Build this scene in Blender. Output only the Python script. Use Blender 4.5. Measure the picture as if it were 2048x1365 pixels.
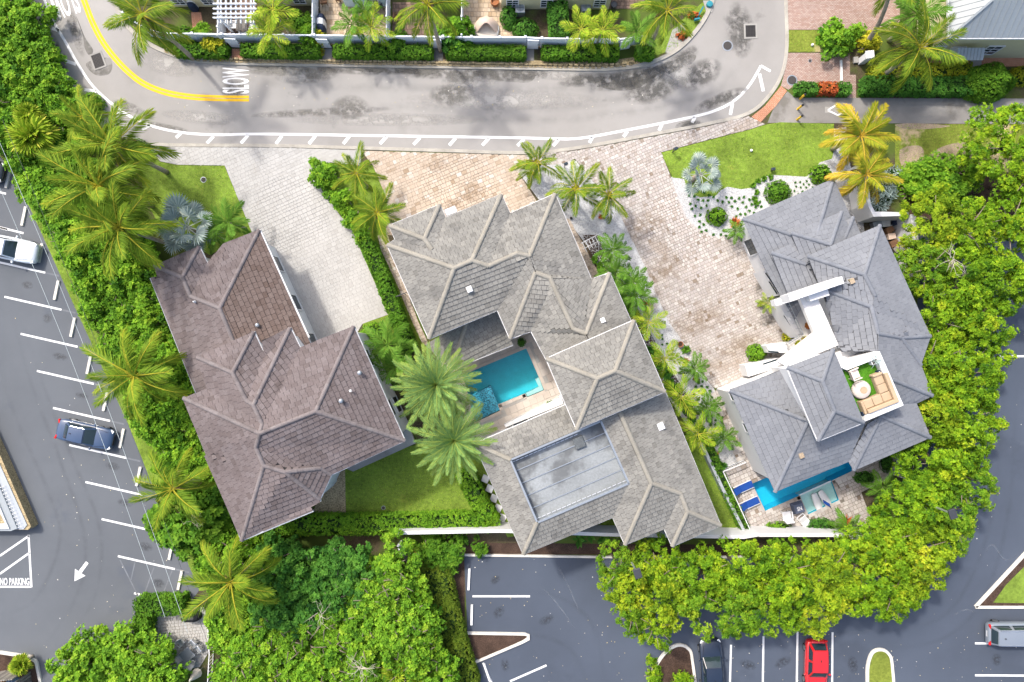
import bpy, math, random
import numpy as np
from mathutils import Vector, Matrix
PI = math.pi
for o in list(bpy.data.objects): bpy.data.objects.remove(o)
scn = bpy.context.scene
COL = scn.collection
# ---------------------------------------------------------------- camera, sky, sun, exposure
CAMH = 58.0            # drone height in metres
PPM = 23.5             # photograph pixels per metre on the ground
cam_d = bpy.data.cameras.new('camera'); cam = bpy.data.objects.new('camera', cam_d); COL.objects.link(cam)
cam.location = (0, 0, CAMH); cam.rotation_euler = (0, 0, 0)
cam_d.sensor_width = 36.0; cam_d.lens = 36.0*CAMH/(2048/PPM); cam_d.clip_end = 2000
scn.camera = cam
SUN_EL = math.radians(50); SUN_DIR = Vector((0.66, -0.75, 0)).normalized()   # the way shadows fall
w = bpy.data.worlds.new('World'); scn.world = w; w.use_nodes = True
nt = w.node_tree; bg = nt.nodes['Background']
sky = nt.nodes.new('ShaderNodeTexSky'); sky.sky_type = 'NISHITA'; sky.sun_disc = False
sky.sun_elevation = SUN_EL; sky.sun_rotation = math.atan2(-SUN_DIR.x, -SUN_DIR.y)
sky.dust_density = 4.0; sky.air_density = 1.0; sky.ozone_density = 0.2
nt.links.new(sky.outputs[0], bg.inputs[0]); bg.inputs[1].default_value = 0.15
sd = bpy.data.lights.new('sun', 'SUN'); sd.energy = 1.7; sd.angle = math.radians(4.0); sd.color = (1.0, 0.96, 0.9)
so = bpy.data.objects.new('sun', sd); COL.objects.link(so)
ldir = Vector((SUN_DIR.x*math.cos(SUN_EL), SUN_DIR.y*math.cos(SUN_EL), -math.sin(SUN_EL)))
so.rotation_euler = ldir.to_track_quat('-Z', 'Y').to_euler(); so.location = (-40, 40, 60)
scn.view_settings.view_transform = 'Standard'; scn.view_settings.look = 'None'
scn.view_settings.exposure = 1.20; scn.view_settings.gamma = 1.0
scn.render.engine = 'CYCLES'
# ---------------------------------------------------------------- helpers
rng = np.random.default_rng(7); random.seed(7)
def W(px, py, z=0.0):
    k = (CAMH-z)/CAMH/PPM
    return Vector(((px-1024)*k, (682.5-py)*k, z))
def G(pts, z=0.0): return [W(p[0], p[1], z) for p in pts]
WM = {}
def link(o):
    COL.objects.link(o); return o
def par(o, p, local=False):
    if p is None: return o
    o.parent = p
    if not local: o.matrix_parent_inverse = WM.get(p.name, Matrix.Identity(4)).inverted()
    return o
def tag(o, label=None, cat=None, group=None, kind=None):
    if label: o['label'] = label
    if cat: o['category'] = cat
    if group: o['group'] = group
    if kind: o['kind'] = kind
    return o
def thing(name, label, cat, loc=(0,0,0), group=None, rz=0.0):
    o = bpy.data.objects.new(name, None); link(o); o.location = loc; o.rotation_euler = (0,0,rz)
    o.empty_display_size = 0.3
    WM[o.name] = Matrix.Translation(Vector(loc)) @ Matrix.Rotation(rz, 4, 'Z')
    return tag(o, label, cat, group)
def mesh_np(name, V, F, tint, mat, smooth=False):
    me = bpy.data.meshes.new(name)
    V = np.asarray(V, dtype=np.float32); F = np.asarray(F, dtype=np.int32)
    n, k = F.shape
    me.vertices.add(len(V)); me.vertices.foreach_set('co', V.ravel())
    me.loops.add(n*k); me.loops.foreach_set('vertex_index', F.ravel())
    me.polygons.add(n); me.polygons.foreach_set('loop_start', np.arange(0, n*k, k, dtype=np.int32))
    me.update(calc_edges=True)
    a = me.attributes.new('tint', 'FLOAT', 'FACE'); a.data.foreach_set('value', np.asarray(tint, dtype=np.float32))
    me.materials.append(M[mat])
    if smooth: me.polygons.foreach_set('use_smooth', np.ones(n, dtype=bool))
    return me
class MB:
    def __init__(s): s.v = []; s.f = []; s.t = []
    def add(s, vs, fs, t=0.5):
        b = len(s.v); s.v += [tuple(x) for x in vs]
        for f in fs: s.f.append([b+i for i in f]); s.t.append(t)
        return s
    def poly(s, pts, t=0.5): return s.add(pts, [list(range(len(pts)))], t)
    def prism(s, pts, z0, z1, t=0.5, bottom=False):
        a = area2(pts)
        if a < 0: pts = pts[::-1]
        n = len(pts); vs = [(p[0], p[1], z0) for p in pts]+[(p[0], p[1], z1) for p in pts]
        fs = [list(range(n, 2*n))]+[[i, (i+1)%n, n+(i+1)%n, n+i] for i in range(n)]
        if bottom: fs.append(list(range(n))[::-1])
        return s.add(vs, fs, t)
    def box(s, c, size, rz=0.0, t=0.5, m=None):
        x, y, z = size[0]/2, size[1]/2, size[2]/2
        R = m if m is not None else Matrix.Rotation(rz, 4, 'Z')
        vs = [Vector(c)+ (R @ Vector((a*x, b*y, d*z))) for d in (-1,1) for a, b in ((-1,-1),(1,-1),(1,1),(-1,1))]
        return s.add(vs, [[3,2,1,0],[4,5,6,7],[0,1,5,4],[1,2,6,5],[2,3,7,6],[3,0,4,7]], t)
    def bar(s, p, q, wd, hh=None, t=0.5, up=Vector((0,0,1))):
        p = Vector(p); q = Vector(q); hh = hh or wd; d = (q-p).normalized()
        x = d.cross(up)
        if x.length < 1e-4: x = Vector((1,0,0))
        x.normalize(); y = x.cross(d); x *= wd/2; y *= hh/2
        vs = [p-x-y, p+x-y, p+x+y, p-x+y, q-x-y, q+x-y, q+x+y, q-x+y]
        return s.add(vs, [[0,1,2,3],[7,6,5,4],[1,0,4,5],[2,1,5,6],[3,2,6,7],[0,3,7,4]], t)
    def tube(s, path, rad, n=8, t=0.5, cap=True):
        path = [Vector(p) for p in path]; m = len(path); vs = []
        for i, p in enumerate(path):
            d = (path[min(i+1, m-1)]-path[max(i-1, 0)]).normalized()
            x = d.cross(Vector((0,0,1)))
            if x.length < 1e-3: x = Vector((1,0,0))
            x.normalize(); y = x.cross(d); r = rad[i] if hasattr(rad, '__len__') else rad
            for k in range(n):
                a = 2*PI*k/n; vs.append(p+(x*math.cos(a)+y*math.sin(a))*r)
        fs = [[i*n+k, i*n+(k+1)%n, (i+1)*n+(k+1)%n, (i+1)*n+k] for i in range(m-1) for k in range(n)]
        if cap: fs += [list(range(n))[::-1], [(m-1)*n+k for k in range(n)]]
        return s.add(vs, fs, t)
    def lathe(s, c, prof, n=16, t=0.5):
        vs = []
        for r, z in prof:
            for k in range(n):
                a = 2*PI*k/n; vs.append((c[0]+r*math.cos(a), c[1]+r*math.sin(a), c[2]+z))
        m = len(prof)
        fs = [[i*n+k, i*n+(k+1)%n, (i+1)*n+(k+1)%n, (i+1)*n+k] for i in range(m-1) for k in range(n)]
        fs += [list(range(n))[::-1], [(m-1)*n+k for k in range(n)]]
        return s.add(vs, fs, t)
    def strip(s, pts, wd, z, t=0.5):
        L = offset_line(pts, wd/2); R = offset_line(pts, -wd/2)
        for i in range(len(pts)-1):
            s.add([(R[i][0],R[i][1],z),(R[i+1][0],R[i+1][1],z),(L[i+1][0],L[i+1][1],z),(L[i][0],L[i][1],z)], [[0,1,2,3]], t)
        return s
    def kerb(s, pts, wd, z0, z1, t=0.5, piece=None):
        L = offset_line(pts, wd/2); R = offset_line(pts, -wd/2); n = len(pts); vs = []
        for i in range(n):
            vs += [(R[i][0],R[i][1],z0),(R[i][0]*.9+L[i][0]*.1,R[i][1]*.9+L[i][1]*.1,z1),(L[i][0]*.9+R[i][0]*.1,L[i][1]*.9+R[i][1]*.1,z1),(L[i][0],L[i][1],z0)]
        fs = []
        for i in range(n-1):
            a = 4*i; b = a+4
            fs += [[a,b,b+1,a+1],[a+1,b+1,b+2,a+2],[a+2,b+2,b+3,a+3]]
        fs += [[0,1,2,3],[4*n-1,4*n-2,4*n-3,4*n-4]]
        return s.add(vs, fs, t)
    def mesh(s, name, mat, smooth=False):
        me = bpy.data.meshes.new(name); me.from_pydata(s.v, [], s.f)
        a = me.attributes.new('tint', 'FLOAT', 'FACE'); a.data.foreach_set('value', np.asarray(s.t, dtype=np.float32))
        me.materials.append(M[mat])
        if smooth: me.polygons.foreach_set('use_smooth', np.ones(len(s.f), dtype=bool))
        return me
    def build(s, name, mat, parent=None, smooth=False, local=False, bevel=0.0):
        o = bpy.data.objects.new(name, s.mesh(name, mat, smooth)); link(o); par(o, parent, local)
        if bevel:
            b = o.modifiers.new('bevel', 'BEVEL'); b.width = bevel; b.segments = 2; b.limit_method = 'ANGLE'; b.angle_limit = 0.6
        return o
def area2(p): return sum(p[i][0]*p[(i+1)%len(p)][1]-p[(i+1)%len(p)][0]*p[i][1] for i in range(len(p)))/2
def offset_line(pts, d):
    out = []; n = len(pts)
    for i in range(n):
        a = Vector(pts[max(i-1,0)][:2]); b = Vector(pts[min(i+1,n-1)][:2]); t = (b-a).normalized()
        p = Vector(pts[i][:2]); k = 1.0
        if 0 < i < n-1:
            t1 = (p-a).normalized(); k = 1/max(0.4, (t1.x*t.x+t1.y*t.y))
        out.append((p.x-t.y*d*k, p.y+t.x*d*k))
    return out
def inset(pts, d):
    pts = [Vector((p[0], p[1])) for p in pts]
    if area2(pts) < 0: pts = pts[::-1]
    n = len(pts); out = []
    for i in range(n):
        a, b, c = pts[i-1], pts[i], pts[(i+1)%n]
        t1 = (b-a).normalized(); t2 = (c-b).normalized()
        n1 = Vector((-t1.y, t1.x)); n2 = Vector((-t2.y, t2.x)); m = n1+n2
        if m.length < 1e-3: m = n1
        m.normalize(); k = d/max(0.35, m.dot(n1)); out.append(b+m*k)
    return out
def smooth(pts, per=6, closed=False):
    n = len(pts); out = []
    for i in range(n if closed else n-1):
        p0 = pts[(i-1)%n] if closed else pts[max(i-1,0)]; p1 = pts[i]
        p2 = pts[(i+1)%n]; p3 = pts[(i+2)%n] if closed else pts[min(i+2,n-1)]
        for k in range(per):
            t = k/per
            out.append(tuple(0.5*((2*p1[j])+(-p0[j]+p2[j])*t+(2*p0[j]-5*p1[j]+4*p2[j]-p3[j])*t*t+(-p0[j]+3*p1[j]-3*p2[j]+p3[j])*t**3) for j in (0,1)))
    if not closed: out.append(tuple(pts[-1][:2]))
    return out
def inside(p, poly):
    x, y = p[0], p[1]; c = False; n = len(poly)
    for i in range(n):
        a = poly[i]; b = poly[i-1]
        if (a[1] > y) != (b[1] > y) and x < (b[0]-a[0])*(y-a[1])/(b[1]-a[1]+1e-12)+a[0]: c = not c
    return c
def inside_np(P, poly):
    x = P[:,0]; y = P[:,1]; c = np.zeros(len(P), bool); n = len(poly)
    for i in range(n):
        a = poly[i]; b = poly[i-1]
        c ^= ((a[1] > y) != (b[1] > y)) & (x < (b[0]-a[0])*(y-a[1])/((b[1]-a[1]) if b[1] != a[1] else 1e-9)+a[0])
    return c
def clip_rect(poly, x0, x1, y0, y1):
    def cl(ps, f, it):
        out = []
        for i in range(len(ps)):
            a, b = ps[i-1], ps[i]; fa, fb = f(a), f(b)
            if fa >= 0:
                if fb >= 0: out.append(b)
                else: out.append(it(a, b, fa, fb))
            elif fb >= 0: out += [it(a, b, fa, fb), b]
        return out
    it = lambda a, b, fa, fb: (a[0]+(b[0]-a[0])*fa/(fa-fb), a[1]+(b[1]-a[1])*fa/(fa-fb))
    for f in (lambda p: p[0]-x0, lambda p: x1-p[0], lambda p: p[1]-y0, lambda p: y1-p[1]):
        poly = cl(poly, f, it)
        if len(poly) < 3: return []
    return poly
ORD = ['first','second','third','fourth','fifth','sixth','seventh','eighth','ninth','tenth','eleventh','twelfth','thirteenth','fourteenth','fifteenth','sixteenth','seventeenth','eighteenth','nineteenth','twentieth']
# ---------------------------------------------------------------- materials
M = {}
GAIN = {'paver_white':.68,'joint_light':.95,'paver_tan':.60,'paver_cobble':.64,'paver_cream':.74,'paver_patio':.8,'brick_paving':.8,'street':.83,'roof_mauve':.50,'roof_brown':.50,'roof_beige':.60,'roof_slate':.68,'cap_mauve':.56,'cap_beige':.54,'cap_slate':.66,
 'white_wall':.80,'warm_white':.80,'white_plastic':.80,'vinyl':.98,'white_line':.82,'yellow_line':.85,'kerb':.72,'kerb_white':.80,'concrete':.74,'path_concrete':.72,'gravel_white':.60,'stone':.66,'flat_roof':.50,'metal_roof':.62,'cream_wall':.75,'asphalt':1.10,'asphalt_dark':1.02,'grey_wall':.8,'table_white':.7,'sofa_tan':.7,'sofa_seat':.66,'terracotta':.62,'palm_gold':1.0,'canvas':.85,'canvas_white':.8,'grass_soil':1.75,'grass_dry_soil':1.4,'blade':1.95,'turf':1.1}
def mat(name, ramp, rough=0.8, mott=(0.6, 0.25), fine=(9.0, 0.2), stain=None, bump=0.0, bscale=20.0, trans=0.0, spec=0.15, metal=0.0, coat=0.0, const=False, sheen=None, vor=None, brick=None):
    """ramp: colours picked by the piece's tint; mott/fine: (scale, strength) brightness mottling; stain: (scale, threshold, colour, strength)."""
    m = bpy.data.materials.new(name); m.use_nodes = True; t = m.node_tree; N = t.nodes; L = t.links
    b = N['Principled BSDF']; M[name] = m
    geo = N.new('ShaderNodeNewGeometry'); pos = geo.outputs['Position']
    if isinstance(ramp[0], (int, float)): ramp = [ramp]
    gn = GAIN.get(name, 1.22 if name.startswith('palm_') and name != 'palm_bark' else 1.28 if name.startswith('leaf_') else 1.0)
    ramp = [tuple(min(.95, x*gn) for x in c) for c in ramp]
    stain = [(s[0], s[1], tuple(x*gn for x in s[2]), s[3]) for s in (stain or [])]
    if brick: brick = (brick[0], brick[1], tuple(x*gn for x in brick[2]), tuple(x*gn for x in brick[3]), *brick[4:])
    if len(ramp) > 1:
        at = N.new('ShaderNodeAttribute'); at.attribute_name = 'tint'
        oi = N.new('ShaderNodeObjectInfo'); sp = N.new('ShaderNodeSeparateColor'); L.new(oi.outputs['Color'], sp.inputs[0])
        mu = N.new('ShaderNodeMath'); mu.operation = 'MULTIPLY'; L.new(at.outputs['Fac'], mu.inputs[0]); L.new(sp.outputs[0], mu.inputs[1])
        cr = N.new('ShaderNodeValToRGB'); L.new(mu.outputs[0], cr.inputs[0]); e = cr.color_ramp
        if const: e.interpolation = 'CONSTANT'
        for i, c in enumerate(ramp):
            p = i/len(ramp) if const else i/(len(ramp)-1)
            el = e.elements[i] if i < 2 else e.elements.new(p)
            el.position = p; el.color = (*c, 1)
        col = cr.outputs[0]
    else:
        rg = N.new('ShaderNodeRGB'); rg.outputs[0].default_value = (*ramp[0], 1); col = rg.outputs[0]
    def noise(scale, detail=5, rgh=0.6, vec=pos):
        n = N.new('ShaderNodeTexNoise'); n.inputs['Scale'].default_value = scale; n.inputs['Detail'].default_value = detail
        n.inputs['Roughness'].default_value = rgh; L.new(vec, n.inputs['Vector']); return n.outputs[0]
    def mulcol(c, fac, lo, hi, a=0.3, z=0.7):
        mr = N.new('ShaderNodeMapRange'); L.new(fac, mr.inputs[0]); mr.inputs[1].default_value = a; mr.inputs[2].default_value = z
        mr.inputs[3].default_value = lo; mr.inputs[4].default_value = hi
        mx = N.new('ShaderNodeVectorMath'); mx.operation = 'SCALE'; L.new(c, mx.inputs[0]); L.new(mr.outputs[0], mx.inputs['Scale']); return mx.outputs[0]
    if brick:
        bt = N.new('ShaderNodeTexBrick'); mp = N.new('ShaderNodeMapping'); mp.inputs['Rotation'].default_value = (0,0,brick[1]); L.new(pos, mp.inputs[0]); L.new(mp.outputs[0], bt.inputs[0])
        bt.inputs['Scale'].default_value = 1.0; bt.inputs['Brick Width'].default_value = brick[0]; bt.inputs['Row Height'].default_value = brick[0]*brick[4] if len(brick) > 4 else brick[0]*0.5
        bt.inputs['Mortar Size'].default_value = 0.012; bt.inputs['Color1'].default_value = (*brick[2],1); bt.inputs['Color2'].default_value = (*brick[3],1); bt.inputs['Mortar'].default_value = tuple(0.5*x for x in brick[2])+(1,)
        col = bt.outputs[0]
    if mott: col = mulcol(col, noise(mott[0]), 1-mott[1], 1+mott[1])
    if fine: col = mulcol(col, noise(fine[0], 3, 0.7), 1-fine[1], 1+fine[1])
    if vor:
        vn = N.new('ShaderNodeTexVoronoi'); vn.inputs['Scale'].default_value = vor[0]; L.new(pos, vn.inputs['Vector'])
        sc = N.new('ShaderNodeSeparateColor'); L.new(vn.outputs['Color'], sc.inputs[0]); col = mulcol(col, sc.outputs[0], 1-vor[1], 1+vor[1], 0, 1)
    for st in (stain or []):
        n = noise(st[0], 6, 0.62); mr = N.new('ShaderNodeMapRange'); L.new(n, mr.inputs[0])
        mr.inputs[1].default_value = st[1]; mr.inputs[2].default_value = st[1]+0.08; mr.inputs[3].default_value = 0; mr.inputs[4].default_value = st[3]
        mx = N.new('ShaderNodeMix'); mx.data_type = 'RGBA'; L.new(mr.outputs[0], mx.inputs[0]); L.new(col, mx.inputs[6]); mx.inputs[7].default_value = (*st[2],1); col = mx.outputs[2]
    L.new(col, b.inputs['Base Color'])
    b.inputs['Roughness'].default_value = rough; b.inputs['Specular IOR Level'].default_value = spec; b.inputs['Metallic'].default_value = metal
    if coat: b.inputs['Coat Weight'].default_value = coat; b.inputs['Coat Roughness'].default_value = 0.04
    if bump:
        bp = N.new('ShaderNodeBump'); bp.inputs['Strength'].default_value = bump; bp.inputs['Distance'].default_value = 0.03
        L.new(noise(bscale, 4), bp.inputs['Height']); L.new(bp.outputs[0], b.inputs['Normal'])
    if trans:
        tr = N.new('ShaderNodeBsdfTranslucent'); L.new(col, tr.inputs[0]); mx = N.new('ShaderNodeMixShader'); mx.inputs[0].default_value = trans
        L.new(b.outputs[0], mx.inputs[1]); L.new(tr.outputs[0], mx.inputs[2]); L.new(mx.outputs[0], N['Material Output'].inputs[0])
    return m
mat('soil', (0.075,0.060,0.036), 0.95, (0.5,0.4), (14,0.5), stain=[(0.15,0.46,(0.075,0.115,0.018),0.85)], bump=0.5)
mat('dry_soil', (0.30,0.235,0.165), 0.95, (0.8,0.25), (14,0.35), stain=[(0.9,0.58,(0.13,0.15,0.03),0.7)], bump=0.5)
mat('mulch', (0.060,0.038,0.028), 0.95, (1.2,0.4), (18,0.7), bump=0.8)
mat('red_mulch', (0.22,0.085,0.04), 0.95, (1.2,0.4), (18,0.7), bump=0.8)
mat('asphalt', (0.094,0.102,0.113), 0.85, (0.09,0.14), (45,0.10), stain=[(0.16,0.60,(0.070,0.080,0.100),0.6),(0.7,0.67,(0.12,0.13,0.15),0.35)], bump=0.25, bscale=60)
mat('asphalt_dark', (0.064,0.077,0.102), 0.8, (0.10,0.16), (45,0.10), stain=[(0.13,0.58,(0.050,0.060,0.080),0.6),(0.5,0.66,(0.085,0.098,0.12),0.5)], bump=0.25, bscale=60)
mat('street', (0.33,0.315,0.295), 0.85, (0.12,0.14), (30,0.10), stain=[(0.14,0.58,(0.25,0.24,0.225),0.55),(0.35,0.63,(0.17,0.16,0.15),0.55),(0.6,0.66,(0.40,0.385,0.36),0.4)], bump=0.25, bscale=60)
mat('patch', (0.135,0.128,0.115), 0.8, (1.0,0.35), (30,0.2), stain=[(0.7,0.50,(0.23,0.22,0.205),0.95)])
mat('concrete', (0.40,0.385,0.355), 0.85, (0.3,0.2), (25,0.14), stain=[(0.5,0.60,(0.25,0.235,0.20),0.5)], bump=0.15)
mat('path_concrete', (0.30,0.285,0.265), 0.85, (0.2,0.3), (25,0.14), stain=[(0.25,0.55,(0.17,0.155,0.13),0.7)], bump=0.15)
mat('kerb', (0.47,0.44,0.38), 0.85, (0.8,0.2), (20,0.15))
mat('kerb_white', (0.70,0.67,0.60), 0.8, (0.8,0.15), (20,0.12))
mat('white_line', (0.78,0.78,0.77), 0.7, (1.5,0.07), (40,0.12), stain=[(2.2,0.64,(0.42,0.42,0.42),0.6)])
mat('yellow_line', (0.80,0.47,0.02), 0.7, (1.5,0.08), (30,0.12), stain=[(1.6,0.63,(0.5,0.36,0.10),0.5)])
mat('faded_line', (0.14,0.15,0.165), 0.8, (1.5,0.2), (40,0.3))
mat('sand_joint', (0.17,0.15,0.125), 0.95, (0.5,0.2), (20,0.2))
mat('joint_light', (0.36,0.345,0.32), 0.95, (0.5,0.15), (20,0.2))
mat('paver_white', [(0.50,0.485,0.455),(0.555,0.54,0.51),(0.585,0.57,0.54)], 0.85, (0.25,0.06), (18,0.09), stain=[(0.3,0.62,(0.50,0.47,0.41),0.5)], bump=0.1)
mat('paver_tan', [(0.48,0.36,0.25),(0.63,0.51,0.39),(0.72,0.60,0.48),(0.67,0.54,0.42),(0.80,0.72,0.63)], 0.85, (0.3,0.10), (18,0.14), stain=[(0.35,0.635,(0.36,0.20,0.06),0.5)], bump=0.1)
mat('paver_cobble', [(0.34,0.27,0.21),(0.52,0.455,0.40),(0.60,0.54,0.49),(0.56,0.51,0.475),(0.72,0.67,0.61),(0.66,0.60,0.55)], 0.85, (0.14,0.2), (16,0.16), stain=[(0.18,0.57,(0.40,0.31,0.23),0.5),(0.9,0.64,(0.34,0.26,0.19),0.5)], bump=0.15)
mat('paver_cream', [(0.56,0.49,0.42),(0.62,0.54,0.47),(0.66,0.59,0.52)], 0.7, (0.4,0.05), (18,0.06))
mat('paver_patio', [(0.42,0.30,0.18),(0.55,0.43,0.30),(0.62,0.50,0.37)], 0.85, (0.6,0.15), (18,0.15))
mat('paver_dark', [(0.10,0.075,0.06),(0.16,0.11,0.085),(0.22,0.15,0.11)], 0.85, (0.6,0.15), (18,0.2))
mat('brick_paving', (0.4,0.3,0.25), 0.85, (0.15,0.22), (14,0.18), brick=(0.22,0.0,(0.36,0.235,0.19),(0.46,0.36,0.31)), stain=[(0.3,0.62,(0.30,0.26,0.24),0.5)], bump=0.1)
mat('red_brick', (0.4,0.2,0.13), 0.85, (0.5,0.15), (14,0.15), brick=(0.24,0.9,(0.42,0.20,0.12),(0.50,0.26,0.17)), bump=0.1)
mat('gravel_white', (0.66,0.66,0.66), 0.9, (1.2,0.08), (9,0.12), vor=(14,0.30), bump=0.7, bscale=14)
mat('gravel_tan', (0.33,0.26,0.15), 0.9, (1.2,0.15), (9,0.15), vor=(15,0.45), bump=0.7, bscale=14)
mat('gravel_grey', (0.40,0.40,0.40), 0.9, (1.2,0.15), (9,0.15), vor=(13,0.5), bump=0.7, bscale=14)
mat('stone', [(0.62,0.62,0.61),(0.75,0.75,0.74)], 0.8, None, (8,0.1))
mat('grass_soil', (0.085,0.125,0.018), 0.95, (0.35,0.30), (3.0,0.28), stain=[(0.5,0.635,(0.16,0.165,0.03),0.45)], bump=0.9, bscale=30)
mat('grass_dry_soil', (0.115,0.14,0.022), 0.95, (0.35,0.25), (4.0,0.28), stain=[(0.28,0.53,(0.36,0.27,0.17),0.9)], bump=0.9, bscale=30)
mat('blade', [(0.045,0.085,0.008),(0.085,0.15,0.013),(0.13,0.20,0.018),(0.18,0.215,0.03)], 0.8, (0.35,0.25), None, trans=0.3)
mat('blade_turf', [(0.05,0.16,0.01),(0.08,0.24,0.015),(0.12,0.30,0.02)], 0.7, (0.8,0.2), None, trans=0.2)
mat('turf', (0.06,0.19,0.012), 0.95, (0.8,0.25), (10,0.3), bump=0.8, bscale=30)
# roofs and walls
mat('roof_mauve', [(0.21,0.17,0.163),(0.25,0.205,0.20),(0.275,0.23,0.226),(0.30,0.255,0.252)], 0.85, (0.25,0.16), (10,0.16), stain=[(0.42,0.615,(0.115,0.088,0.08),0.55),(0.22,0.60,(0.315,0.275,0.28),0.5)], bump=0.15)
mat('roof_brown', [(0.195,0.14,0.118),(0.25,0.188,0.165),(0.285,0.22,0.195)], 0.85, (0.3,0.15), (10,0.16), stain=[(0.45,0.60,(0.105,0.07,0.06),0.5)], bump=0.15)
mat('roof_beige', [(0.26,0.25,0.225),(0.315,0.305,0.278),(0.345,0.335,0.303),(0.38,0.367,0.33)], 0.85, (0.25,0.13), (10,0.18), stain=[(0.45,0.55,(0.195,0.19,0.178),0.6),(0.8,0.63,(0.14,0.135,0.13),0.5)], bump=0.15)
mat('roof_slate', [(0.225,0.236,0.258),(0.245,0.256,0.278),(0.258,0.27,0.292),(0.27,0.282,0.304)], 0.8, (0.25,0.08), (10,0.09), stain=[(0.4,0.62,(0.29,0.30,0.33),0.4)], bump=0.12)
mat('cap_mauve', [(0.24,0.205,0.20),(0.29,0.252,0.248),(0.33,0.295,0.29)], 0.85, (0.5,0.1), (10,0.14))
mat('cap_beige', [(0.42,0.39,0.325),(0.455,0.425,0.36),(0.48,0.45,0.385)], 0.85, (0.5,0.1), (10,0.1))
mat('cap_slate', [(0.22,0.235,0.265),(0.245,0.26,0.29),(0.27,0.285,0.315)], 0.85, (0.5,0.1), (10,0.1))
mat('underlay', (0.035,0.032,0.032), 0.9, None, None)
mat('underlay_slate', (0.06,0.062,0.068), 0.9, None, None)
mat('underlay_beige', (0.07,0.066,0.06), 0.9, None, None)
mat('mortar', (0.55,0.54,0.52), 0.85, (1,0.15), None)
mat('white_wall', (0.76,0.76,0.76), 0.7, (0.4,0.05), (12,0.03))
mat('warm_white', (0.78,0.755,0.72), 0.75, (0.3,0.05), (12,0.03), stain=[(0.5,0.66,(0.70,0.66,0.60),0.4)])
mat('cream_wall', (0.68,0.62,0.40), 0.8, (0.4,0.06), (12,0.04))
mat('blue_wall', (0.45,0.58,0.62), 0.8, (0.4,0.06), (12,0.04))
mat('grey_wall', (0.42,0.45,0.48), 0.7, (0.4,0.06), (12,0.04))
mat('vinyl', (0.74,0.77,0.82), 0.45, None, (10,0.03))
mat('metal_roof', (0.42,0.46,0.48), 0.45, (0.3,0.07), (10,0.05), spec=0.5)
mat('flat_roof', (0.44,0.47,0.48), 0.75, (0.22,0.22), (6,0.14), stain=[(0.26,0.52,(0.20,0.21,0.215),0.8),(0.6,0.60,(0.27,0.28,0.285),0.6),(0.5,0.66,(0.60,0.63,0.64),0.6)])
mat('dark_unit', (0.10,0.11,0.115), 0.6, (2,0.2), (12,0.3))
mat('dark_metal', (0.035,0.037,0.042), 0.45, None, None, spec=0.5)
mat('grey_metal', (0.30,0.33,0.36), 0.4, None, (20,0.1), spec=0.5, metal=0.5)
mat('steel', (0.62,0.64,0.66), 0.35, None, (20,0.1), metal=0.8)
mat('iron', (0.055,0.05,0.048), 0.6, None, (20,0.2))
mat('glass', (0.02,0.035,0.045), 0.06, None, None, spec=0.7)
mat('teal_glass', (0.020,0.034,0.036), 0.05, None, None, spec=0.8)
mat('cable', (0.42,0.47,0.48), 0.5, None, None)
mat('wood_grey', [(0.13,0.12,0.11),(0.20,0.185,0.165),(0.26,0.24,0.21)], 0.85, (2,0.2), (14,0.25))
mat('wood_brown', [(0.13,0.07,0.04),(0.19,0.11,0.065)], 0.8, (2,0.2), (14,0.25))
mat('terracotta', (0.48,0.20,0.09), 0.8, None, (12,0.12))
mat('sofa_tan', (0.58,0.43,0.28), 0.85, (2,0.06), (30,0.08))
mat('sofa_seat', (0.55,0.41,0.265), 0.85, (2,0.06), (30,0.08))
mat('pale_cushion', (0.60,0.50,0.44), 0.85, (2,0.06), (30,0.06))
mat('table_white', (0.70,0.62,0.55), 0.6, (2,0.08), (30,0.05))
mat('navy', (0.015,0.06,0.26), 0.8, (2,0.08), (30,0.1))
mat('navy_dark', (0.02,0.03,0.06), 0.7, (2,0.1), (30,0.1))
mat('cover_grey', (0.085,0.10,0.145), 0.8, (2,0.1), (30,0.1))
mat('white_plastic', (0.80,0.80,0.80), 0.4, None, (10,0.03))
mat('canvas', (0.62,0.48,0.39), 0.85, (1,0.08), (20,0.06))
mat('canvas_white', (0.80,0.72,0.62), 0.85, (1,0.08), (20,0.06))
mat('bollard_yellow', (0.72,0.46,0.04), 0.55, (3,0.1), (20,0.15))
mat('black_plastic', (0.02,0.021,0.024), 0.5, None, (20,0.2))
mat('utility_teal', (0.03,0.20,0.25), 0.5, None, (20,0.1))
mat('box_orange', (0.65,0.30,0.02), 0.6, None, (20,0.1)); mat('box_blue', (0.22,0.36,0.56), 0.6, None, (20,0.1))
mat('pool_tile', [(0.05,0.46,0.55),(0.07,0.53,0.62)], 0.4, (1.0,0.07), (8,0.05))
mat('pool_tile_bright', [(0.02,0.46,0.66),(0.03,0.52,0.72)], 0.4, (1.0,0.07), (8,0.05))
mat('shelf_tile', (0.62,0.60,0.56), 0.4, (1.0,0.05), (8,0.04))
mat('mosaic', (0.03,0.22,0.30), 0.25, None, None, vor=(13,0.75), spec=0.6)
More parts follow.
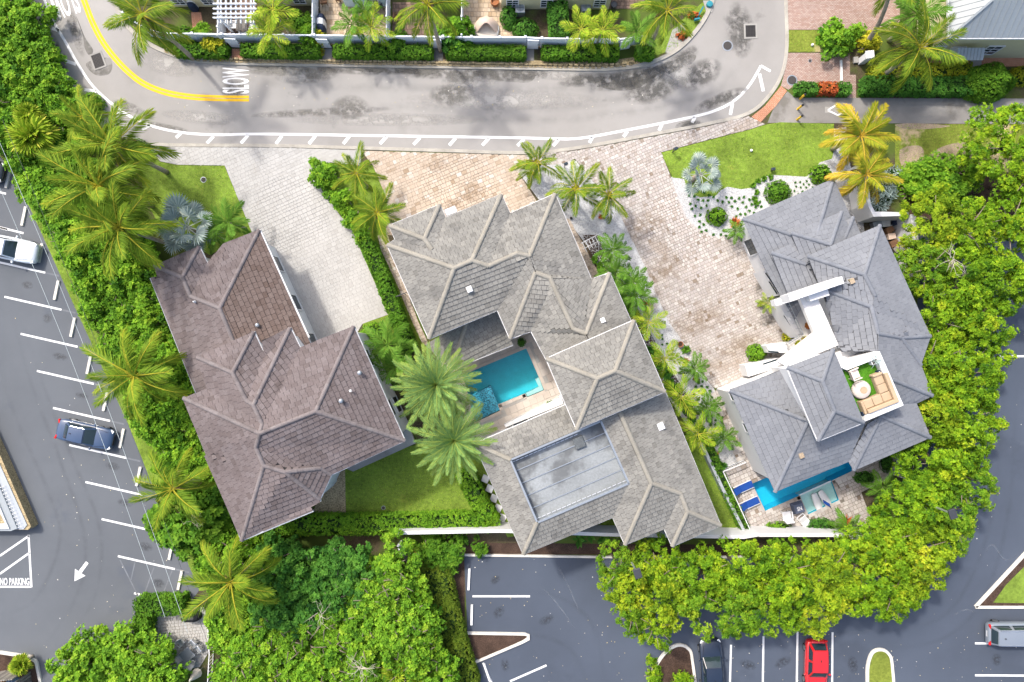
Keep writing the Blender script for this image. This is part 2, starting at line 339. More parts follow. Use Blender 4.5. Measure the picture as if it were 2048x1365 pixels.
# plants
def leafmat(n, ramp, rough=0.5, trans=0.22): mat(n, ramp, max(rough,.65), (0.6,0.18), None, trans=trans, spec=0.10)
leafmat('leaf_olive', [(0.022,0.070,0.004),(0.068,0.150,0.007),(0.118,0.225,0.009),(0.18,0.285,0.011),(0.28,0.34,0.016)])
leafmat('leaf_olive_dark', [(0.020,0.065,0.005),(0.055,0.130,0.008),(0.095,0.195,0.011),(0.15,0.25,0.014),(0.24,0.31,0.02)])
leafmat('leaf_olive_gold', [(0.035,0.082,0.005),(0.095,0.168,0.008),(0.16,0.25,0.011),(0.23,0.30,0.013),(0.34,0.35,0.02)])
leafmat('palm_dead', [(0.20,0.13,0.06),(0.28,0.19,0.09),(0.34,0.24,0.12)])
leafmat('leaf_green', [(0.022,0.075,0.006),(0.060,0.150,0.010),(0.105,0.225,0.014),(0.155,0.29,0.018),(0.23,0.34,0.025)])
leafmat('leaf_dark', [(0.012,0.050,0.010),(0.032,0.105,0.014),(0.060,0.165,0.020),(0.10,0.225,0.03)])
leafmat('leaf_hedge', [(0.020,0.070,0.005),(0.050,0.130,0.010),(0.085,0.190,0.014),(0.135,0.24,0.02)])
leafmat('leaf_hedge_dull', [(0.030,0.060,0.006),(0.065,0.110,0.010),(0.105,0.155,0.014),(0.15,0.18,0.02)])
leafmat('leaf_yellow', [(0.10,0.15,0.01),(0.20,0.24,0.012),(0.36,0.34,0.02),(0.5,0.42,0.03)])
leafmat('leaf_red', [(0.10,0.05,0.02),(0.28,0.05,0.02),(0.42,0.12,0.03),(0.12,0.12,0.02)])
leafmat('palm_coco', [(0.022,0.065,0.006),(0.060,0.120,0.009),(0.105,0.175,0.012),(0.21,0.26,0.018),(0.42,0.34,0.035)])
leafmat('palm_gold', [(0.10,0.14,0.010),(0.18,0.23,0.012),(0.27,0.29,0.018),(0.44,0.36,0.03),(0.58,0.36,0.05)])
leafmat('palm_date', [(0.035,0.10,0.03),(0.085,0.175,0.05),(0.135,0.235,0.07),(0.185,0.27,0.05),(0.26,0.30,0.08)])
leafmat('palm_areca', [(0.045,0.11,0.006),(0.11,0.21,0.012),(0.19,0.29,0.016),(0.30,0.35,0.03),(0.40,0.38,0.05)])
leafmat('palm_dark', [(0.016,0.065,0.008),(0.045,0.125,0.012),(0.080,0.180,0.018),(0.12,0.22,0.03),(0.22,0.28,0.04)])
leafmat('palm_blue', [(0.10,0.145,0.125),(0.17,0.225,0.20),(0.23,0.285,0.26),(0.29,0.34,0.31),(0.34,0.36,0.29)], 0.6, 0.2)
leafmat('leaf_silver', [(0.16,0.22,0.20),(0.26,0.33,0.31),(0.36,0.42,0.40)], 0.6, 0.2)
mat('bark', (0.20,0.165,0.125), 0.9, (2,0.2), (12,0.3), bump=0.5)
mat('palm_bark', (0.30,0.26,0.21), 0.9, (2,0.2), (12,0.25), bump=0.5)
mat('core', (0.012,0.030,0.006), 0.95, None, None)
mat('dead_twig', (0.42,0.38,0.30), 0.9, None, None)
mat('litter', [(0.60,0.58,0.50),(0.45,0.35,0.10),(0.75,0.74,0.70)], 0.9, None, None)
# car paint
for n, c in (('paint_blue',(0.028,0.055,0.115)),('paint_white',(0.62,0.66,0.69)),('paint_black',(0.010,0.017,0.034)),('paint_red',(0.50,0.010,0.012)),('paint_silver',(0.17,0.195,0.23)),('paint_dark',(0.015,0.018,0.022))):
    mat(n, c, 0.35, None, None, spec=0.5, coat=0.9)
mat('tyre', (0.014,0.014,0.015), 0.85, None, None); mat('rim', (0.35,0.36,0.37), 0.35, None, None, metal=0.8)
mat('lamp_red', (0.45,0.015,0.015), 0.2, None, None); mat('lamp_clear', (0.75,0.76,0.76), 0.15, None, None, spec=0.7)
mat('chrome', (0.7,0.7,0.7), 0.15, None, None, metal=0.9)
def water_mat(name, tintc):
    m = bpy.data.materials.new(name); m.use_nodes = True; t = m.node_tree; N = t.nodes; L = t.links; M[name] = m
    N.remove(N['Principled BSDF']); tr = N.new('ShaderNodeBsdfTransparent'); tr.inputs[0].default_value = (*tintc, 1)
    gl = N.new('ShaderNodeBsdfGlossy'); gl.inputs['Roughness'].default_value = 0.06; fr = N.new('ShaderNodeFresnel'); fr.inputs[0].default_value = 1.33
    ns = N.new('ShaderNodeTexNoise'); ns.inputs['Scale'].default_value = 3.0; ns.inputs['Detail'].default_value = 4
    g = N.new('ShaderNodeNewGeometry'); L.new(g.outputs['Position'], ns.inputs['Vector']); bp = N.new('ShaderNodeBump'); bp.inputs['Strength'].default_value = 0.35; bp.inputs['Distance'].default_value = 0.05
    L.new(ns.outputs[0], bp.inputs['Height']); L.new(bp.outputs[0], gl.inputs['Normal']); L.new(bp.outputs[0], fr.inputs['Normal'])
    mx = N.new('ShaderNodeMixShader'); L.new(fr.outputs[0], mx.inputs[0]); L.new(tr.outputs[0], mx.inputs[1]); L.new(gl.outputs[0], mx.inputs[2]); L.new(mx.outputs[0], N['Material Output'].inputs[0])
water_mat('water', (0.72,0.97,0.98))
# ================================================================ THE SETTING: ground, roads, paving, lawns
def sheet(name, px, z, m, kind='structure', parent=None):
    o = MB().poly([W(p[0], p[1], z) if False else (*W(p[0], p[1], 0)[:2], z) for p in (px if area2(px) < 0 else px[::-1])]).build(name, m, parent)
    if kind: o['kind'] = kind
    return o
from mathutils.geometry import tessellate_polygon
POOL2 = [(925,750),(1052.8,696.4),(1078.5,755),(1089,781),(1053.5,796),(1050,788),(996.5,810),(1001,822),(950,846)]
POOL3 = [(1503,967),(1680,893),(1707,941.5),(1663.8,962),(1678.7,1001),(1616,1030),(1599,992),(1530,1023)]
def holed(name, outer, holes, z, m):
    loops = [[Vector((p[0],p[1],0)) for p in l] for l in [outer]+holes]; vs = [(p.x,p.y,z) for l in loops for p in l]
    b = MB(); fs = [list(f) for f in tessellate_polygon(loops)]
    fs = [f if area2([vs[i] for i in f]) > 0 else f[::-1] for f in fs]
    b.add(vs, fs); o = b.build(name, m); o['kind'] = 'structure'; return o
holed('ground', [(-160,-160),(160,-160),(160,160),(-160,160)], [[W(*p)[:2] for p in POOL2], [W(*p)[:2] for p in POOL3]], -0.02, 'soil')
# --- street with kerbs and markings
OUT = smooth([(20,-130),(45,-60),(70,30),(95,100),(130,165),(180,232),(240,270),(300,288),(400,291),(550,292),(700,296),(900,302),(1050,306),(1150,297),(1300,270),(1420,247),(1497,227),(1540,190),(1565,145),(1574,90),(1572,0),(1572,-130)], 5)
INN = smooth([(190,-130),(215,-40),(232,10),(255,52),(285,80),(325,102),(375,118),(450,126),(580,129),(700,131),(1000,136),(1180,139),(1240,137),(1295,128),(1350,103),(1390,65),(1418,20),(1430,-30),(1432,-130)], 5)
street = sheet('street', OUT+INN[::-1], 0.0, 'street')
def gl(pts): return [W(p[0], p[1])[:2] for p in pts]
MB().kerb(gl(OUT), 0.32, -0.02, 0.035).build('kerb', 'kerb')['kind'] = 'structure'
MB().kerb(gl(INN), 0.40, -0.02, 0.11).build('kerb', 'kerb')['kind'] = 'structure'
EDGE = smooth([(60,-70),(89,0),(104,38),(132,86),(155,127),(188,175),(241,221),(297,250),(361,265),(432,270),(520,268.5),(700,271),(1030,276),(1100,278),(1160,277),(1248,261.6),(1388,233.6),(1439,218),(1472,199),(1497.5,172.6),(1515,144.7),(1521.6,132)], 5)
MB().strip(gl(EDGE), 0.22, 0.006).build('edge_line', 'white_line', street)
MB().strip(gl([(1521.6,132),(1541,143)]), 0.22, 0.010).build('edge_line', 'white_line', street)
TICK = [(104,57,118,62),(131,122,152,129),(169,180,193,183),(223,231,241,224),(284,259,300,251),(352,275.5,362,267),(414,287,427,273),(482,287,496,271),(552,288,564,272),(618,288,631,272),(686.5,288,699,273),(760,288,773,274),(827,289.5,840,276),(898.5,291,911,277),(964.6,291,978,277),(1035,292,1048,279),(1106,292,1117,280),(1178.7,286,1185,275),(1247,274,1255,263),(1318,261.6,1324,249),(1384,246,1390,235),(1460.6,230,1465,207),(1526.6,183,1519,148)]
for a in TICK: MB().strip(gl([(a[0],a[1]),(a[2],a[3])]), 0.27, 0.006).build('tick_mark', 'white_line', street)
YEL = smooth([(140,-70),(167.6,0),(183,40.6),(200.6,76),(223.5,109),(254,142),(287,167.6),(330,185),(381,194),(440,197),(498,197.6)], 6)
for d in (-0.14, 0.14): MB().strip(offset_line(gl(YEL), d), 0.22, 0.006).build('yellow_line', 'yellow_line', street)
def lettering(txt, px, py, rz, wd, hh, z, parent, m='white_line', name='lettering', offs=0.02):
    cu = bpy.data.curves.new('t', 'FONT'); cu.body = txt; cu.align_x = 'CENTER'; cu.align_y = 'CENTER'; cu.offset = offs; cu.resolution_u = 3
    to = bpy.data.objects.new('t', cu); COL.objects.link(to)
    dg = bpy.context.evaluated_depsgraph_get(); me = bpy.data.meshes.new_from_object(to.evaluated_get(dg))
    bpy.data.objects.remove(to)
    co = np.zeros(len(me.vertices)*3, np.float32); me.vertices.foreach_get('co', co); co = co.reshape(-1,3)
    lo = co.min(0); hi = co.max(0); co = (co-(lo+hi)/2)/(hi-lo+1e-9); co[:,0] *= wd; co[:,1] *= hh; co[:,2] = 0
    c, s = math.cos(rz), math.sin(rz); p = W(px, py)
    out = np.stack([co[:,0]*c-co[:,1]*s+p.x, co[:,0]*s+co[:,1]*c+p.y, np.full(len(co), z)], 1)
    me.vertices.foreach_set('co', out.astype(np.float32).ravel()); me.update()
    me.attributes.new('tint','FLOAT','FACE'); me.materials.clear(); me.materials.append(M[m])
    o = bpy.data.objects.new(name, me); link(o); par(o, parent); return o
lettering('SLOW', 471.5, 161.5, PI/2, 2.2, 2.3, 0.006, street)
lettering('SLOW', 128, 6, PI+0.33, 2.4, 2.5, 0.006, street)
# darker repaired patches and puddle marks with an outline of their own
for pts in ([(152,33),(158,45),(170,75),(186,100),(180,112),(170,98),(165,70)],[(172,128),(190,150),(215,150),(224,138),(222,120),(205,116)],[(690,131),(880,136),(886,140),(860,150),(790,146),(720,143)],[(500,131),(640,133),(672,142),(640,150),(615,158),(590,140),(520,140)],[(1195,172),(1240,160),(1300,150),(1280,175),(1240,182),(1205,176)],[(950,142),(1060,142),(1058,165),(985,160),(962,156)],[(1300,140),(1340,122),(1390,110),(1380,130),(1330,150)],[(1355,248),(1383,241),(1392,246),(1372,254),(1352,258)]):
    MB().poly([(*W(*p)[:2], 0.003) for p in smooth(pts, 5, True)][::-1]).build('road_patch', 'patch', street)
# --- concrete strip kerb-side of driveways, brick ramp, path on the right
sheet('path', [(1535,246),(1548,215),(1575,183),(1590,196),(2150,198),(2150,249)], 0.0, 'path_concrete')
sheet('ramp', [(1503,234),(1530,212),(1562,172),(1574,182),(1552,212),(1520,246)], 0.012, 'red_brick')
pth = sheet('path', [(1650,214),(1676,214),(1676,226),(1650,226)], 0.004, 'concrete')
dm = [(1655,221),(1674,209.5),(1694,219),(1676,231),(1655,221)]
for i in range(4): MB().strip(gl([dm[i], dm[i+1]]), 0.13, 0.009).build('diamond_mark', 'white_line', pth)
sheet('brick_court', [(1573,-60),(1800,-60),(1800,60),(1760,62),(1715,60),(1573,60)], 0.0, 'brick_paving')
sheet('brick_court', [(1572,106),(1700,106),(1700,150),(1712,150),(1712,196),(1695,196),(1690,170),(1590,170),(1577,180),(1562,172),(1570,140)], 0.0, 'brick_paving')
sheet('side_path', [(1850,116),(2100,116),(2100,134),(1850,132)], 0.0, 'red_brick')
# --- car parks
lot_w = sheet('car_park', [(-60,280),(0,310),(30,350),(84,467),(142,596),(183,685),(261.5,858),(305,969.5),(355,1075),(399,1180),(375,1215),(290,1215),(290,1300),(330,1500),(-60,1500)], 0.0, 'asphalt')
lot_e = sheet('car_park', [(928,1110),(1200,1113),(1490,1112),(1740,1105),(1835,985),(1835,463),(2250,463),(2250,1560),(975,1560),(962,1370),(935,1265)], 0.0, 'asphalt_dark')
def line(lot, a, wd=0.17, m='white_line', name='stall_line'): MB().strip(gl([(a[0],a[1]),(a[2],a[3])]), wd, 0.005).build(name, m, lot)
for i in range(-1, 10):
    x0, y0 = 9+32.4*i, 594+74.1*i
    if i < 9: line(lot_w, (x0, y0, x0+114, y0+26)); line(lot_w, (x0+116, y0+26.5, x0+142, y0+32.5), 0.14, 'faded_line', 'faded_line')
line(lot_w, (-60,440,15,460)); line(lot_w, (0,455,47,467)); line(lot_w, (-20,380,12,388))
for a in ((0,1112,58,1072),(0,1148,59,1106),(57,1070,63,1175),(0,1174,63,1174)): line(lot_w, a)
lettering('NO PARKING', 29.5, 1163.5, 0, 2.5, 0.62, 0.006, lot_w)
ar = [(172,1123),(177,1127),(163,1147),(171,1152),(149,1163),(150,1138),(157,1143)]
MB().poly([(*W(*p)[:2], 0.006) for p in ar][::-1]).build('arrow_mark', 'white_line', lot_w)
for a in ((240,1120,280,1200),(270,1125,262,1160),(308,1135,290,1185),(345,1140,325,1190)): line(lot_w, a, 0.10, 'faded_line', 'faded_line')
for a in ((945,1193,1060,1193),(1020,1363,1093,1331),(966,1326,985,1370),(1462,1290,1459,1400),(1527,1273,1525,1400),(1595,1264,1593,1400),(1665,1265,1664,1400),(1950,1287,2100,1289),(1950,1351,2100,1352),(1930,715,1975,716),(2000,713,2060,713),(1880,776,1900,776),(1950,777,1965,777),(1990,463,2030,464),(1885,589,1945,590),(1884,855,1905,856)): line(lot_e, a)
# kerbed islands
def island(px, fill, wd=0.28, closed=True, name='kerb', kz=0.14):
    pts = gl(px)
    if closed: pts = pts+[pts[0]]
    MB().kerb(pts, wd, -0.01, kz).build(name, 'kerb_white')['kind'] = 'structure'
    if fill: sheet('planting_bed', px, 0.09, fill)
sheet('planting_bed', [(932,1266),(1056,1268),(1052,1277),(960,1320),(940,1310)], 0.05, 'mulch')
MB().kerb(gl([(930,1266),(1050,1268)]+[(1057,1271),(1057,1277)]+[(1045,1284),(951,1324)]), 0.25, -0.01, 0.14).build('kerb', 'kerb_white')['kind'] = 'structure'
island(smooth([(1300,1365),(1310,1335),(1330,1305),(1355,1290),(1375,1296),(1384,1320),(1386,1420),(1297,1420)], 4, True), 'mulch')
island(smooth([(1734,1365),(1735,1330),(1744,1305),(1760,1299),(1775,1306),(1783,1330),(1784,1420),(1734,1420)], 4, True), 'grass_dry_soil')
island([(1950,1214),(2130,1020),(2130,1214)], 'mulch')
sheet('lawn', [(1985,1205),(2010,1170),(2130,1050),(2130,1207)], 0.094, 'grass_soil')
island(smooth([(-40,1312),(50,1312),(66,1318),(76,1335),(78,1420),(-40,1420)], 4, True), 'mulch')
MB().kerb(gl([(800,1108),(1205,1114)]), 0.22, -0.01, 0.14).build('kerb', 'kerb_white')['kind'] = 'structure'
MB().kerb(gl([(1205,1114),(1490,1114)]), 0.22, -0.01, 0.14).build('kerb', 'kerb_white')['kind'] = 'structure'
# bare beds and mulch
sheet('planting_bed', [(800,1085),(1500,1090),(1500,1112),(928,1108),(930,1265),(962,1372),(900,1372),(850,1230),(810,1120)], 0.004, 'mulch')
sheet('planting_bed', [(812,1082),(850,1086),(870,1120),(850,1145),(840,1140)], 0.010, 'red_mulch')
sheet('planting_bed', [(1818,350),(2250,300),(2250,462),(1818,462)], 0.004, 'mulch')
sheet('planting_bed', [(330,95),(450,112),(700,116),(1000,120),(1200,124),(1290,112),(1290,126),(1240,134),(1180,136),(1000,133),(700,128),(450,123),(380,116)], 0.004, 'gravel_tan')
# --- pieces laid one by one in a polygon (paving): the 300 nearest the middle are objects, the rest one mesh
def pave(owner, px, ang, sizes, gap, z, th, m, name='paver', keep=300, rseed=1, tints=None, course=None, holes=()):
    r = random.Random(rseed); poly = gl(px); c, s = math.cos(-ang), math.sin(-ang)
    P = [(p[0]*c-p[1]*s, p[0]*s+p[1]*c) for p in poly]
    HR = [[(p[0]*c-p[1]*s, p[0]*s+p[1]*c) for p in gl(h_)] for h_ in holes]
    if area2(P) < 0: P = P[::-1]
    x0 = min(p[0] for p in P); x1 = max(p[0] for p in P); y0 = min(p[1] for p in P); y1 = max(p[1] for p in P)
    full = []; part = []; y = y0-r.random()*0.3
    c, s = math.cos(ang), math.sin(ang)
    while y < y1:
        hh = r.choice(course or [sizes[0][1]]); x = x0-r.random()*0.6
        while x < x1:
            ww = r.choice(sizes)[0]*(1 if r.random() > .15 else .66)
            q = clip_rect(P, x+gap/2, x+ww-gap/2, y+gap/2, y+hh-gap/2)
            if q and HR and any(inside(pp, h_) for h_ in HR for pp in ((x,y),(x+ww,y),(x,y+hh),(x+ww,y+hh),(x+ww/2,y+hh/2))): q = None
            if q:
                a = abs(area2(q))
                if a > 0.93*(ww-gap)*(hh-gap): full.append((x+ww/2, y+hh/2, ww-gap, hh-gap))
                elif a > 0.012: part.append(q)
            x += ww
        y += hh
    cx = sum(p[0] for p in P)/len(P); cy = sum(p[1] for p in P)/len(P)
    full.sort(key=lambda f: (f[0]-cx)**2+(f[1]-cy)**2)
    cache = {}; tn = lambda: min(1, max(0, r.gauss(0.55, 0.24)))
    for f in full[:keep]:
        k = (round(f[2],2), round(f[3],2))
        if k not in cache:
            b = MB(); tt = 0.02
            b.add([(-f[2]/2,-f[3]/2,0),(f[2]/2,-f[3]/2,0),(f[2]/2,f[3]/2,0),(-f[2]/2,f[3]/2,0),(-f[2]/2+.008,-f[3]/2+.008,th),(f[2]/2-.008,-f[3]/2+.008,th),(f[2]/2-.008,f[3]/2-.008,th),(-f[2]/2+.008,f[3]/2-.008,th)], [[4,5,6,7],[0,1,5,4],[1,2,6,5],[2,3,7,6],[3,0,4,7]], 1.0)
            cache[k] = b.mesh(name, m)
        o = bpy.data.objects.new(name, cache[k]); link(o); par(o, owner); g = tn(); o.color = (g,g,g,1)
        o.location = (f[0]*c-f[1]*s, f[0]*s+f[1]*c, z+r.uniform(-.003,.003)); o.rotation_euler = (0,0,ang)
    b = MB()
    def addq(q):
        n = len(q); zz = z+r.uniform(-.003,.003); wv = [(p[0]*c-p[1]*s, p[0]*s+p[1]*c) for p in q]
        b.add([(p[0],p[1],zz) for p in wv]+[(p[0],p[1],zz+th) for p in wv], [list(range(n,2*n))]+[[i,(i+1)%n,n+(i+1)%n,n+i] for i in range(n)], tn())
    for f in full[keep:]: addq([(f[0]-f[2]/2,f[1]-f[3]/2),(f[0]+f[2]/2,f[1]-f[3]/2),(f[0]+f[2]/2,f[1]+f[3]/2),(f[0]-f[2]/2,f[1]+f[3]/2)])
    for q in part: addq(q if area2(q) > 0 else q[::-1])
    if b.v: o = b.build(name+'_field', m, owner); o['kind'] = 'stuff'
D1 = [(297,293),(400,295),(560,296),(722,301),(722,332),(660,325),(637,338),(655,380),(672.5,421),(684,436),(698,447),(713,482),(745,555),(776.6,629.5),(725,648),(700,690),(600,700),(540,600),(505,468),(453,340),(449.5,331.5),(355,330),(320,323),(305,310)]
d1 = sheet('driveway', D1, 0.0, 'joint_light'); pave(d1, D1, 0.42, [(0.42,0.3),(0.30,0.3)], 0.012, 0.003, 0.022, 'paver_white', course=[0.27,0.36], rseed=3)
D2 = [(722,302),(900,307),(1050,311),(1062,332),(1036,344),(1078,410),(1075,470),(870,480),(772,470),(775,400),(745,330)]
d2 = sheet('driveway', D2, 0.0, 'sand_joint'); pave(d2, D2, 0.40, [(0.46,0.3),(0.30,0.3)], 0.018, 0.003, 0.024, 'paver_tan', course=[0.24,0.36], rseed=4)
D3 = [(1050,311),(1150,302),(1300,275),(1420,252),(1497,233),(1530,249),(1500,259),(1440,274),(1322,305),(1338,345),(1352,385),(1370,430),(1395,458),(1430,472),(1480,470),(1540,560),(1600,660),(1570,740),(1500,790),(1426,775),(1395,740),(1370,690),(1335,640),(1290,535),(1240,430),(1150,318),(1120,330),(1062,330)]
d3 = sheet('driveway', D3, 0.0, 'sand_joint'); pave(d3, D3, 0.42, [(0.36,0.3),(0.27,0.3),(0.22,0.3)], 0.026, 0.003, 0.026, 'paver_cobble', course=[0.22,0.29], rseed=5)
# side paths of the houses
sp = sheet('side_path', [(755,470),(775,470),(800,540),(835,640),(858,690),(848,690),(826,648),(790,560),(762,500)], 0.0, 'sand_joint'); pave(sp, [(755,470),(775,470),(800,540),(835,640),(858,690),(846,690),(826,648),(790,560),(762,500)], 0.4, [(0.4,0.3)], 0.02, 0.003, 0.022, 'paver_tan', course=[0.3], rseed=6)
sp = sheet('side_path', [(1118,430),(1140,440),(1205,560),(1180,575)], 0.0, 'sand_joint'); pave(sp, [(1118,430),(1140,440),(1205,560),(1180,575)], 0.4, [(0.4,0.3)], 0.02, 0.003, 0.022, 'paver_tan', course=[0.3], rseed=7)
# --- gravel beds
gravel1 = sheet('gravel_bed', [(1342,354),(1372,360),(1660,260),(1693,255),(1700,330),(1740,440),(1700,460),(1560,520),(1480,475),(1430,476),(1395,462),(1368,434),(1352,390)], 0.002, 'gravel_white')
gravel2 = sheet('gravel_bed', [(1036,344),(1062,330),(1122,318),(1152,322),(1242,432),(1292,537),(1337,642),(1372,692),(1398,742),(1428,778),(1470,880),(1490,925),(1440,945),(1380,860),(1300,740),(1180,500),(1120,420),(1078,400)], 0.002, 'gravel_white')
sheet('planting_bed', [(1165,470),(1195,470),(1260,590),(1330,720),(1400,830),(1385,850),(1300,745),(1240,620),(1200,560)], 0.006, 'mulch')
sheet('gravel_bed', [(760,360),(800,400),(780,430),(752,390)], 0.002, 'gravel_white')
sheet('gravel_bed', [(1660,400),(1720,400),(1730,470),(1700,470)], 0.004, 'gravel_grey')
sheet('gravel_bed', [(625,1030),(640,985),(662,950),(690,935),(692,1033)], 0.004, 'gravel_tan')
# loose stones over the gravel: uncountable
def stones(name, polys, dens, size, m, seed, z=0.004, out=()):
    r = np.random.default_rng(seed); V = []; F = []; T = []; b = 0
    for px in polys:
        P = np.array(gl(px)); lo = P.min(0); hi = P.max(0); n = int((hi-lo).prod()*dens)
        q = r.uniform(lo, hi, (n,2)); q = q[inside_np(q, P.tolist())]
        for ex in out: q = q[~inside_np(q, gl(ex))]
        n = len(q)
        s = r.uniform(.6,1.3,n)*size; a = r.uniform(0,2*PI,n)
        base = np.array([[-1,-.7],[1,-.8],[.9,.8],[-.8,.7]])
        ca, sa = np.cos(a), np.sin(a); vv = np.zeros((n,5,3))
        for k in range(4):
            x, y = base[k]; vv[:,k,0] = q[:,0]+s*(x*ca-y*sa); vv[:,k,1] = q[:,1]+s*(x*sa+y*ca); vv[:,k,2] = z
        vv[:,4,:2] = q; vv[:,4,2] = z+s*0.8
        idx = np.arange(n)[:,None]*5+b
        for k in range(4): F.append(np.concatenate([idx+k, idx+(k+1)%4, idx+4], 1)); T.append(r.uniform(0,1,n))
        V.append(vv.reshape(-1,3)); b += n*5
    o = bpy.data.objects.new(name, mesh_np(name, np.concatenate(V), np.concatenate(F), np.concatenate(T), m)); link(o); return o
# --- lawns: a sheet of soil and a mesh of real blades
MB_BARE = [[(1800,300),(1838,292),(1848,312),(1830,338),(1805,335)],[(1855,318),(1880,296),(1925,285),(1945,300),(1945,338),(1870,338)],[(1790,250),(1830,247),(1900,252),(1860,258),(1810,258)]]
LAWNS = {
 'A': [(270,285),(297,293),(305,311),(320,324),(355,331),(449,332),(504,466),(420,510),(330,470),(290,400)],
 'B': [(640,333),(660,327),(720,333),(745,331),(775,400),(772,470),(790,560),(826,648),(858,700),(740,705),(725,648),(777,630),(745,555),(713,482),(698,447),(684,436),(672,421),(655,380)],
 'C': [(690,935),(700,925),(810,895),(950,865),(985,940),(992,1040),(692,1035)],
 'D': [(1322,306),(1440,275),(1500,260),(1530,250),(1560,245),(1668,248),(1668,300),(1664,318),(1640,325),(1624,345),(1612,354),(1560,351),(1540,350),(1518,360),(1504,376),(1482,379),(1455,374),(1440,382),(1432,392),(1400,395),(1376,385),(1368,358),(1345,356)],
 'E': [(1790,249),(2150,249),(2150,345),(1790,345)],
 'F': [(1573,61),(1650,61),(1650,104),(1573,104)],
 'V': [(-20,292),(45,345),(110,470),(200,680),(290,860),(340,975),(430,1180),(399,1182),(355,1077),(305,971),(261,860),(183,687),(142,598),(84,469),(30,352),(0,312),(-20,302)],
 'G': [(1285,95),(1330,70),(1405,5),(1418,15),(1390,60),(1350,98),(1290,120)],
 'H': [(960,955),(985,950),(1050,1070),(1015,1075),(985,1010)],
 'I': [(1400,840),(1440,930),(1490,1068),(1330,1075),(1200,1075),(1200,1050)],
 'J': [(240,0),(262,50),(330,90),(440,92),(440,112),(380,112),(330,98),(285,75),(258,48)],
}
def bare(): 
    for pts in MB_BARE: MB().poly([(*W(*p)[:2], .012) for p in smooth(pts,5,True)][::-1]).build('bare_soil','dry_soil')['kind'] = 'structure'
bare()
def lawn(key, dry=False, dens=70, m='blade', base='grass_soil', zz=0.006, hgt=0.05, label=None):
    px = LAWNS[key]; sheet('lawn', px, zz, 'grass_dry_soil' if dry else base)
    r = np.random.default_rng(len(px)*7+3); P = np.array(gl(px)); lo = P.min(0); hi = P.max(0); n = int((hi-lo).prod()*dens)
    q = r.uniform(lo, hi, (n,2)); q = q[inside_np(q, P.tolist())]; n = len(q)
    a = r.uniform(0,2*PI,n); s = r.uniform(.03,.075,n); l = r.uniform(.05,.12,n)
    V = np.zeros((n,3,3)); V[:,0,0] = q[:,0]-np.sin(a)*s/2; V[:,0,1] = q[:,1]+np.cos(a)*s/2; V[:,1,0] = q[:,0]+np.sin(a)*s/2; V[:,1,1] = q[:,1]-np.cos(a)*s/2
    V[:,:2,2] = zz; V[:,2,0] = q[:,0]+np.cos(a)*l; V[:,2,1] = q[:,1]+np.sin(a)*l; V[:,2,2] = zz+r.uniform(.5,1.2,n)*hgt
    o = bpy.data.objects.new('grass', mesh_np('grass', V.reshape(-1,3), np.arange(n*3).reshape(-1,3), np.clip(r.normal(.5,.22,n),0,1), m)); link(o)
    tag(o, label, 'grass', kind='stuff')
for k, lb, dry in (('A','mown grass between the white driveway and the coconut palms',0),('B','grass strip between the white and tan driveways',0),('C','mown back lawn of the mauve roofed house',0),('D','curved front lawn of the slate roofed house',0),('E','patchy dry grass beside the concrete path at right',1),('F','small grass square beside the brick court',1),('V','grass verge along the left car park',0),('G','grass at the street corner by the teal utility cover',0),('H','narrow grass strip beside stepping slabs',0),('I','shaded grass along the right side of the beige house',0),('J','grass at the left end of the white fence',0)): lawn(k, bool(dry), label=lb, dens=70 if k not in 'EF' else 35)

st = stones('gravel', [[(1342,354),(1372,360),(1660,260),(1693,255),(1700,330),(1740,440),(1480,475),(1430,476),(1395,462),(1368,434),(1352,390)],[(1036,344),(1062,330),(1122,318),(1152,322),(1242,432),(1292,537),(1337,642),(1372,692),(1398,742),(1428,778),(1470,880),(1490,925),(1440,945),(1380,860),(1300,740),(1180,500),(1120,420),(1078,400)]], 110, 0.035, 'stone', 11, out=[LAWNS['D']])
tag(st, 'loose white landscaping pebbles covering the planting beds', 'gravel', kind='stuff')
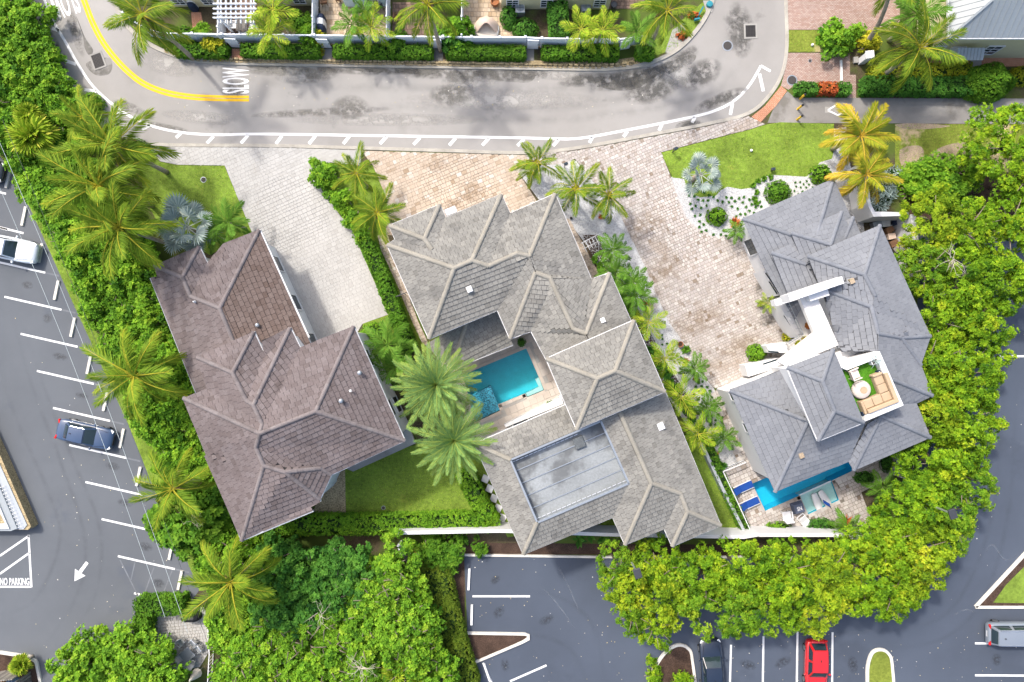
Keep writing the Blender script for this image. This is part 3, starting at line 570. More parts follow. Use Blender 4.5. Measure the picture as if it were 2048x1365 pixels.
# ================================================================ HOUSES
def lay_tiles(roof, faces, tw, te, th, gap, jit, r, keep, m, name='roof_tile', cut=None):
    """faces: lists of 3D points (one roof slope each). Courses follow the eave; every tile is a slab, proud at its lower edge."""
    full = []; b = MB(); tn = lambda: min(1, max(0, r.gauss(0.5, 0.24)))
    sm = {}
    for F in faces:
        pts = [Vector(p) for p in F]; n = Vector((0,0,0)); k = len(pts)
        for i in range(k):
            a, c = pts[i], pts[(i+1)%k]; n += Vector(((a.y-c.y)*(a.z+c.z), (a.z-c.z)*(a.x+c.x), (a.x-c.x)*(a.y+c.y)))
        n.normalize()
        if n.z < 0: n = -n
        e1 = Vector((0,0,1)).cross(n)
        if e1.length < 1e-3: e1 = Vector((1,0,0))
        e1.normalize(); e2 = n.cross(e1); o = sum(pts, Vector())/k
        P = [((p-o).dot(e1), (p-o).dot(e2)) for p in pts]
        if area2(P) < 0: P = P[::-1]
        v0 = min(p[1] for p in P); v1 = max(p[1] for p in P); u0 = min(p[0] for p in P); u1 = max(p[0] for p in P)
        y = v0; row = 0; ph = r.random()*tw
        tri = [[pts[i] for i in f] for f in tessellate_polygon([[Vector((p.x,p.y,0)) for p in pts]])]; TR = []
        for A_, B_, C_ in tri:
            nt_ = (B_-A_).cross(C_-A_)
            if nt_.length < 1e-6: continue
            nt_.normalize(); nt_ = -nt_ if nt_.z < 0 else nt_
            x1 = (e1-nt_*e1.dot(nt_)).normalized(); TR.append((A_, B_, C_, nt_, x1, nt_.cross(x1)))
        def surf(p):
            best = None; bd = 1e9
            for T_ in TR:
                A_, B_, C_ = T_[:3]; d = (B_.y-C_.y)*(A_.x-C_.x)+(C_.x-B_.x)*(A_.y-C_.y)
                l1 = ((B_.y-C_.y)*(p.x-C_.x)+(C_.x-B_.x)*(p.y-C_.y))/d; l2 = ((C_.y-A_.y)*(p.x-C_.x)+(A_.x-C_.x)*(p.y-C_.y))/d
                v = max(0,-min(l1,l2,1-l1-l2))
                if v < bd: bd = v; best = T_
            return best
        def drop(T_, p): return Vector((p.x, p.y, T_[0].z-((p.x-T_[0].x)*T_[3].x+(p.y-T_[0].y)*T_[3].y)/T_[3].z))
        while y < v1:
            x = u0-tw+((row%2)*tw/2+ph+r.uniform(-jit,jit)*tw)%tw
            while x < u1:
                q = clip_rect(P, x+gap/2, x+tw-gap/2, y+.022, y+te)
                if q:
                    a = abs(area2(q)); dy = r.uniform(-.012,.012)*jit*4
                    if a > 0.985*(tw-gap)*(te-.022): 
                        pc = o+e1*(x+tw/2)+e2*(y+te/2+dy); T_ = surf(pc); full.append((drop(T_, pc)+T_[3]*0.015, Matrix((T_[4],T_[5],T_[3])).transposed(), tn()))
                    elif a > 0.006:
                        kk = len(q); hgt = lambda p: 0.02+th*(1-(p[1]-y)/te)
                        qx = sum(p[0] for p in q)/kk; qy = sum(p[1] for p in q)/kk; T_ = surf(o+e1*qx+e2*qy); ba = [drop(T_, o+e1*p[0]+e2*p[1]) for p in q]
                        vs = [v_-T_[3]*0.01 for v_ in ba]+[v_+T_[3]*hgt(p) for v_, p in zip(ba, q)]
                        b.add(vs, [list(range(kk,2*kk))]+[[i,(i+1)%kk,kk+(i+1)%kk,kk+i] for i in range(kk)], tn())
                x += tw
            y += te; row += 1
    a = (tw-gap)/2; e = te/2-.011
    tm = MB().add([(-a,-e,-.02),(a,-e,-.02),(a,e,-.02),(-a,e,-.02),(-a,-e,th+.005),(a,-e,th+.005),(a,e,.005),(-a,e,.005)], [[4,5,6,7],[0,1,5,4],[1,2,6,5],[2,3,7,6],[3,0,4,7]], 1.0).mesh(name, m)
    full.sort(key=lambda f: -f[0].z)
    step = max(1, len(full)//max(1, keep))
    pick = set(range(0, len(full), step)[:keep]) if keep else set()
    loc = [(-a,-e,-.02),(a,-e,-.02),(a,e,-.02),(-a,e,-.02),(-a,-e,th+.005),(a,-e,th+.005),(a,e,.005),(-a,e,.005)]
    for i, (p, R, t) in enumerate(full):
        if i in pick:
            o = bpy.data.objects.new(name, tm); link(o); par(o, roof); o.matrix_basis = Matrix.Translation(p) @ R.to_4x4(); o.color = (t,t,t,1)
        else:
            b.add([p+R @ Vector(v) for v in loc], [[4,5,6,7],[0,1,5,4],[1,2,6,5],[2,3,7,6],[3,0,4,7]], t)
    if b.v: o = b.build(name+'_field', m, roof); o['kind'] = 'stuff'
def caps(roof, segs, wd, ln, hh, m, r, name='ridge_tile', lift=0.04):
    prof = [(-1,-0.25),(-.75,.45),(-.3,.9),(.3,.9),(.75,.45),(1,-0.25)]; cache = {}
    for p, q in segs:
        p = Vector(p); q = Vector(q); d = q-p; L = d.length
        if L < 0.1: continue
        if d.z < 0: p, q = q, p; d = -d
        d.normalize(); n = max(1, round(L/ln)); l = L/n; key = round(l, 2)
        if key not in cache:
            b = MB(); x1 = l*1.06; vs = [(0, a*wd/2, c*hh+.018) for a, c in prof]+[(x1, a*wd/2*.92, c*hh) for a, c in prof]; k = len(prof)
            b.add(vs, [[i, k+i, k+i+1, i+1] for i in range(k-1)]+[list(range(k)), list(range(k,2*k))[::-1]], 1.0); cache[key] = b.mesh(name, m)
        y = Vector((0,0,1)).cross(d).normalized(); z = d.cross(y); R = Matrix((d, y, z)).transposed().to_4x4()
        for i in range(n):
            o = bpy.data.objects.new(name, cache[key]); link(o); par(o, roof); g = min(1, max(0, r.gauss(.5,.22))); o.color = (g,g,g,1)
            o.matrix_basis = Matrix.Translation(p+d*(l*i)+Vector((0,0,lift+r.uniform(-.004,.004)))) @ R
class House:
    def __init__(s, name, label, px, tile, cap, under, dz=0.0):
        s.t = thing(name, label, 'house', W(px[0], px[1])); s.v = {}; s.tile = tile; s.cap = cap; s.under = under; s.dz = dz
    def P(s, k):
        if isinstance(k, str): k = s.v[k]
        return W(k[0], k[1], k[2]+s.dz)
    def roof(s, faces, ridges, tw, te, th=0.05, gap=0.02, jit=.15, keep=300, seed=1, m=None, capw=0.34, capl=0.42, caph=0.11, capm=None, kc=True):
        r = random.Random(seed); fs = [[s.P(k) for k in f] for f in faces]; b = MB()
        for f in fs:
            for tr_ in tessellate_polygon([[Vector((p.x,p.y,0)) for p in f]]): b.poly([f[i]-Vector((0,0,.02)) for i in tr_])
        rf = b.build('roof', s.under, s.t)
        lay_tiles(rf, fs, tw, te, th, gap, jit, r, keep, m or s.tile)
        caps(rf, [(s.P(a), s.P(c)) for a, c in ridges], capw, capl, caph, capm or s.cap, r)
        return rf
    def walls(s, eave, z0=0.0, ins=0.5, m='white_wall', name='wall', top=-0.06, win=True):
        pts = [s.P(k) for k in eave]; z = min(p.z for p in pts)+top; Q = inset(pts, ins)
        if win and z0 == 0:
            for p, q in zip(Q, Q[1:]+Q[:1]):
                L = (q-p).length; k = int(L/3.3)
                for i in range(k):
                    for zz in ([.5, 3.5] if z > 5.3 else [.7]):
                        if z-zz > 1.7: window(s.t, p, q, (i+.5)/k, zz, 1.3, min(1.9, z-zz-.5))
        return MB().prism(Q, z0, z).build(name, m, s.t)
    def gutter(s, pts, m='white_wall', wd=0.12, name='gutter', close=False):
        b = MB(); P = [s.P(k) for k in pts]
        if close: P.append(P[0])
        for p, q in zip(P, P[1:]): b.bar(p+Vector((0,0,-.07)), q+Vector((0,0,-.07)), wd, 0.16)
        return b.build(name, m, s.t)
def window(parent, p, q, f, z, wd, hh, name='window', frame='white_wall', glass='glass', off=0.03, local=False, bars=0):
    """a framed pane on the wall line p-q (world xy), at fraction f, sill height z; outside is to the right of p->q."""
    p = Vector((p[0],p[1],0)); q = Vector((q[0],q[1],0)); d = (q-p).normalized(); n = Vector((d.y,-d.x,0)); c = p+(q-p)*f+n*off; c.z = z+hh/2
    g = MB(); R = Matrix.Rotation(math.atan2(d.y, d.x), 4, 'Z'); g.box(c, (wd, 0.04, hh), m=R); o = g.build(name, glass, parent)
    b = MB(); e = 0.08
    for sx in (-1,1): b.box(c+d*(sx*(wd/2+e/2))+n*.02, (e, .09, hh+2*e), m=R)
    for sz in (-1,1): b.box(c+Vector((0,0,sz*(hh/2+e/2)))+n*.02, (wd, .09, e), m=R)
    for i in range(bars): b.box(c+Vector((0,0,hh*((i+1)/(bars+1)-.5)))+n*.025, (wd, .05, .045), m=R)
    if bars: b.box(c+n*.025, (.045, .05, hh), m=R)
    b.build('frame', frame, o); return o
def vent(h, px, py, z, sz=0.3, m='grey_metal'):
    p = W(px, py, z+h.dz); b = MB(); b.tube([p+Vector((0,0,-.5)), p+Vector((0,0,.1))], 0.09, 10); b.lathe(p+Vector((0,0,.1)), [(sz*.55,0),(sz*.6,.05),(sz*.45,.16),(.05,.2)], 10)
    return b.build('roof_vent', m, h.t)
def skylight(h, px, py, z, sx, rz):
    p = W(px, py, z+h.dz); return MB().box(p, (sx, sx*1.1, .22), rz).build('roof_hatch', 'white_plastic', h.t, bevel=.03)
# ---------------- house with the mauve roof
h1 = House('house', 'two storey house with mauve brown tiled hip roof and garage wing, left of centre', (560,800), 'roof_mauve', 'cap_mauve', 'underlay')
e = 6.9; h1.v = dict(R1=(519.6,867.4,8.95), R2=(631.7,823,8.9), SE=(809.7,882,e), NE=(707.5,653,e), a2=(681,662.4,e), a3=(675.5,650,e), b0=(600,683,e), b1=(600.4,696,e),
 W=(367,796.6,e), wn=(414,778.4,e), A=(465.2,746,7.9), Aw=(394.4,715,e), An=(508,663.7,e), Ae=(530,712,e), Ar=(493,801.5,8.2), B=(507,810.7,8.5), Bn=(580.6,655.8,e), Bw=(523,682,e), Bj=(524.6,849.3,8.7),
 S1=(512,895.4,8.5), S2=(527.9,931.7,8.4), S3=(570.7,944.9,8.4), SW=(483.4,1081.7,e), w1=(412.5,910,e), w2=(409,912,e), s1=(626.8,1022.3,e), s2=(621.8,1014,e), s3=(640,1004,e), SE2=(640,999,e), y1=(641.6,936.6,7.35), y2=(663,949.8,e), v1=(577,917,7.9))
rf1 = h1.roof([['NE','SE','R2'],['NE','R2','R1','Bj','b1'],['SE','y2','y1','v1','S1','R1','R2'],['W','R1','S1','S2','SW','w2','w1'],['W','wn','Bj','R1'],['Aw','wn','Bj','B','Ar','A'],['Aw','An','A'],['An','Ae','Ar','A'],['Bw','Bn','B','Ar','Ae'],['Bn','b1','Bj','B'],['SW','S2','S3','SE2','s3','s2','s1'],['S2','S1','v1','y1','S3'],['S3','y1','y2','SE2']],
 [('R1','R2'),('R2','NE'),('R2','SE'),('R1','W'),('R1','S1'),('S1','S2'),('S2','SW'),('S2','S3'),('S3','SE2'),('S3','y1'),('y1','y2'),('A','Aw'),('A','An'),('A','Ar'),('B','Bn'),('B','Bj'),('Bj','R1'),('Ar','B')], 0.46, 0.37, seed=2, jit=.3)
h1.gutter(['NE','SE']); h1.gutter(['SE','y2']); h1.gutter(['y2','SE2','s3']); h1.gutter(['An','Ae']); h1.gutter(['Bn','b1']); h1.gutter(['W','SW','s1'], 'grey_wall')
h1.walls(['W','SW','s1','s3','SE2','y2','SE','NE','a3','b0','Bn','Bw','An','Aw','wn'])
g = 4.4; h1.v.update(gNE=(518.4,460,g), g1=(447,487,g), gv=(415,528,g), gn=(398.4,493,g), gw=(309,532,g), ga=(365,555,5.25), gr=(381,593,5.35), gR=(439.5,617,6.1), gs=(490,740,6.1), gE=(640,730,g), gW=(400,806,g), gw2=(301,556.5,g), gw3=(316,553,g))
rg1 = h1.roof([['gNE','gR','gs','gE']], [('gNE','gR')], 0.46, 0.37, seed=3, keep=120, m='roof_brown', jit=.3)
rg2 = h1.roof([['gNE','g1','gv','gr','gR'],['gw','gw3','gw2','gW','gs','gR','gr','ga'],['gw','gn','ga'],['gn','gv','gr','ga']], [('gr','gR'),('gR','gs'),('ga','gr'),('ga','gw'),('ga','gn')], 0.46, 0.37, seed=4, keep=160, jit=.3)
h1.gutter(['gNE',(616.9,676,g)], wd=.22); h1.gutter(['gn','gv']); h1.gutter(['gw2','gW'], 'grey_wall')
h1.walls([(309,535,g),(398.4,496,g),(412,520,g),(516,464,g),(640,730,g),(400,806,g)], ins=.45)
MB().prism(gl([(690,934),(812,880),(806,860),(818,852),(826,870),(832,886),(708,942)]), 0, .35).build('terrace_slab', 'concrete', h1.t)
wl = [W(807,883,e), W(709,653,e)]; ww = inset([h1.P('SE'), h1.P('NE'), h1.P('R2')], .5)
for f_, z_ in ((.2,.5),(.5,.5),(.8,.5),(.2,3.8),(.5,3.8),(.8,3.8)):
    A_ = h1.P('SE'); B_ = h1.P('NE'); d_ = (B_-A_).normalized(); nn = Vector((d_.y,-d_.x,0)); pass
for a in ((516,650,6.0),(582,655,0)):
    pass
vent(h1, 516,651,5.45); vent(h1, 720,746,7.6); vent(h1, 683,802,8.4); skylight(h1, 701,782,8.1,.16,.4)
vent(h1, 390,604,5.6,.12,'white_plastic')
# ---------------- house with the beige-grey roof
h2 = House('house', 'two storey house with weathered beige grey tiled hip roofs around a pool courtyard, centre', (1130,760), 'roof_beige', 'cap_beige', 'underlay_beige')
e = 6.0; s_ = 6.0; h2.v = dict(bW=(778.7,451.7,e), bN=(879.5,409.8,e), bn=(891,436,e), bs=(790.6,480,e), MW=(774.6,490.3,e), ba=(849,478.4,6.8), br=(864,499,6.85), MS=(858,678,e), M1=(908.7,536.8,7.6), M2=(944,521.6,7.55), n2=(1002.6,389.5,e), k2=(1020,427.6,e), V2=(977,533,7.3), M3=(1035,507,7.3), n3=(1110,388,e), M4=(1059.4,512.7,7.3),
 C1=(995,620.6,e), C2=(1020,678,e), C3=(1062,662.5,e), C4=(1094,722,e), M5=(1071,546,7.15), M6=(1101,557,7.2), M7=(1147,658.7,7.2), M8=(1172,667.6,7.2), E1=(1182.5,559,e), E2=(1219.3,546,e), E3=(1270,662,e), t1=(1200,730,7.3), cv=(1095,590,6.9))
r2 = h2.roof([['bW','bN','ba'],['bW','ba','br','bs'],['bN','bn','br','ba'],['MW','M1','M2','n2','bn','br','bs'],['n2','k2','V2','M2'],['k2','n3','M4','M3','V2'],['MW','MS','M1'],['MS','C1','M4','M3','V2','M2','M1'],['C1','C2','M5','M4'],['n3','E1','M6','M5','M4'],['E1','E2','M8','M7','M6'],['E2','E3','t1','M8'],['C2','C3','cv','M6','M5'],['C3','C4','t1','M8','M7','M6','cv']],
 [('bW','ba'),('bN','ba'),('ba','br'),('MW','M1'),('M1','M2'),('M2','n2'),('M2','V2'),('V2','M3'),('M3','M4'),('M4','n3'),('M1','MS'),('M5','C2'),('M5','M6'),('M6','M7'),('M7','M8'),('M8','E2')], 0.40, 0.36, seed=5, capw=.36, caph=.1, capl=.6)
h2.gutter(['bs','bW','bN','bn','n2','k2','n3','E1','E2','E3'], wd=.1); h2.gutter(['bs','MW','MS','C1','C2','C3','C4'], wd=.12)
h2.walls(['bW','bN','bn','n2','k2','n3','E1','E2','E3','t1','C4','C3','C2','C1','MS','MW','bs'])
t = 8.3; h2.v.update(T1=(1092.4,718,t), T2=(1268,641,t), T3=(1329.8,783.6,t), T4=(1153.3,859,t), Ta=(1195,757.5,9.4), Tb=(1230.8,742,9.4))
r2t = h2.roof([['T1','T2','Tb','Ta'],['T2','T3','Tb'],['T3','T4','Ta','Tb'],['T4','T1','Ta']], [('T1','Ta'),('Ta','Tb'),('T2','Tb'),('T3','Tb'),('T4','Ta')], 0.40, 0.36, seed=6, keep=150, capw=.36, caph=.1, capl=.6)
h2.gutter(['T1','T2','T3','T4'], close=True, wd=.12); h2.walls(['T1','T2','T3','T4'], z0=5.5)
h2.v.update(W=(949.3,888,s_), N1=(1115,817,s_), N2=(1190,785,s_), w1=(1021,920,6.9), w2=(1201.6,842.5,6.9), w3=(1257.4,967,6.9), w4=(1074.6,1045.4,6.9), SW=(1046.7,1109,s_), s1=(1225.7,1035,s_), b4=(1249.8,1090,s_), n4=(1328.5,1057.6,s_), b5=(1344.5,1093,s_), SE=(1441.5,1051.7,s_), NE=(1331,786,s_), Q0=(1228,798,7.5), Q1=(1246,838.7,7.5), Q2=(1303,967,7.5), Q3=(1361.5,988.5,6.85), Q4=(1375.5,1024,6.85))
r2s = h2.roof([['W','N1','N2','w2','w1'],['W','w1','w4','SW'],['SW','w4','w3','s1'],['w2','Q0','Q1','Q2','w3'],['w3','Q2','b4','s1'],['b4','Q2','Q3','n4'],['n4','Q3','Q4','b5'],['b5','Q4','SE'],['NE','Q0','Q1','Q2','Q3','Q4','SE']],
 [('W','w1'),('w4','SW'),('Q0','Q1'),('Q1','Q2'),('Q2','b4'),('Q2','Q3'),('Q3','Q4'),('Q4','b5'),('Q4','SE')], 0.40, 0.36, seed=7, capw=.36, caph=.1, capl=.6)
h2.gutter(['W','SW','s1','b4','n4','b5','SE','NE'], wd=.1); h2.gutter(['W','N1','N2'], wd=.12)
h2.walls(['W','N1','N2','NE','SE','b5','n4','b4','s1','SW'], top=-.05)
# sunken flat roof inside the south wing
wz = 6.35; wp = [W(h2.v[k][0], h2.v[k][1], 6.9) for k in ('w1','w2','w3','w4')]
fr = MB().poly([(p.x,p.y,wz) for p in wp][::-1]).build('flat_roof', 'flat_roof', h2.t)
b = MB()
for i in range(4):
    p, q = wp[i], wp[(i+1)%4]; b.bar((p.x,p.y,6.68), (q.x,q.y,6.68), .14, .62)
b.build('roof_curb', 'grey_metal', h2.t)
for k in (0.2,0.4,0.6,0.8):
    p = wp[0].lerp(wp[3], k); q = wp[1].lerp(wp[2], k); MB().bar((p.x,p.y,wz+.03), (q.x,q.y,wz+.03), .07, .05).build('roof_seam', 'grey_metal', fr)
for i in range(36):
    p = wp[3].lerp(wp[2], (i+.5)/36); MB().box((p.x+.02,p.y+.22,wz+.2), (.05,.3,.03), -1.15).build('vent_slat', 'steel', fr) if i%2 == 0 else None
for i in range(30):
    p = wp[0].lerp(wp[1], (i+.5)/40); MB().box((p.x+.1,p.y-.25,wz+.2), (.05,.3,.03), -1.15).build('vent_slat', 'steel', fr) if i%2 == 0 else None
p = W(1158,885,wz); MB().box(p+Vector((0,0,.12)), (.8,.85,.24), .4).build('roof_unit', 'dark_unit', h2.t, bevel=.03)
# lower courtyard roof in the shade, chimney bit, skylights
h2.v.update(c1=(885,690,3.4), c2=(1000,640,3.4), c3=(1030,705,3.4), c4=(925,750,3.4), ca=(940,650,4.4), cb=(1008,625,4.4), cc=(912,706,3.7))
h2.v.update(L1=(850,690,3.3), L2=(905,738,3.3), L3=(1026,690,3.3), L4=(985,600,4.6), L5=(935,640,4.6))
r2c = h2.roof([['L5','L4','L3','L2'],['L1','L5','L2']], [('L5','L2')], .40, .36, seed=8, keep=60, capw=.36)
h2.gutter(['L2','L3'], wd=.14)
skylight(h2, 939,579,7.0,.42,.4); skylight(h2, 1205.5,641,6.75,.35,.4); skylight(h2, 1321.6,853,6.6,.5,.4)
MB().box(W(902,424,5.2), (.9,.5,.8), .4).build('roof_box', 'white_wall', h2.t)
for f_ in (.2,.5,.8):
    A_, B_ = h2.P('SE'), h2.P('NE'); d_ = (B_-A_).normalized(); nn = Vector((d_.y,-d_.x,0)); pass
# ---------------- house with the slate roof
h3 = House('house', 'white two storey house with slate grey tiled roofs and a roof terrace, right', (1640,700), 'roof_slate', 'cap_slate', 'underlay_slate', dz=-1.2)
v = h3.v; n = 4.8
v.update(Nw=(1484.7,437.8,n), Nn=(1666.4,357.8,n), Na=(1629,485,6.3), Nb=(1650,535,6.3), Nc=(1528,536,n), Nd=(1590,640,n), Ne=(1721,480,n), Nf=(1765,575,n), g1=(1581,466,6.0), g2=(1683,424,5.7), g3=(1661,490,6.65), g4=(1703,470,5.7), g5=(1683,530,6.7), g6=(1612,540,6.0), j1=(1655,458,5.3), j2=(1706,435,5.3), j3=(1689,477,5.95), j4=(1724,476,5.3), j5=(1705,515,5.95))
k3 = dict(tw=.52, te=.40, th=.035, gap=.012, jit=.1, capw=.34, capl=.5, caph=.1)
h3.roof([['Nw','Nn','Na'],['Nw','Na','Nb','Nd','Nc'],['Nn','Ne','Nf','Nb','Na']], [('Nw','Na'),('Nn','Na')], seed=11, keep=80, **k3)
h3.roof([['g1','g2','g3'],['g2','g4','g5','g3'],['g1','g3','g5','g6']], [('g2','g3'),('g1','g3')], seed=12, keep=30, **k3)
h3.roof([['j1','j2','j3'],['j2','j4','j5','j3']], [('j2','j3')], seed=13, keep=10, **k3)
h3.walls(['Nw','Nn','Nf','Nd','Nc'], ins=.5)
e = 6.8; v.update(Wn=(1614.3,512.7,e), Nn2=(1760,450.5,e), ap=(1728.6,549.5,8.05), r1=(1742.6,614,8.1), r2=(1756.5,667.6,8.35), w1=(1640,571,e), w2=(1678,690,e), w3=(1683,704,7.3), Ec=(1860.7,672.7,e), q1=(1802,676,7.55), Eb=(1841.6,731,e), q2=(1755,703,8.35), q3=(1783,759,8.1), E2=(1864.5,791.7,e), E3=(1832.7,807,e), q4=(1800,808,7.2), d1=(1650,580,7.15), d2=(1690,567,7.65), d3=(1750,592,8.12))
h3.roof([['Nn2','Wn','ap'],['Wn','w1','d1','d2','d3','ap'],['d1','r1','d3','d2'],['d1','w1','w2','w3','q2','r2','r1'],['Nn2','ap','d3','r1','r2','q1','Ec'],['q1','Eb','Ec'],['r2','q2','Eb','q1'],['q2','q3','E2','Eb'],['q3','q4','E3','E2']],
 [('Wn','ap'),('Nn2','ap'),('ap','d3'),('r1','r2'),('d1','r1'),('r2','q1'),('q1','Ec'),('q1','Eb'),('q3','E2')], seed=14, keep=150, **k3)
v.update(sa=(1761.6,832,7.95), SE=(1860.7,875.5,e), S2=(1707,941.6,e), S3=(1697,922.5,e), s4=(1735,848,7.7), NW=(1459,781.6,e), SW=(1549.6,984.7,e), wa=(1615.6,842.5,8.5), s5=(1730,846,8.1), N5=(1573,735,e), N6=(1640,850,8.3))
h3.roof([['E3','SE','sa','q4'],['SE','S2','sa'],['S2','S3','s4','sa'],['NW','SW','wa'],['SW','S3','s5','wa'],['NW','wa','N6','N5']], [('sa','SE'),('sa','S2'),('NW','wa'),('SW','wa')], seed=15, keep=150, **k3)
h3.walls(['NW','SW','S3','S2','SE','E3','E2','Eb','Ec','Nn2','Wn','w1','w2','N5'], ins=.5, win=False)
x = 5.7; v.update(B1=(1542,506,x), B2=(1600,480,x), B3=(1632,524,6.3), B4=(1611,529,6.2), B5=(1638,570,6.3), B6=(1576,589,x))
h3.roof([['B1','B6','B5','B4'],['B1','B2','B3','B4']], [('B1','B4')], seed=16, keep=40, **k3)
h3.walls(['B1','B2','B3','B5','B6'], ins=.35)
t = 9.4; v.update(P0=(1573.7,734.6,t), Pn=(1666,699,t), Pt=(1681,734,t), Pe=(1727,845,t), Ps=(1636,882,t), P1=(1644.8,762.5,10.2), P2=(1669,822,10.2))
h3.roof([['P0','Pn','P1'],['P0','P1','P2','Ps'],['Ps','P2','Pe'],['Pn','Pt','Pe','P2','P1']], [('P0','P1'),('Pn','P1'),('P1','P2'),('P2','Ps'),('P2','Pe')], seed=17, keep=60, **k3)
h3.walls(['P0','Pn','Pt','Pe','Ps'], z0=4.0, ins=.3, name='tower_wall'); h3.gutter(['P0','Ps','Pe'], wd=.14)
# roof terrace: artificial turf inside a white parapet
tz = 7.75; tp = [W(1679,734.6,tz), W(1759,703,tz), W(1807,811,tz), W(1726,845,tz)]
fz = tz-0.6
trf = MB().poly([(p.x,p.y,fz) for p in tp][::-1]).build('terrace_turf', 'turf', h3.t)
b = MB(); tin = inset(tp, .42); q4_ = [Vector((p.x,p.y)) for p in tp]
if area2(q4_) < 0: q4_ = q4_[::-1]
for i in range(4):
    a, c = q4_[i], q4_[(i+1)%4]; ai, ci = tin[i], tin[(i+1)%4]
    if abs((a-c).normalized().x) < .5 and (a.x+c.x)/2 < (sum(p.x for p in tp)/4): continue
    b.prism([a, c, ci, ai], 4.5, tz+.02)
b.build('parapet', 'white_wall', h3.t)
# white canopy roof over the entrance, fin wall, balcony
cz = 5.8
can = [W(p[0],p[1],cz) for p in ((1599,595.6),(1633,591.5),(1677,690.7),(1573,733),(1555.4,723.7),(1628.8,665.7))]
MB().prism(can, cz-.5, cz, bottom=True).build('canopy_roof', 'warm_white', h3.t)
fz_ = 7.0; fin = [W(p[0],p[1],fz_) for p in ((1575,590),(1674.7,558.5),(1678,565),(1649,583),(1622,596),(1577,606))]
MB().bar(W(1570,598,6.2), W(1676,562,6.2), .55, 1.6).build('fin_wall', 'white_wall', h3.t); MB().bar(W(1612,592,6.0), W(1650,580,6.0), .95, .9).build('fin_wall', 'white_wall', h3.t)
MB().bar(W(1546,607,3.9), W(1590,594,3.9), .5, .9).build('fin_wall', 'white_wall', h3.t)
bz = 3.0; bal = [W(p[0],p[1],bz) for p in ((1573,600),(1600,596),(1632,668),(1582,703),(1574,689),(1607,668))]
MB().prism(bal, bz-.3, bz, bottom=True).build('balcony_floor', 'warm_white', h3.t)
MB().prism([W(p[0],p[1],2.7) for p in ((1578,600),(1650,590),(1700,700),(1590,730),(1585,703),(1632,668))], 0, 2.7).build('wall', 'white_wall', h3.t)
b = MB(); rail = [W(p[0],p[1],bz+1.0) for p in ((1574.8,599.6),(1607,669),(1576,689))]
for p, q in zip(rail, rail[1:]):
    b.bar(p, q, .05, .05); b.bar(p-Vector((0,0,.5)), q-Vector((0,0,.5)), .03, .03)
    for i in range(7): u = p.lerp(q, i/6); b.bar(u, u-Vector((0,0,1.0)), .04, .04)
b.build('railing', 'grey_metal', h3.t)
# lower white walls and louvred windows west of the entrance
def lwall(pts, z, m='white_wall', nm='wall'): return MB().prism([W(p[0],p[1],z) for p in pts], 0, z).build(nm, m, h3.t)
lwall([(1556,606),(1575,601),(1608,668),(1598,676)], 2.6)
lwall([(1533,692),(1584,684),(1578,706),(1540,706)], 2.2)
lwall([(1490,731),(1556,716),(1562,734),(1497,754)], 1.6)
for a_ in ((1537,703,1557,705),(1526,729,1556,719)): MB().bar(W(a_[0],a_[1],2.3), W(a_[2],a_[3],2.3), .12, .05).build('window_louvre','glass',h3.t)
wq = [W(1532,541,0), W(1561,588,0)]
for (x0,y0,x1,y1,z) in ((1535,545,1549,565,2.5),(1542,562,1558,587,2.5),(1562,607,1577,628,2.3),(1572,630,1589,655,2.3)):
    for k in range(3):
        d = (k-1)*4; p = W(x0+d,y0-d*.35,z+.02+k*.02); q = W(x1+d,y1-d*.35,z+.02+k*.02)
        MB().bar(p, q, .09, .05).build('window_louvre', 'glass', h3.t)
MB().prism([W(p[0],p[1],2.45) for p in ((1527,541),(1545,538),(1567,588),(1556,592))], 0, 2.45).build('bay', 'white_wall', h3.t)
A_, B_ = h3.P('NW'), h3.P('SW'); d_ = (B_-A_).normalized(); nn = Vector((d_.y,-d_.x,0))
A2, B2 = A_-nn*(-.5), B_-nn*(-.5)
for f_ in (.10,.42): window(h3.t, B_+nn*0, A_, 1-f_, 3.2, .8, 1.1) if False else window(h3.t, A_+(-nn if nn.x > 0 else nn)*-.5, B_+(-nn if nn.x > 0 else nn)*-.5, f_, 3.4, .75, 1.1)
for px_, py_, zz in ((1702,563,7.55),(1601,911,7.35)): MB().box(W(px_,py_,zz-1.2+.2), (.35,.4,.5), .4).build('chimney_pot', 'dry_soil', h3.t, bevel=.02)
for ka, kb in (('SW','S3'),('S2','SE'),('Ec','Nn2')):
    A_, B_ = h3.P(ka), h3.P(kb); d_ = (B_-A_).normalized(); nn = Vector((d_.y,-d_.x,0)); k_ = int((B_-A_).length/2.6)
    for i in range(k_):
        for zz in (.1,3.2): window(h3.t, A_-nn*.5, B_-nn*.5, (i+.5)/k_, zz, 1.7, 2.2 if zz < 1 else 1.7)
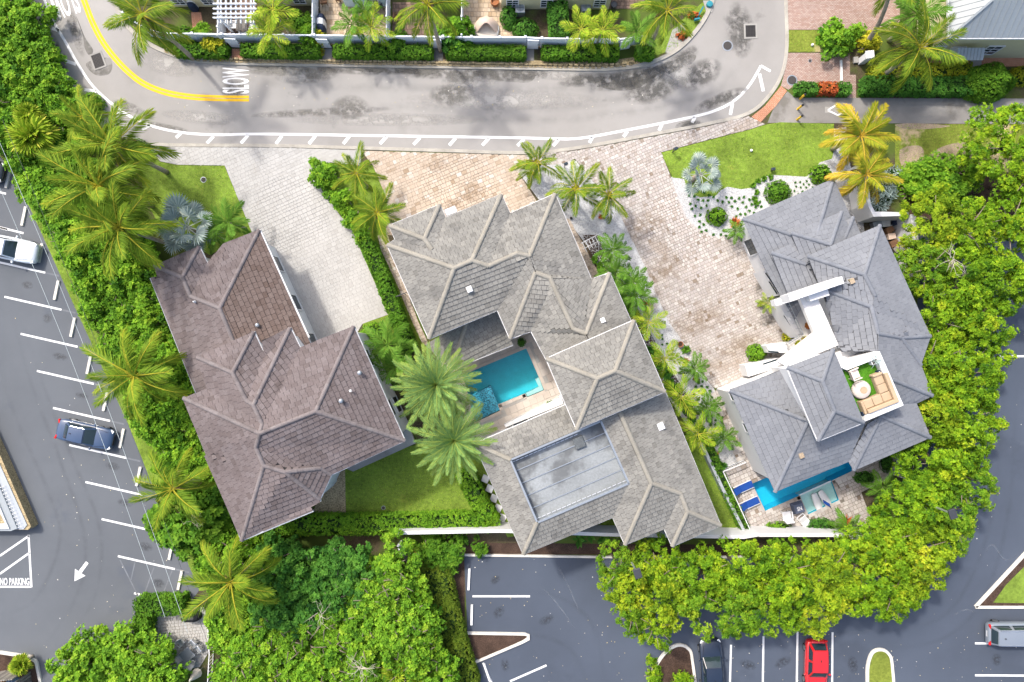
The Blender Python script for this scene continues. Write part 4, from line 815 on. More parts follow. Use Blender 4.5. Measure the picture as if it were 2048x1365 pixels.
# boundary walls of this house
def bwall(name, label, px, wd, z, m='white_wall', cat='wall', cap=None):
    o = MB().kerb([W(p[0],p[1])[:2] for p in px], wd, 0, z).build(name, m); tag(o, label, cat); return o
bwall('garden_wall', 'white rendered wall with a corner behind the silver shrub, beside slate house', [(1698,340),(1706,420),(1716,440),(1782,440)], .35, 2.6)
bwall('garden_wall', 'long white wall running beside the right trees, next to slate house', [(1790,440),(1800,520),(1806,560)], .5, 2.6)
bwall('garden_wall', 'white wall at the lower right corner of slate house patio', [(1790,905),(1790,950)], .4, 2.4)
bwall('garden_wall', 'long white wall between the beige house and the lower car park', [(800,1052),(1000,1048),(1240,1056),(1470,1060),(1500,1055)], .35, 2.2)
bwall('garden_wall', 'white wall behind the pool patio, half hidden by trees', [(1500,1056),(1640,1056),(1740,1066)], .35, 2.2)
bwall('garden_wall', 'thin dark retaining wall beside the shaded grass strip', [(1398,885),(1440,975),(1482,1058)], .3, .9, 'grey_wall')
# stacked crates and barrels in the service yard (beside slate house)
for i, (x_, y_, sx, rz_, mm, nm, lb, ct) in enumerate(((1748,452,.7,.3,'grey_metal','yard_unit','grey equipment box nearest the white wall in the service yard','box'),(1766,448,.8,.1,'steel','yard_unit','pale steel equipment box in the service yard','box'),(1781,446,.7,0,'navy_dark','yard_unit','dark navy equipment box at the yard corner','box'),(1772,462,.6,.5,'wood_brown','crate','brown crate topmost of the yard pile','crate'),(1776,475,.6,.2,'canvas','crate','tan crate second in the yard pile','crate'),(1781,489,.65,.4,'wood_brown','crate','brown crate third in the yard pile','crate'),(1787,500,.6,.7,'wood_grey','crate','grey weathered crate lowest of the yard pile','crate'))):
    t_ = thing(nm, lb, ct, W(x_,y_)); p_ = W(x_,y_); MB().box(p_+Vector((0,0,.3)), (sx,sx*.8,.6), rz_).build('body', mm, t_, bevel=.03); MB().box(p_+Vector((0,0,.63)), (sx*1.05,sx*.85,.05), rz_).build('lid', mm, t_, bevel=.01)
# ---------------- neighbours along the top edge
def hip_block(name, label, cat, wall, z, m, roofm='metal_roof'): pass
t4 = thing('house', 'pale cream house with grey standing seam metal roof, top right corner', 'house', W(2000,60))
ez = 5.0; ev = [W(1898,76,ez), W(2250,76,ez), W(2250,-200,ez), W(1898,-200,ez)]; rd = [W(1985,0,ez+1.75), W(2250,0,ez+1.75)]
fs = [[ev[0],ev[1],rd[1],rd[0]],[ev[3],ev[0],rd[0],W(1985,-130,ez+1.75)],[rd[0],rd[1],W(2250,-130,ez+1.75),W(1985,-130,ez+1.75)]]
b = MB(); [b.poly(f) for f in fs]; rfm = b.build('roof', 'metal_roof', t4)
for i in range(1,24):
    x_ = ev[0].x+i*.45
    if x_ < ev[1].x: 
        k_ = min(1,(x_-ev[0].x)/(rd[0].x-ev[0].x)); p = Vector((x_,ev[0].y,ez)); q = Vector((x_,ev[0].y+(rd[0].y-ev[0].y)*k_,ez+1.75*k_)); MB().bar(p+Vector((0,0,.02)),q+Vector((0,0,.02)),.04,.05).build('roof_seam','metal_roof',rfm)
for i in range(1,14):
    y_ = ev[0].y+i*.45; k_ = min(1,(y_-ev[0].y)/(rd[0].y-ev[0].y)); p = Vector((ev[0].x,y_,ez)); q = Vector((ev[0].x+(rd[0].x-ev[0].x)*k_,y_,ez+1.75*k_)); MB().bar(p+Vector((0,0,.02)),q+Vector((0,0,.02)),.04,.05).build('roof_seam','metal_roof',rfm)
MB().bar(ev[0]+Vector((0,0,.03)), rd[0]+Vector((0,0,.03)), .16, .08).build('ridge_cap','metal_roof',rfm)
MB().bar(ev[0]-Vector((0,0,.12)), ev[1]-Vector((0,0,.12)), .14, .2).build('gutter','white_wall',t4); MB().bar(ev[0]-Vector((0,0,.12)), ev[3]-Vector((0,0,.12)), .14, .2).build('gutter','white_wall',t4)
wp4 = inset(ev, .5); MB().prism(wp4, 0, ez-.1).build('wall','cream_wall',t4)
A_ = Vector((ev[0].x+.5, ev[0].y+.5, 0)); B_ = Vector((ev[1].x-.5, ev[1].y+.5, 0))
window(t4, A_, B_, .045, .9, .7, 1.5); window(t4, A_, B_, .40, .9, 1.2, 1.5, bars=2); window(t4, A_, B_, .17, .1, .95, 2.1, name='door', glass='white_plastic')
aw = [W(1913,121,2.5), W(1966,121,2.5), W(1971,96,3.1), W(1916,96,3.1)]
a_ = MB().poly(aw).build('awning','metal_roof',t4)
for i in range(1,8): MB().bar(aw[0].lerp(aw[1],i/8)+Vector((0,0,.02)), aw[3].lerp(aw[2],i/8)+Vector((0,0,.02)), .03,.05).build('roof_seam','metal_roof',a_)
MB().prism([W(p[0],p[1]) for p in ((1940,122),(1960,122),(1960,140),(1940,140))], 0, .2).build('step','concrete',t4)
def row_house(label, x0, x1, y, m, wins, zt=2.7, side=None):
    t_ = thing('row_house', label, 'house', W((x0+x1)/2, y)); p0, p1 = W(x0,y), W(x1,y); dp = 6.0
    wl_ = MB().prism([(p0.x,p0.y),(p1.x,p0.y),(p1.x,p0.y+dp),(p0.x,p0.y+dp)], 0, zt).build('wall', m, t_)
    MB().prism([(p0.x,p0.y+.4),(p1.x,p0.y+.4),(p1.x,p0.y+dp+.4),(p0.x,p0.y+dp+.4)], zt+.004, zt+.2).build('roof', 'metal_roof', t_)
    for wx in wins: window(t_, p0, p1, (wx-x0)/(x1-x0), .55, .9, 1.1, bars=2)
row_house('cream row house at the top behind the coconut palm and white pergola', 350, 440, 14, 'cream_wall', (368,426))
row_house('cream row house at the top between pergola and tan patio', 524, 628, 12, 'cream_wall', (605,))
row_house('pale blue row house wall at the top behind the tan patio', 692, 722, 14, 'blue_wall', ())
row_house('pale blue row house projection right of the tan patio corner', 728, 776, 14, 'blue_wall', (750,))
row_house('cream row house at top centre with three small windows and air conditioners', 1003, 1217, 19, 'cream_wall', (1025,1092,1196))
row_house('pale row house at the top behind the round shade sail', 860, 925, 4, 'cream_wall', (890,))
# patios of the row houses
def patio(px, m, base, rs, sz=(.42,.42), ang=0.0, keep=100):
    s_ = sheet('patio', px, 0.0, base); pave(s_, px, ang, [sz,(sz[0]*.66,sz[1])], .02, .003, .02, m, course=[sz[1], sz[1]*.75], rseed=rs, keep=keep)
patio([(640,0),(780,0),(780,84),(640,84)], 'paver_patio', 'sand_joint', 31)
patio([(925,-20),(1003,-20),(1010,60),(1060,75),(1085,88),(925,90)], 'paver_patio', 'sand_joint', 32)
patio([(440,0),(512,0),(512,83),(440,83)], 'paver_dark', 'mulch', 33)
patio([(785,5),(862,5),(862,90),(785,90)], 'paver_dark', 'mulch', 34)
patio([(1217,-30),(1290,-30),(1290,18),(1217,18)], 'paver_dark', 'mulch', 35)
for x_ in (470,648,870,1052): sheet('gate_path', [(x_-6,98),(x_+16,98),(x_+16,122),(x_-6,122)], 0.008, 'red_brick' if x_ == 470 else 'path_concrete')
sheet('side_path', [(382,25),(402,25),(408,60),(404,84),(388,84)], .004, 'red_brick')
sheet('side_path', [(1345,60),(1370,45),(1372,90),(1340,108),(1330,105)], .008, 'concrete')
# stacked block edging below the top hedges
ed = smooth([(330,104),(380,119),(450,124),(700,128.5),(1000,133.5),(1180,136.5),(1240,134),(1290,124)], 4)
for k_ in range(2):
    g_ = [Vector((*W(p[0],p[1]-k_*4)[:2],0)) for p in ed]; acc = []
    for p, q in zip(g_, g_[1:]):
        nn_ = max(1, int((q-p).length/.36))
        for i in range(nn_): acc.append((p.lerp(q,(i+.5)/nn_), math.atan2((q-p).y,(q-p).x)))
    ow = tag(thing('block_edging', ('lower' if k_ == 0 else 'upper')+' course of scalloped tan edging blocks below the hedges', 'edging', W(700,128)), None); em = MB().box((0,0,.08+.06*k_),(.33,.16,.16+.12*k_)).mesh('block','terracotta')
    em.materials.clear(); em.materials.append(M['gravel_tan'])
    for p, a_ in acc:
        o = bpy.data.objects.new('block', em); link(o); par(o, ow); o.location = p+Vector((0,random.uniform(-.03,.03),0)); o.rotation_euler = (0,0,a_+random.uniform(-.08,.08))
# ---------------- pools
def pool(name, label, px, tile, depth=1.3, wz=-0.12, mm='water', coping=True):
    t_ = thing(name, label, 'pool', W(px[0][0],px[0][1])); P = gl(px)
    if area2(P) < 0: P = P[::-1]
    n_ = len(P); b = MB(); b.poly([(p[0],p[1],.02-depth) for p in P])
    for i in range(n_): a, c = P[i], P[(i+1)%n_]; b.add([(a[0],a[1],.02-depth),(c[0],c[1],.02-depth),(c[0],c[1],.02),(a[0],a[1],.02)], [[3,2,1,0]])
    b.build('basin', tile, t_)
    MB().poly([(p[0],p[1],wz) for p in P]).build('water', 'water', t_)
    return t_

DECK2 = [(866,700),(1062,640),(1150,800),(1010,880),(955,900),(925,860),(905,780)]
dk = holed('pool_deck', gl(DECK2), [gl(POOL2)], 0.0, 'joint_light'); pave(dk, DECK2, .405, [(.62,.62)], .016, .003, .024, 'paver_cream', course=[.62], rseed=21, holes=[POOL2])
DECK3 = [(1441,943),(1490,920),(1540,890),(1700,850),(1785,900),(1785,955),(1722,985),(1748,1052),(1500,1052)]
dk3 = holed('pool_deck', gl(DECK3), [gl(POOL3)], 0.0, 'sand_joint'); pave(dk3, DECK3, .42, [(.46,.3),(.34,.3),(.28,.3)], .03, .003, .026, 'paver_cobble', course=[.28,.36], rseed=22, holes=[POOL3])
dk4 = sheet('side_path', [(1420,790),(1440,775),(1500,915),(1475,925)], 0.0, 'sand_joint'); pave(dk4, [(1420,790),(1440,775),(1500,915),(1475,925)], .42, [(.46,.3),(.34,.3)], .03, .003, .026, 'paver_cobble', course=[.28,.36], rseed=23)
def coping(t_, px, wd=.3, m='paver_cream'):
    P = gl(px); n_ = len(P)
    for i in range(n_):
        a = Vector((*P[i],0)); c = Vector((*P[(i+1)%n_],0)); k_ = max(1, round((c-a).length/.6)); d = (c-a).normalized(); nn = Vector((-d.y,d.x,0))
        if area2(P) > 0: nn = -nn
        for j in range(k_):
            p = a.lerp(c, j/k_)+d*.006; q = a.lerp(c, (j+1)/k_)-d*.006
            MB().bar(p+nn*(wd/2-.03)+Vector((0,0,.022)), q+nn*(wd/2-.03)+Vector((0,0,.022)), wd, .05, t=random.random()).build('coping_stone', m, t_)
p2 = pool('swimming_pool', 'turquoise courtyard swimming pool beside the date palms', POOL2, 'pool_tile'); coping(p2, POOL2)
MB().prism(gl([(981,772.3),(1000,820),(951,843),(932,795)]), -1.2, .0).build('spa', 'mosaic', p2)
MB().prism(gl([(1078,756),(1071,760),(1078,775),(1052,788),(1054,794.5),(1087,780.5)]), -1.2, -.28).build('bench', 'shelf_tile', p2)
p3 = pool('swimming_pool', 'narrow bright blue swimming pool along the slate roofed house', POOL3, 'pool_tile_bright'); coping(p3, POOL3, m='paver_cobble')
MB().prism(gl([(1601,993),(1664,965),(1677,1000.5),(1617,1028)]), -1.2, -.22).build('sun_shelf', 'shelf_tile', p3)
MB().bar(W(1599,992,0)+Vector((0,0,-.15)), W(1663,963,0)+Vector((0,0,-.15)), .12, .14).build('ledge', 'white_plastic', p3)
# ================================================================ PLANTS
def leaf_arrays(C, A, B, L, Wd, bend=0.12):
    """one folded diamond leaf per row: base point C, axis A, side B."""
    n = len(C); V = np.zeros((n,4,3)); L = L[:,None]; Wd = Wd[:,None]
    V[:,0] = C; V[:,1] = C+A*L*.5+B*Wd*.5; V[:,2] = C+A*L; V[:,3] = C+A*L*.5-B*Wd*.5
    V[:,2,2] -= (L[:,0])*bend; V[:,1,2] += L[:,0]*.08; V[:,3,2] += L[:,0]*.08
    return V.reshape(-1,3)
def unit(a): return a/(np.linalg.norm(a, axis=1, keepdims=True)+1e-9)
def rosettes(r, P, N, ll, lw, per, tint, tj=.12, up=.55):
    """leaf rosettes at points P facing N."""
    n = len(P); az = (np.arange(per)/per*2*PI)[None,:]+r.uniform(0,2*PI,(n,1))+r.normal(0,.25,(n,per))
    ref = np.where(np.abs(N[:,2:3]) < .9, np.array([[0,0,1.]]), np.array([[1.,0,0]])); X = unit(np.cross(ref, N)); Y = np.cross(N, X)
    A = (np.cos(az)[...,None]*X[:,None]+np.sin(az)[...,None]*Y[:,None])+N[:,None]*r.uniform(up*.3,up*1.5,(n,per,1)); A = unit(A.reshape(-1,3))
    NN = np.repeat(N, per, 0); Bv = unit(np.cross(NN, A)+r.normal(0,.15,(n*per,3)))
    C = np.repeat(P, per, 0); m = n*per; L = r.uniform(.7,1.2,m)*ll; Wd = L*lw/ll*r.uniform(.8,1.15,m)
    T = np.clip(np.repeat(tint, per)+r.normal(0,tj,m), 0, 1)
    return leaf_arrays(C, A, Bv, L, Wd), T
def crown_mesh(name, seed, R, Hc, nclump, cr, nros, ll, lw, per, m, irr=.22, tbase=.5, tvar=.16):
    r = np.random.default_rng(seed); ph = r.uniform(0,2*PI,4); Vs = []; Ts = []
    for i in range(nclump):
        th = r.uniform(0,2*PI); rim = 1+irr*(math.sin(2*th+ph[0])*.5+math.sin(3*th+ph[1])*.6+math.sin(5*th+ph[2])*.5)
        rho = math.sqrt(r.uniform(0,1)); rr = rho*R*rim; z = Hc*(1-.75*rho**2)+r.normal(0,.12*Hc)-(.45*Hc if r.uniform() < .25 else 0)
        c = np.array([rr*math.cos(th), rr*math.sin(th), z]); k = cr*r.uniform(.65,1.25); tn = np.clip(r.normal(tbase,tvar),0,1)
        d = unit(r.normal(0,1,(nros,3))+np.array([0,0,.75])); P = c+d*k*np.array([1,1,.8])*r.uniform(.55,1.0,(nros,1))
        v, t = rosettes(r, P, unit(d+np.array([0,0,.5])), ll, lw, per, np.clip(tn+r.normal(0,.10,nros),0,1)); Vs.append(v); Ts.append(t)
    V = np.concatenate(Vs); T = np.concatenate(Ts); F = np.arange(len(V)).reshape(-1,4)
    return mesh_np(name, V, F, T, m)
def limb_mesh(name, seed, R, Hc, th, trunk_h, r0=.16):
    r = random.Random(seed); b = MB(); top = Vector((r.uniform(-.2,.2), r.uniform(-.2,.2), trunk_h))
    b.tube([(0,0,0),(top.x*.4,top.y*.4,trunk_h*.5),top], [r0,r0*.85,r0*.7], 7)
    for i in range(6):
        a = 2*PI*i/6+r.uniform(-.4,.4); e = top+Vector((math.cos(a)*R*.7, math.sin(a)*R*.7, Hc*r.uniform(.35,.7))); mid = top.lerp(e,.5)+Vector((0,0,.25))
        b.tube([top, mid, e], [r0*.5, r0*.33, r0*.12], 5)
    return b.mesh(name, 'bark', True)
TREE = {}
def tree_kind(key, n, **kw):
    TREE[key] = [(crown_mesh('crown', 100*i+len(key)*17+3, **kw), limb_mesh('trunk', i+5, kw['R'], kw['Hc'], .1, kw.get('th', 1.6) if False else TH[key])) for i in range(n)]
TH = {'olive':2.6,'grape':0.9,'dark':2.0,'shrub':0.3,'bushy':1.0,'fine':0.25}
tree_kind('olive', 5, R=3.0, Hc=2.3, nclump=92, cr=.47, nros=28, ll=.20, lw=.09, per=6, m='leaf_olive', tbase=.5)
tree_kind('grape', 4, R=1.75, Hc=1.5, nclump=36, cr=.55, nros=22, ll=.26, lw=.17, per=5, m='leaf_green', tbase=.48)
tree_kind('bushy', 4, R=2.2, Hc=1.8, nclump=50, cr=.55, nros=24, ll=.25, lw=.15, per=5, m='leaf_green', tbase=.55)
tree_kind('dark', 3, R=2.1, Hc=1.8, nclump=48, cr=.5, nros=24, ll=.24, lw=.17, per=5, m='leaf_dark', tbase=.55)
tree_kind('shrub', 3, R=.85, Hc=.9, nclump=20, cr=.36, nros=18, ll=.17, lw=.09, per=5, m='leaf_hedge', tbase=.55)
cnt = {}
def tree(key, px, py, rad, ztop, name, label, cat='tree', group=None, mat_over=None, seed=None):
    """px,py: crown centre as seen; rad: crown radius in photo pixels; ztop: crown mid height."""
    i = cnt.get(key, 0); cnt[key] = i+1; cm, tm = TREE[key][i%len(TREE[key])]; base = {'olive':3.0,'grape':1.75,'bushy':2.2,'dark':2.1,'shrub':.85,'fine':.5}[key]
    p = W(px, py, ztop); s = rad/PPM*(CAMH-ztop)/CAMH/base
    t = thing(name, label, cat, (p.x,p.y,0), group, random.uniform(0,2*PI)); zc = max(.1, ztop-1.2*s) if key != 'shrub' else .15
    c = bpy.data.objects.new('crown', cm); link(c); c.parent = t; c.location = (0,0,zc); c.scale = (s, s, s*random.uniform(.85,1.15)); c.rotation_euler = (0,0,random.uniform(0,6))
    if mat_over: c.material_slots[0].link = 'OBJECT'; c.material_slots[0].material = M[mat_over]
    k = bpy.data.objects.new('trunk', tm); link(k); k.parent = t; sc = max(.3, zc)/TH[key] if key in TH else 1; k.scale = (s, s, sc)
    return t
# ---- hedges: clipped blocks of leaves over a dark twig core
def hedge(label, px, wd, hh, m='leaf_hedge', dens=70, ll=.15, lw=.09, name='hedge', group=None, tb=.5, seed=0, rnd=.0, cat='hedge'):
    r = np.random.default_rng(seed+int(px[0][0])); pts = [Vector((*W(p[0],p[1])[:2],0)) for p in px]; t = thing(name, label, cat, pts[0], group)
    MB().kerb([p[:2] for p in pts], wd*.86, 0, hh*.88).build('twigs', 'core', t)
    Ps = []; Ns = []
    for a, c in zip(pts, pts[1:]):
        L = (c-a).length; d = (c-a)/L; nn = Vector((-d.y,d.x,0)); d_ = np.array(d); n_ = np.array(nn); a_ = np.array(a)
        k = int(L*wd*dens); u = r.uniform(-wd*.3,L+wd*.3,k) if len(pts) > 2 else r.uniform(0,L,k); v = r.uniform(-.5,.5,k)*wd
        Ps.append(a_+u[:,None]*d_+v[:,None]*n_+np.array([0,0,1])*(hh*(.93+.07*np.sin(u*2.1+v*3))[:,None]+r.normal(0,.05,(k,1)))); Ns.append(unit(np.array([0,0,1])+r.normal(0,.3,(k,3))))
        for sgn in (-1,1):
            k = int(L*hh*dens*.8); u = r.uniform(0,L,k); z = r.uniform(.05,1,k)*hh
            Ps.append(a_+u[:,None]*d_+sgn*n_*(wd/2+r.normal(0,.04,(k,1)))+np.array([0,0,1])*z[:,None]); Ns.append(unit(sgn*n_+np.array([0,0,.5])+r.normal(0,.3,(k,3))))
    for a, d in ((pts[0], pts[0]-pts[1]), (pts[-1], pts[-1]-pts[-2])):
        d = d.normalized(); nn = np.array((-d.y,d.x,0)); k = int(wd*hh*dens); v = r.uniform(-.5,.5,k)*wd; z = r.uniform(.05,1,k)*hh
        Ps.append(np.array(a)+nn*v[:,None]+np.array(d)*r.normal(0.02,.05,(k,1))+np.array([0,0,1])*z[:,None]); Ns.append(unit(np.array(d)+r.normal(0,.3,(k,3))+np.array([0,0,.4])))
    P = np.concatenate(Ps); N = np.concatenate(Ns); T0 = np.clip(tb+.12*np.sin(P[:,0]*1.7)*np.sin(P[:,1]*2.3+1)+r.normal(0,.1,len(P)),0,1)
    V, T = rosettes(r, P, N, ll, lw, 4, T0)
    o = bpy.data.objects.new('foliage', mesh_np('foliage', V, np.arange(len(V)).reshape(-1,4), T, m)); link(o); par(o, t); return t
def dome(label, px, py, rx, ry, hh, m='leaf_hedge', name='clipped_shrub', ll=.14, lw=.08, dens=85, group=None, tb=.5, cat='shrub', rz=0.0):
    """a clipped or loose rounded shrub; rx, ry in metres."""
    r = np.random.default_rng(int(px*3+py)); p = W(px, py, hh*.6); t = thing(name, label, cat, (p.x,p.y,0), group)
    b = MB(); b.lathe((0,0,0), [(.7,0),(.85,.25),(.76,.5),(.45,.68),(.1,.74)], 12); co = b.build('twigs', 'core', t, local=True); co.scale = (rx,ry,hh); co.rotation_euler = (0,0,rz)
    n = int(2*PI*((rx+ry)/2)*max(hh,(rx+ry)/2*.6)*dens/1.5); d = unit(r.normal(0,1,(n,3))*np.array([1,1,.9])+np.array([0,0,.35])); d[:,2] = np.abs(d[:,2])
    lump = 1+.06*np.sin(d[:,0]*7+1)+.06*np.sin(d[:,1]*8+2); P = d*np.array([rx,ry,hh])*(lump*r.uniform(.9,1.03,n))[:,None]
    c_, s_ = math.cos(rz), math.sin(rz); P = np.stack([P[:,0]*c_-P[:,1]*s_, P[:,0]*s_+P[:,1]*c_, P[:,2]], 1)
    V, T = rosettes(r, P, unit(d+r.normal(0,.25,(n,3))), ll, lw, 4, np.clip(tb+r.normal(0,.13,n),0,1))
    o = bpy.data.objects.new('foliage', mesh_np('foliage', V, np.arange(len(V)).reshape(-1,4), T, m)); link(o); par(o, t, True); return t
# ---- palms
def frond_mesh(name, seed, L, nl, ll, lw, droop, vdroop, m, fwd=(1.15,.35), tb=.45, rach=.03, start=.14, rt=.9, tip_t=0.0):
    """pinnate frond along +X: arched rachis with separate leaflets on both sides."""
    r = np.random.default_rng(seed); s = np.linspace(start, .99, nl); x = lambda s: L*(s-.12*droop*s*s); z = lambda s: L*(.10*s-.42*droop*s**2.2); yy = lambda s: L*bend*s*s
    bend = r.uniform(-.08,.08); V = []; T = []
    for sg in (-1,1):
        n = nl; ss = s+r.uniform(-.5,.5,n)*(s[1]-s[0]); C = np.stack([x(ss), yy(ss), z(ss)], 1)
        f = fwd[0]+(fwd[1]-fwd[0])*ss+r.normal(0,.07,n); l = ll*np.clip(np.sin(PI*np.clip(.12+.80*ss,0,1))**.7,.25,1)*r.uniform(.88,1.1,n)
        A = unit(np.stack([np.cos(f), sg*np.sin(f), -vdroop*r.uniform(.5,1.4,n)], 1)); Bv = unit(np.cross(np.stack([r.normal(0,.3,n), -sg*np.full(n,.25), np.ones(n)],1), A))
        Vq = np.zeros((n,4,3)); w_ = lw*r.uniform(.8,1.15,n)[:,None]; l_ = l[:,None]
        Vq[:,0] = C; Vq[:,1] = C+A*l_*.45+Bv*w_*.5; Vq[:,2] = C+A*l_; Vq[:,2,2] -= l*vdroop*.5*r.uniform(.6,1.4,n); Vq[:,3] = C+A*l_*.45-Bv*w_*.5
        V.append(Vq.reshape(-1,3)); T.append(np.clip(tb+r.normal(0,.10,n)+tip_t*ss**2,0,1))
    sr = np.linspace(0,1,10); Rv = []
    for i in range(9):
        a, c = sr[i], sr[i+1]; wa = rach*(1.25-a); wc = rach*(1.25-c)
        for (p, q) in (((-1,0),(0,1)),((0,1),(1,0))):
            Rv += [[x(a),yy(a)+p[0]*wa,z(a)+p[1]*wa*.8+.005],[x(c),yy(c)+p[0]*wc,z(c)+p[1]*wc*.8+.005],[x(c),yy(c)+q[0]*wc,z(c)+q[1]*wc*.8+.005],[x(a),yy(a)+q[0]*wa,z(a)+q[1]*wa*.8+.005]]; T.append(np.array([rt]))
    V.append(np.array(Rv)); V = np.concatenate(V); return mesh_np(name, V, np.arange(len(V)).reshape(-1,4), np.concatenate(T), m)
def fan_mesh(name, seed, R, nseg, m, pet=.9):
    r = np.random.default_rng(seed); V = []; T = []
    for i in range(nseg):
        a = (i/(nseg-1)-.5)*PI*1.45; da = PI*1.45/nseg*.62; l = R*(1-.18*abs(a)/2.2)*r.uniform(.93,1.04); c = np.array([pet,0,.10]); fold = .06*(1 if i%2 else -1)
        def pt(an, rr, dz=0): return [c[0]+rr*math.cos(an), c[1]+rr*math.sin(an), c[2]+dz-.18*(rr/R)**2*R]
        V += [pt(a,0.02), pt(a-da,l*.62,fold*.5), pt(a,l), pt(a+da,l*.62,-fold*.5+.05)]; T.append(np.clip(r.normal(.55,.16),0,1))
    for w0 in (.03,): V += [[0,-w0,0],[pet,-w0,.1],[pet,w0,.1],[0,w0,0]]; T.append(.95)
    V = np.array(V); return mesh_np(name, V, np.arange(len(V)).reshape(-1,4), np.array(T), m)
FR = {
 'coco': [frond_mesh('frond', 40+i, 3.0, 56, .82, .052, (.75,1.0,1.25,.5)[i], (.5,.75,1.0,.35)[i], 'palm_coco', tb=(.42,.48,.40,.55)[i], rach=.038, tip_t=(.1,.25,.35,.0)[i]) for i in range(4)],
 'gold': [frond_mesh('frond', 60+i, 2.3, 54, .62, .06, (.6,.9,1.15)[i], (.4,.6,.8)[i], 'palm_gold', tb=(.4,.5,.6)[i], rach=.035, tip_t=(.1,.3,.5)[i]) for i in range(3)],
 'date': [frond_mesh('frond', 70+i, 3.2, 50, .46, .040, (.35,.55,.8)[i], (.10,.25,.4)[i], 'palm_date', fwd=(1.0,.5), tb=(.5,.55,.62)[i], rach=.045, rt=.85, tip_t=(0,.1,.2)[i]) for i in range(3)],
 'areca': [frond_mesh('frond', 80+i, 1.9, 22, .62, .062, (.5,.75,1.0)[i], (.15,.35,.5)[i], 'palm_areca', fwd=(1.05,.45), tb=(.5,.58,.45)[i], rach=.03, tip_t=.05) for i in range(3)],
 'dark': [frond_mesh('frond', 90+i, 1.7, 24, .52, .062, (.5,.75,1.0)[i], (.2,.4,.6)[i], 'palm_dark', fwd=(1.05,.5), tb=(.5,.58,.45)[i], rach=.03, rt=.7) for i in range(3)],
 'fan': [fan_mesh('frond', 95+i, (.95,.8)[i], 24, 'palm_blue', 1.15) for i in range(2)],
 'fang': [fan_mesh('frond', 97+i, (.62,.55)[i], 22, 'palm_areca', .45) for i in range(2)],
}
BASEL = {'coco':3.0,'gold':2.3,'date':3.2,'areca':1.9,'dark':1.7,'fan':2.1,'fang':1.05}
trunk_cache = {}
def palm(kind, px, py, rad, z, nf, label, el=(75,-25), trunk=.13, name='palm_tree', group=None, seed=0, base=None, cat='palm tree', skip=None, mat_over=None, sweep=None):
    r = random.Random(int(px*7+py)+seed); p = W(px, py, z); s = rad/PPM*(CAMH-z)/CAMH/(BASEL[kind]*.93)
    bx = W(*base) if base else Vector((p.x+r.uniform(-.25,.25), p.y+r.uniform(-.25,.25), 0))
    t = thing(name, label, cat, (bx.x,bx.y,0), group); top = Vector((p.x-bx.x, p.y-bx.y, z))
    b = MB(); n = 9; path = []; rd = []
    for i in range(n+1):
        f = i/n; path.append(Vector((top.x*f**1.5, top.y*f**1.5, top.z*f))); rd.append(trunk*(1.35-.5*f+(.35*(1-f)**6))*(1+.05*(i%2)))
    b.tube(path, rd, 9); b.build('trunk', 'palm_bark', t, True, True)
    g = r.uniform(0,2*PI)
    for i in range(nf):
        f = (i+.5)/nf; a = g+i*2.39996; e_ = math.radians(el[0]+(el[1]-el[0])*f**.85)+r.uniform(-.08,.08)
        ms = FR[kind]; mi = min(len(ms)-1, int(f*len(ms))) if kind != 'coco' else (3 if f < .2 else 0 if f < .5 else 1 if f < .8 else 2)
        o = bpy.data.objects.new('frond', ms[mi]); link(o); o.parent = t; k = s*r.uniform(.86,1.08)*(.78+.22*min(1,f*2))
        o.scale = (k,k,k); o.location = top+Vector((math.cos(a)*.06, math.sin(a)*.06, .05)); o.rotation_euler = Matrix.Rotation(a,3,'Z').to_4x4().to_euler()
        o.matrix_basis = Matrix.Translation(o.location) @ Matrix.Rotation(a,4,'Z') @ Matrix.Rotation(-e_,4,'Y') @ Matrix.Rotation(r.uniform(-.35,.35),4,'X') @ Matrix.Diagonal((k,k,k,1))
        if mat_over: o.material_slots[0].link = 'OBJECT'; o.material_slots[0].material = M[mat_over]
    if kind in ('coco','gold') and z > 3.5:
        for i in range(3):
            a = r.uniform(0,2*PI); o = bpy.data.objects.new('dead_frond', FR['coco'][2]); link(o); o.parent = t; k = s*r.uniform(.6,.8); o.matrix_basis = Matrix.Translation(top+Vector((0,0,-.1))) @ Matrix.Rotation(a,4,'Z') @ Matrix.Rotation(r.uniform(.5,.95),4,'Y') @ Matrix.Diagonal((k,k,k,1)); o.material_slots[0].link = 'OBJECT'; o.material_slots[0].material = M['palm_dead']
    if kind == 'coco':
        for i in range(4):
            a = r.uniform(0,2*PI); c = top+Vector((math.cos(a)*.25, math.sin(a)*.25, -.25)); MB().lathe(c, [(.02,-.14),(.11,-.08),(.13,.02),(.08,.12),(.02,.15)], 8).build('coconut', 'palm_coco', t, True, True)
    return t
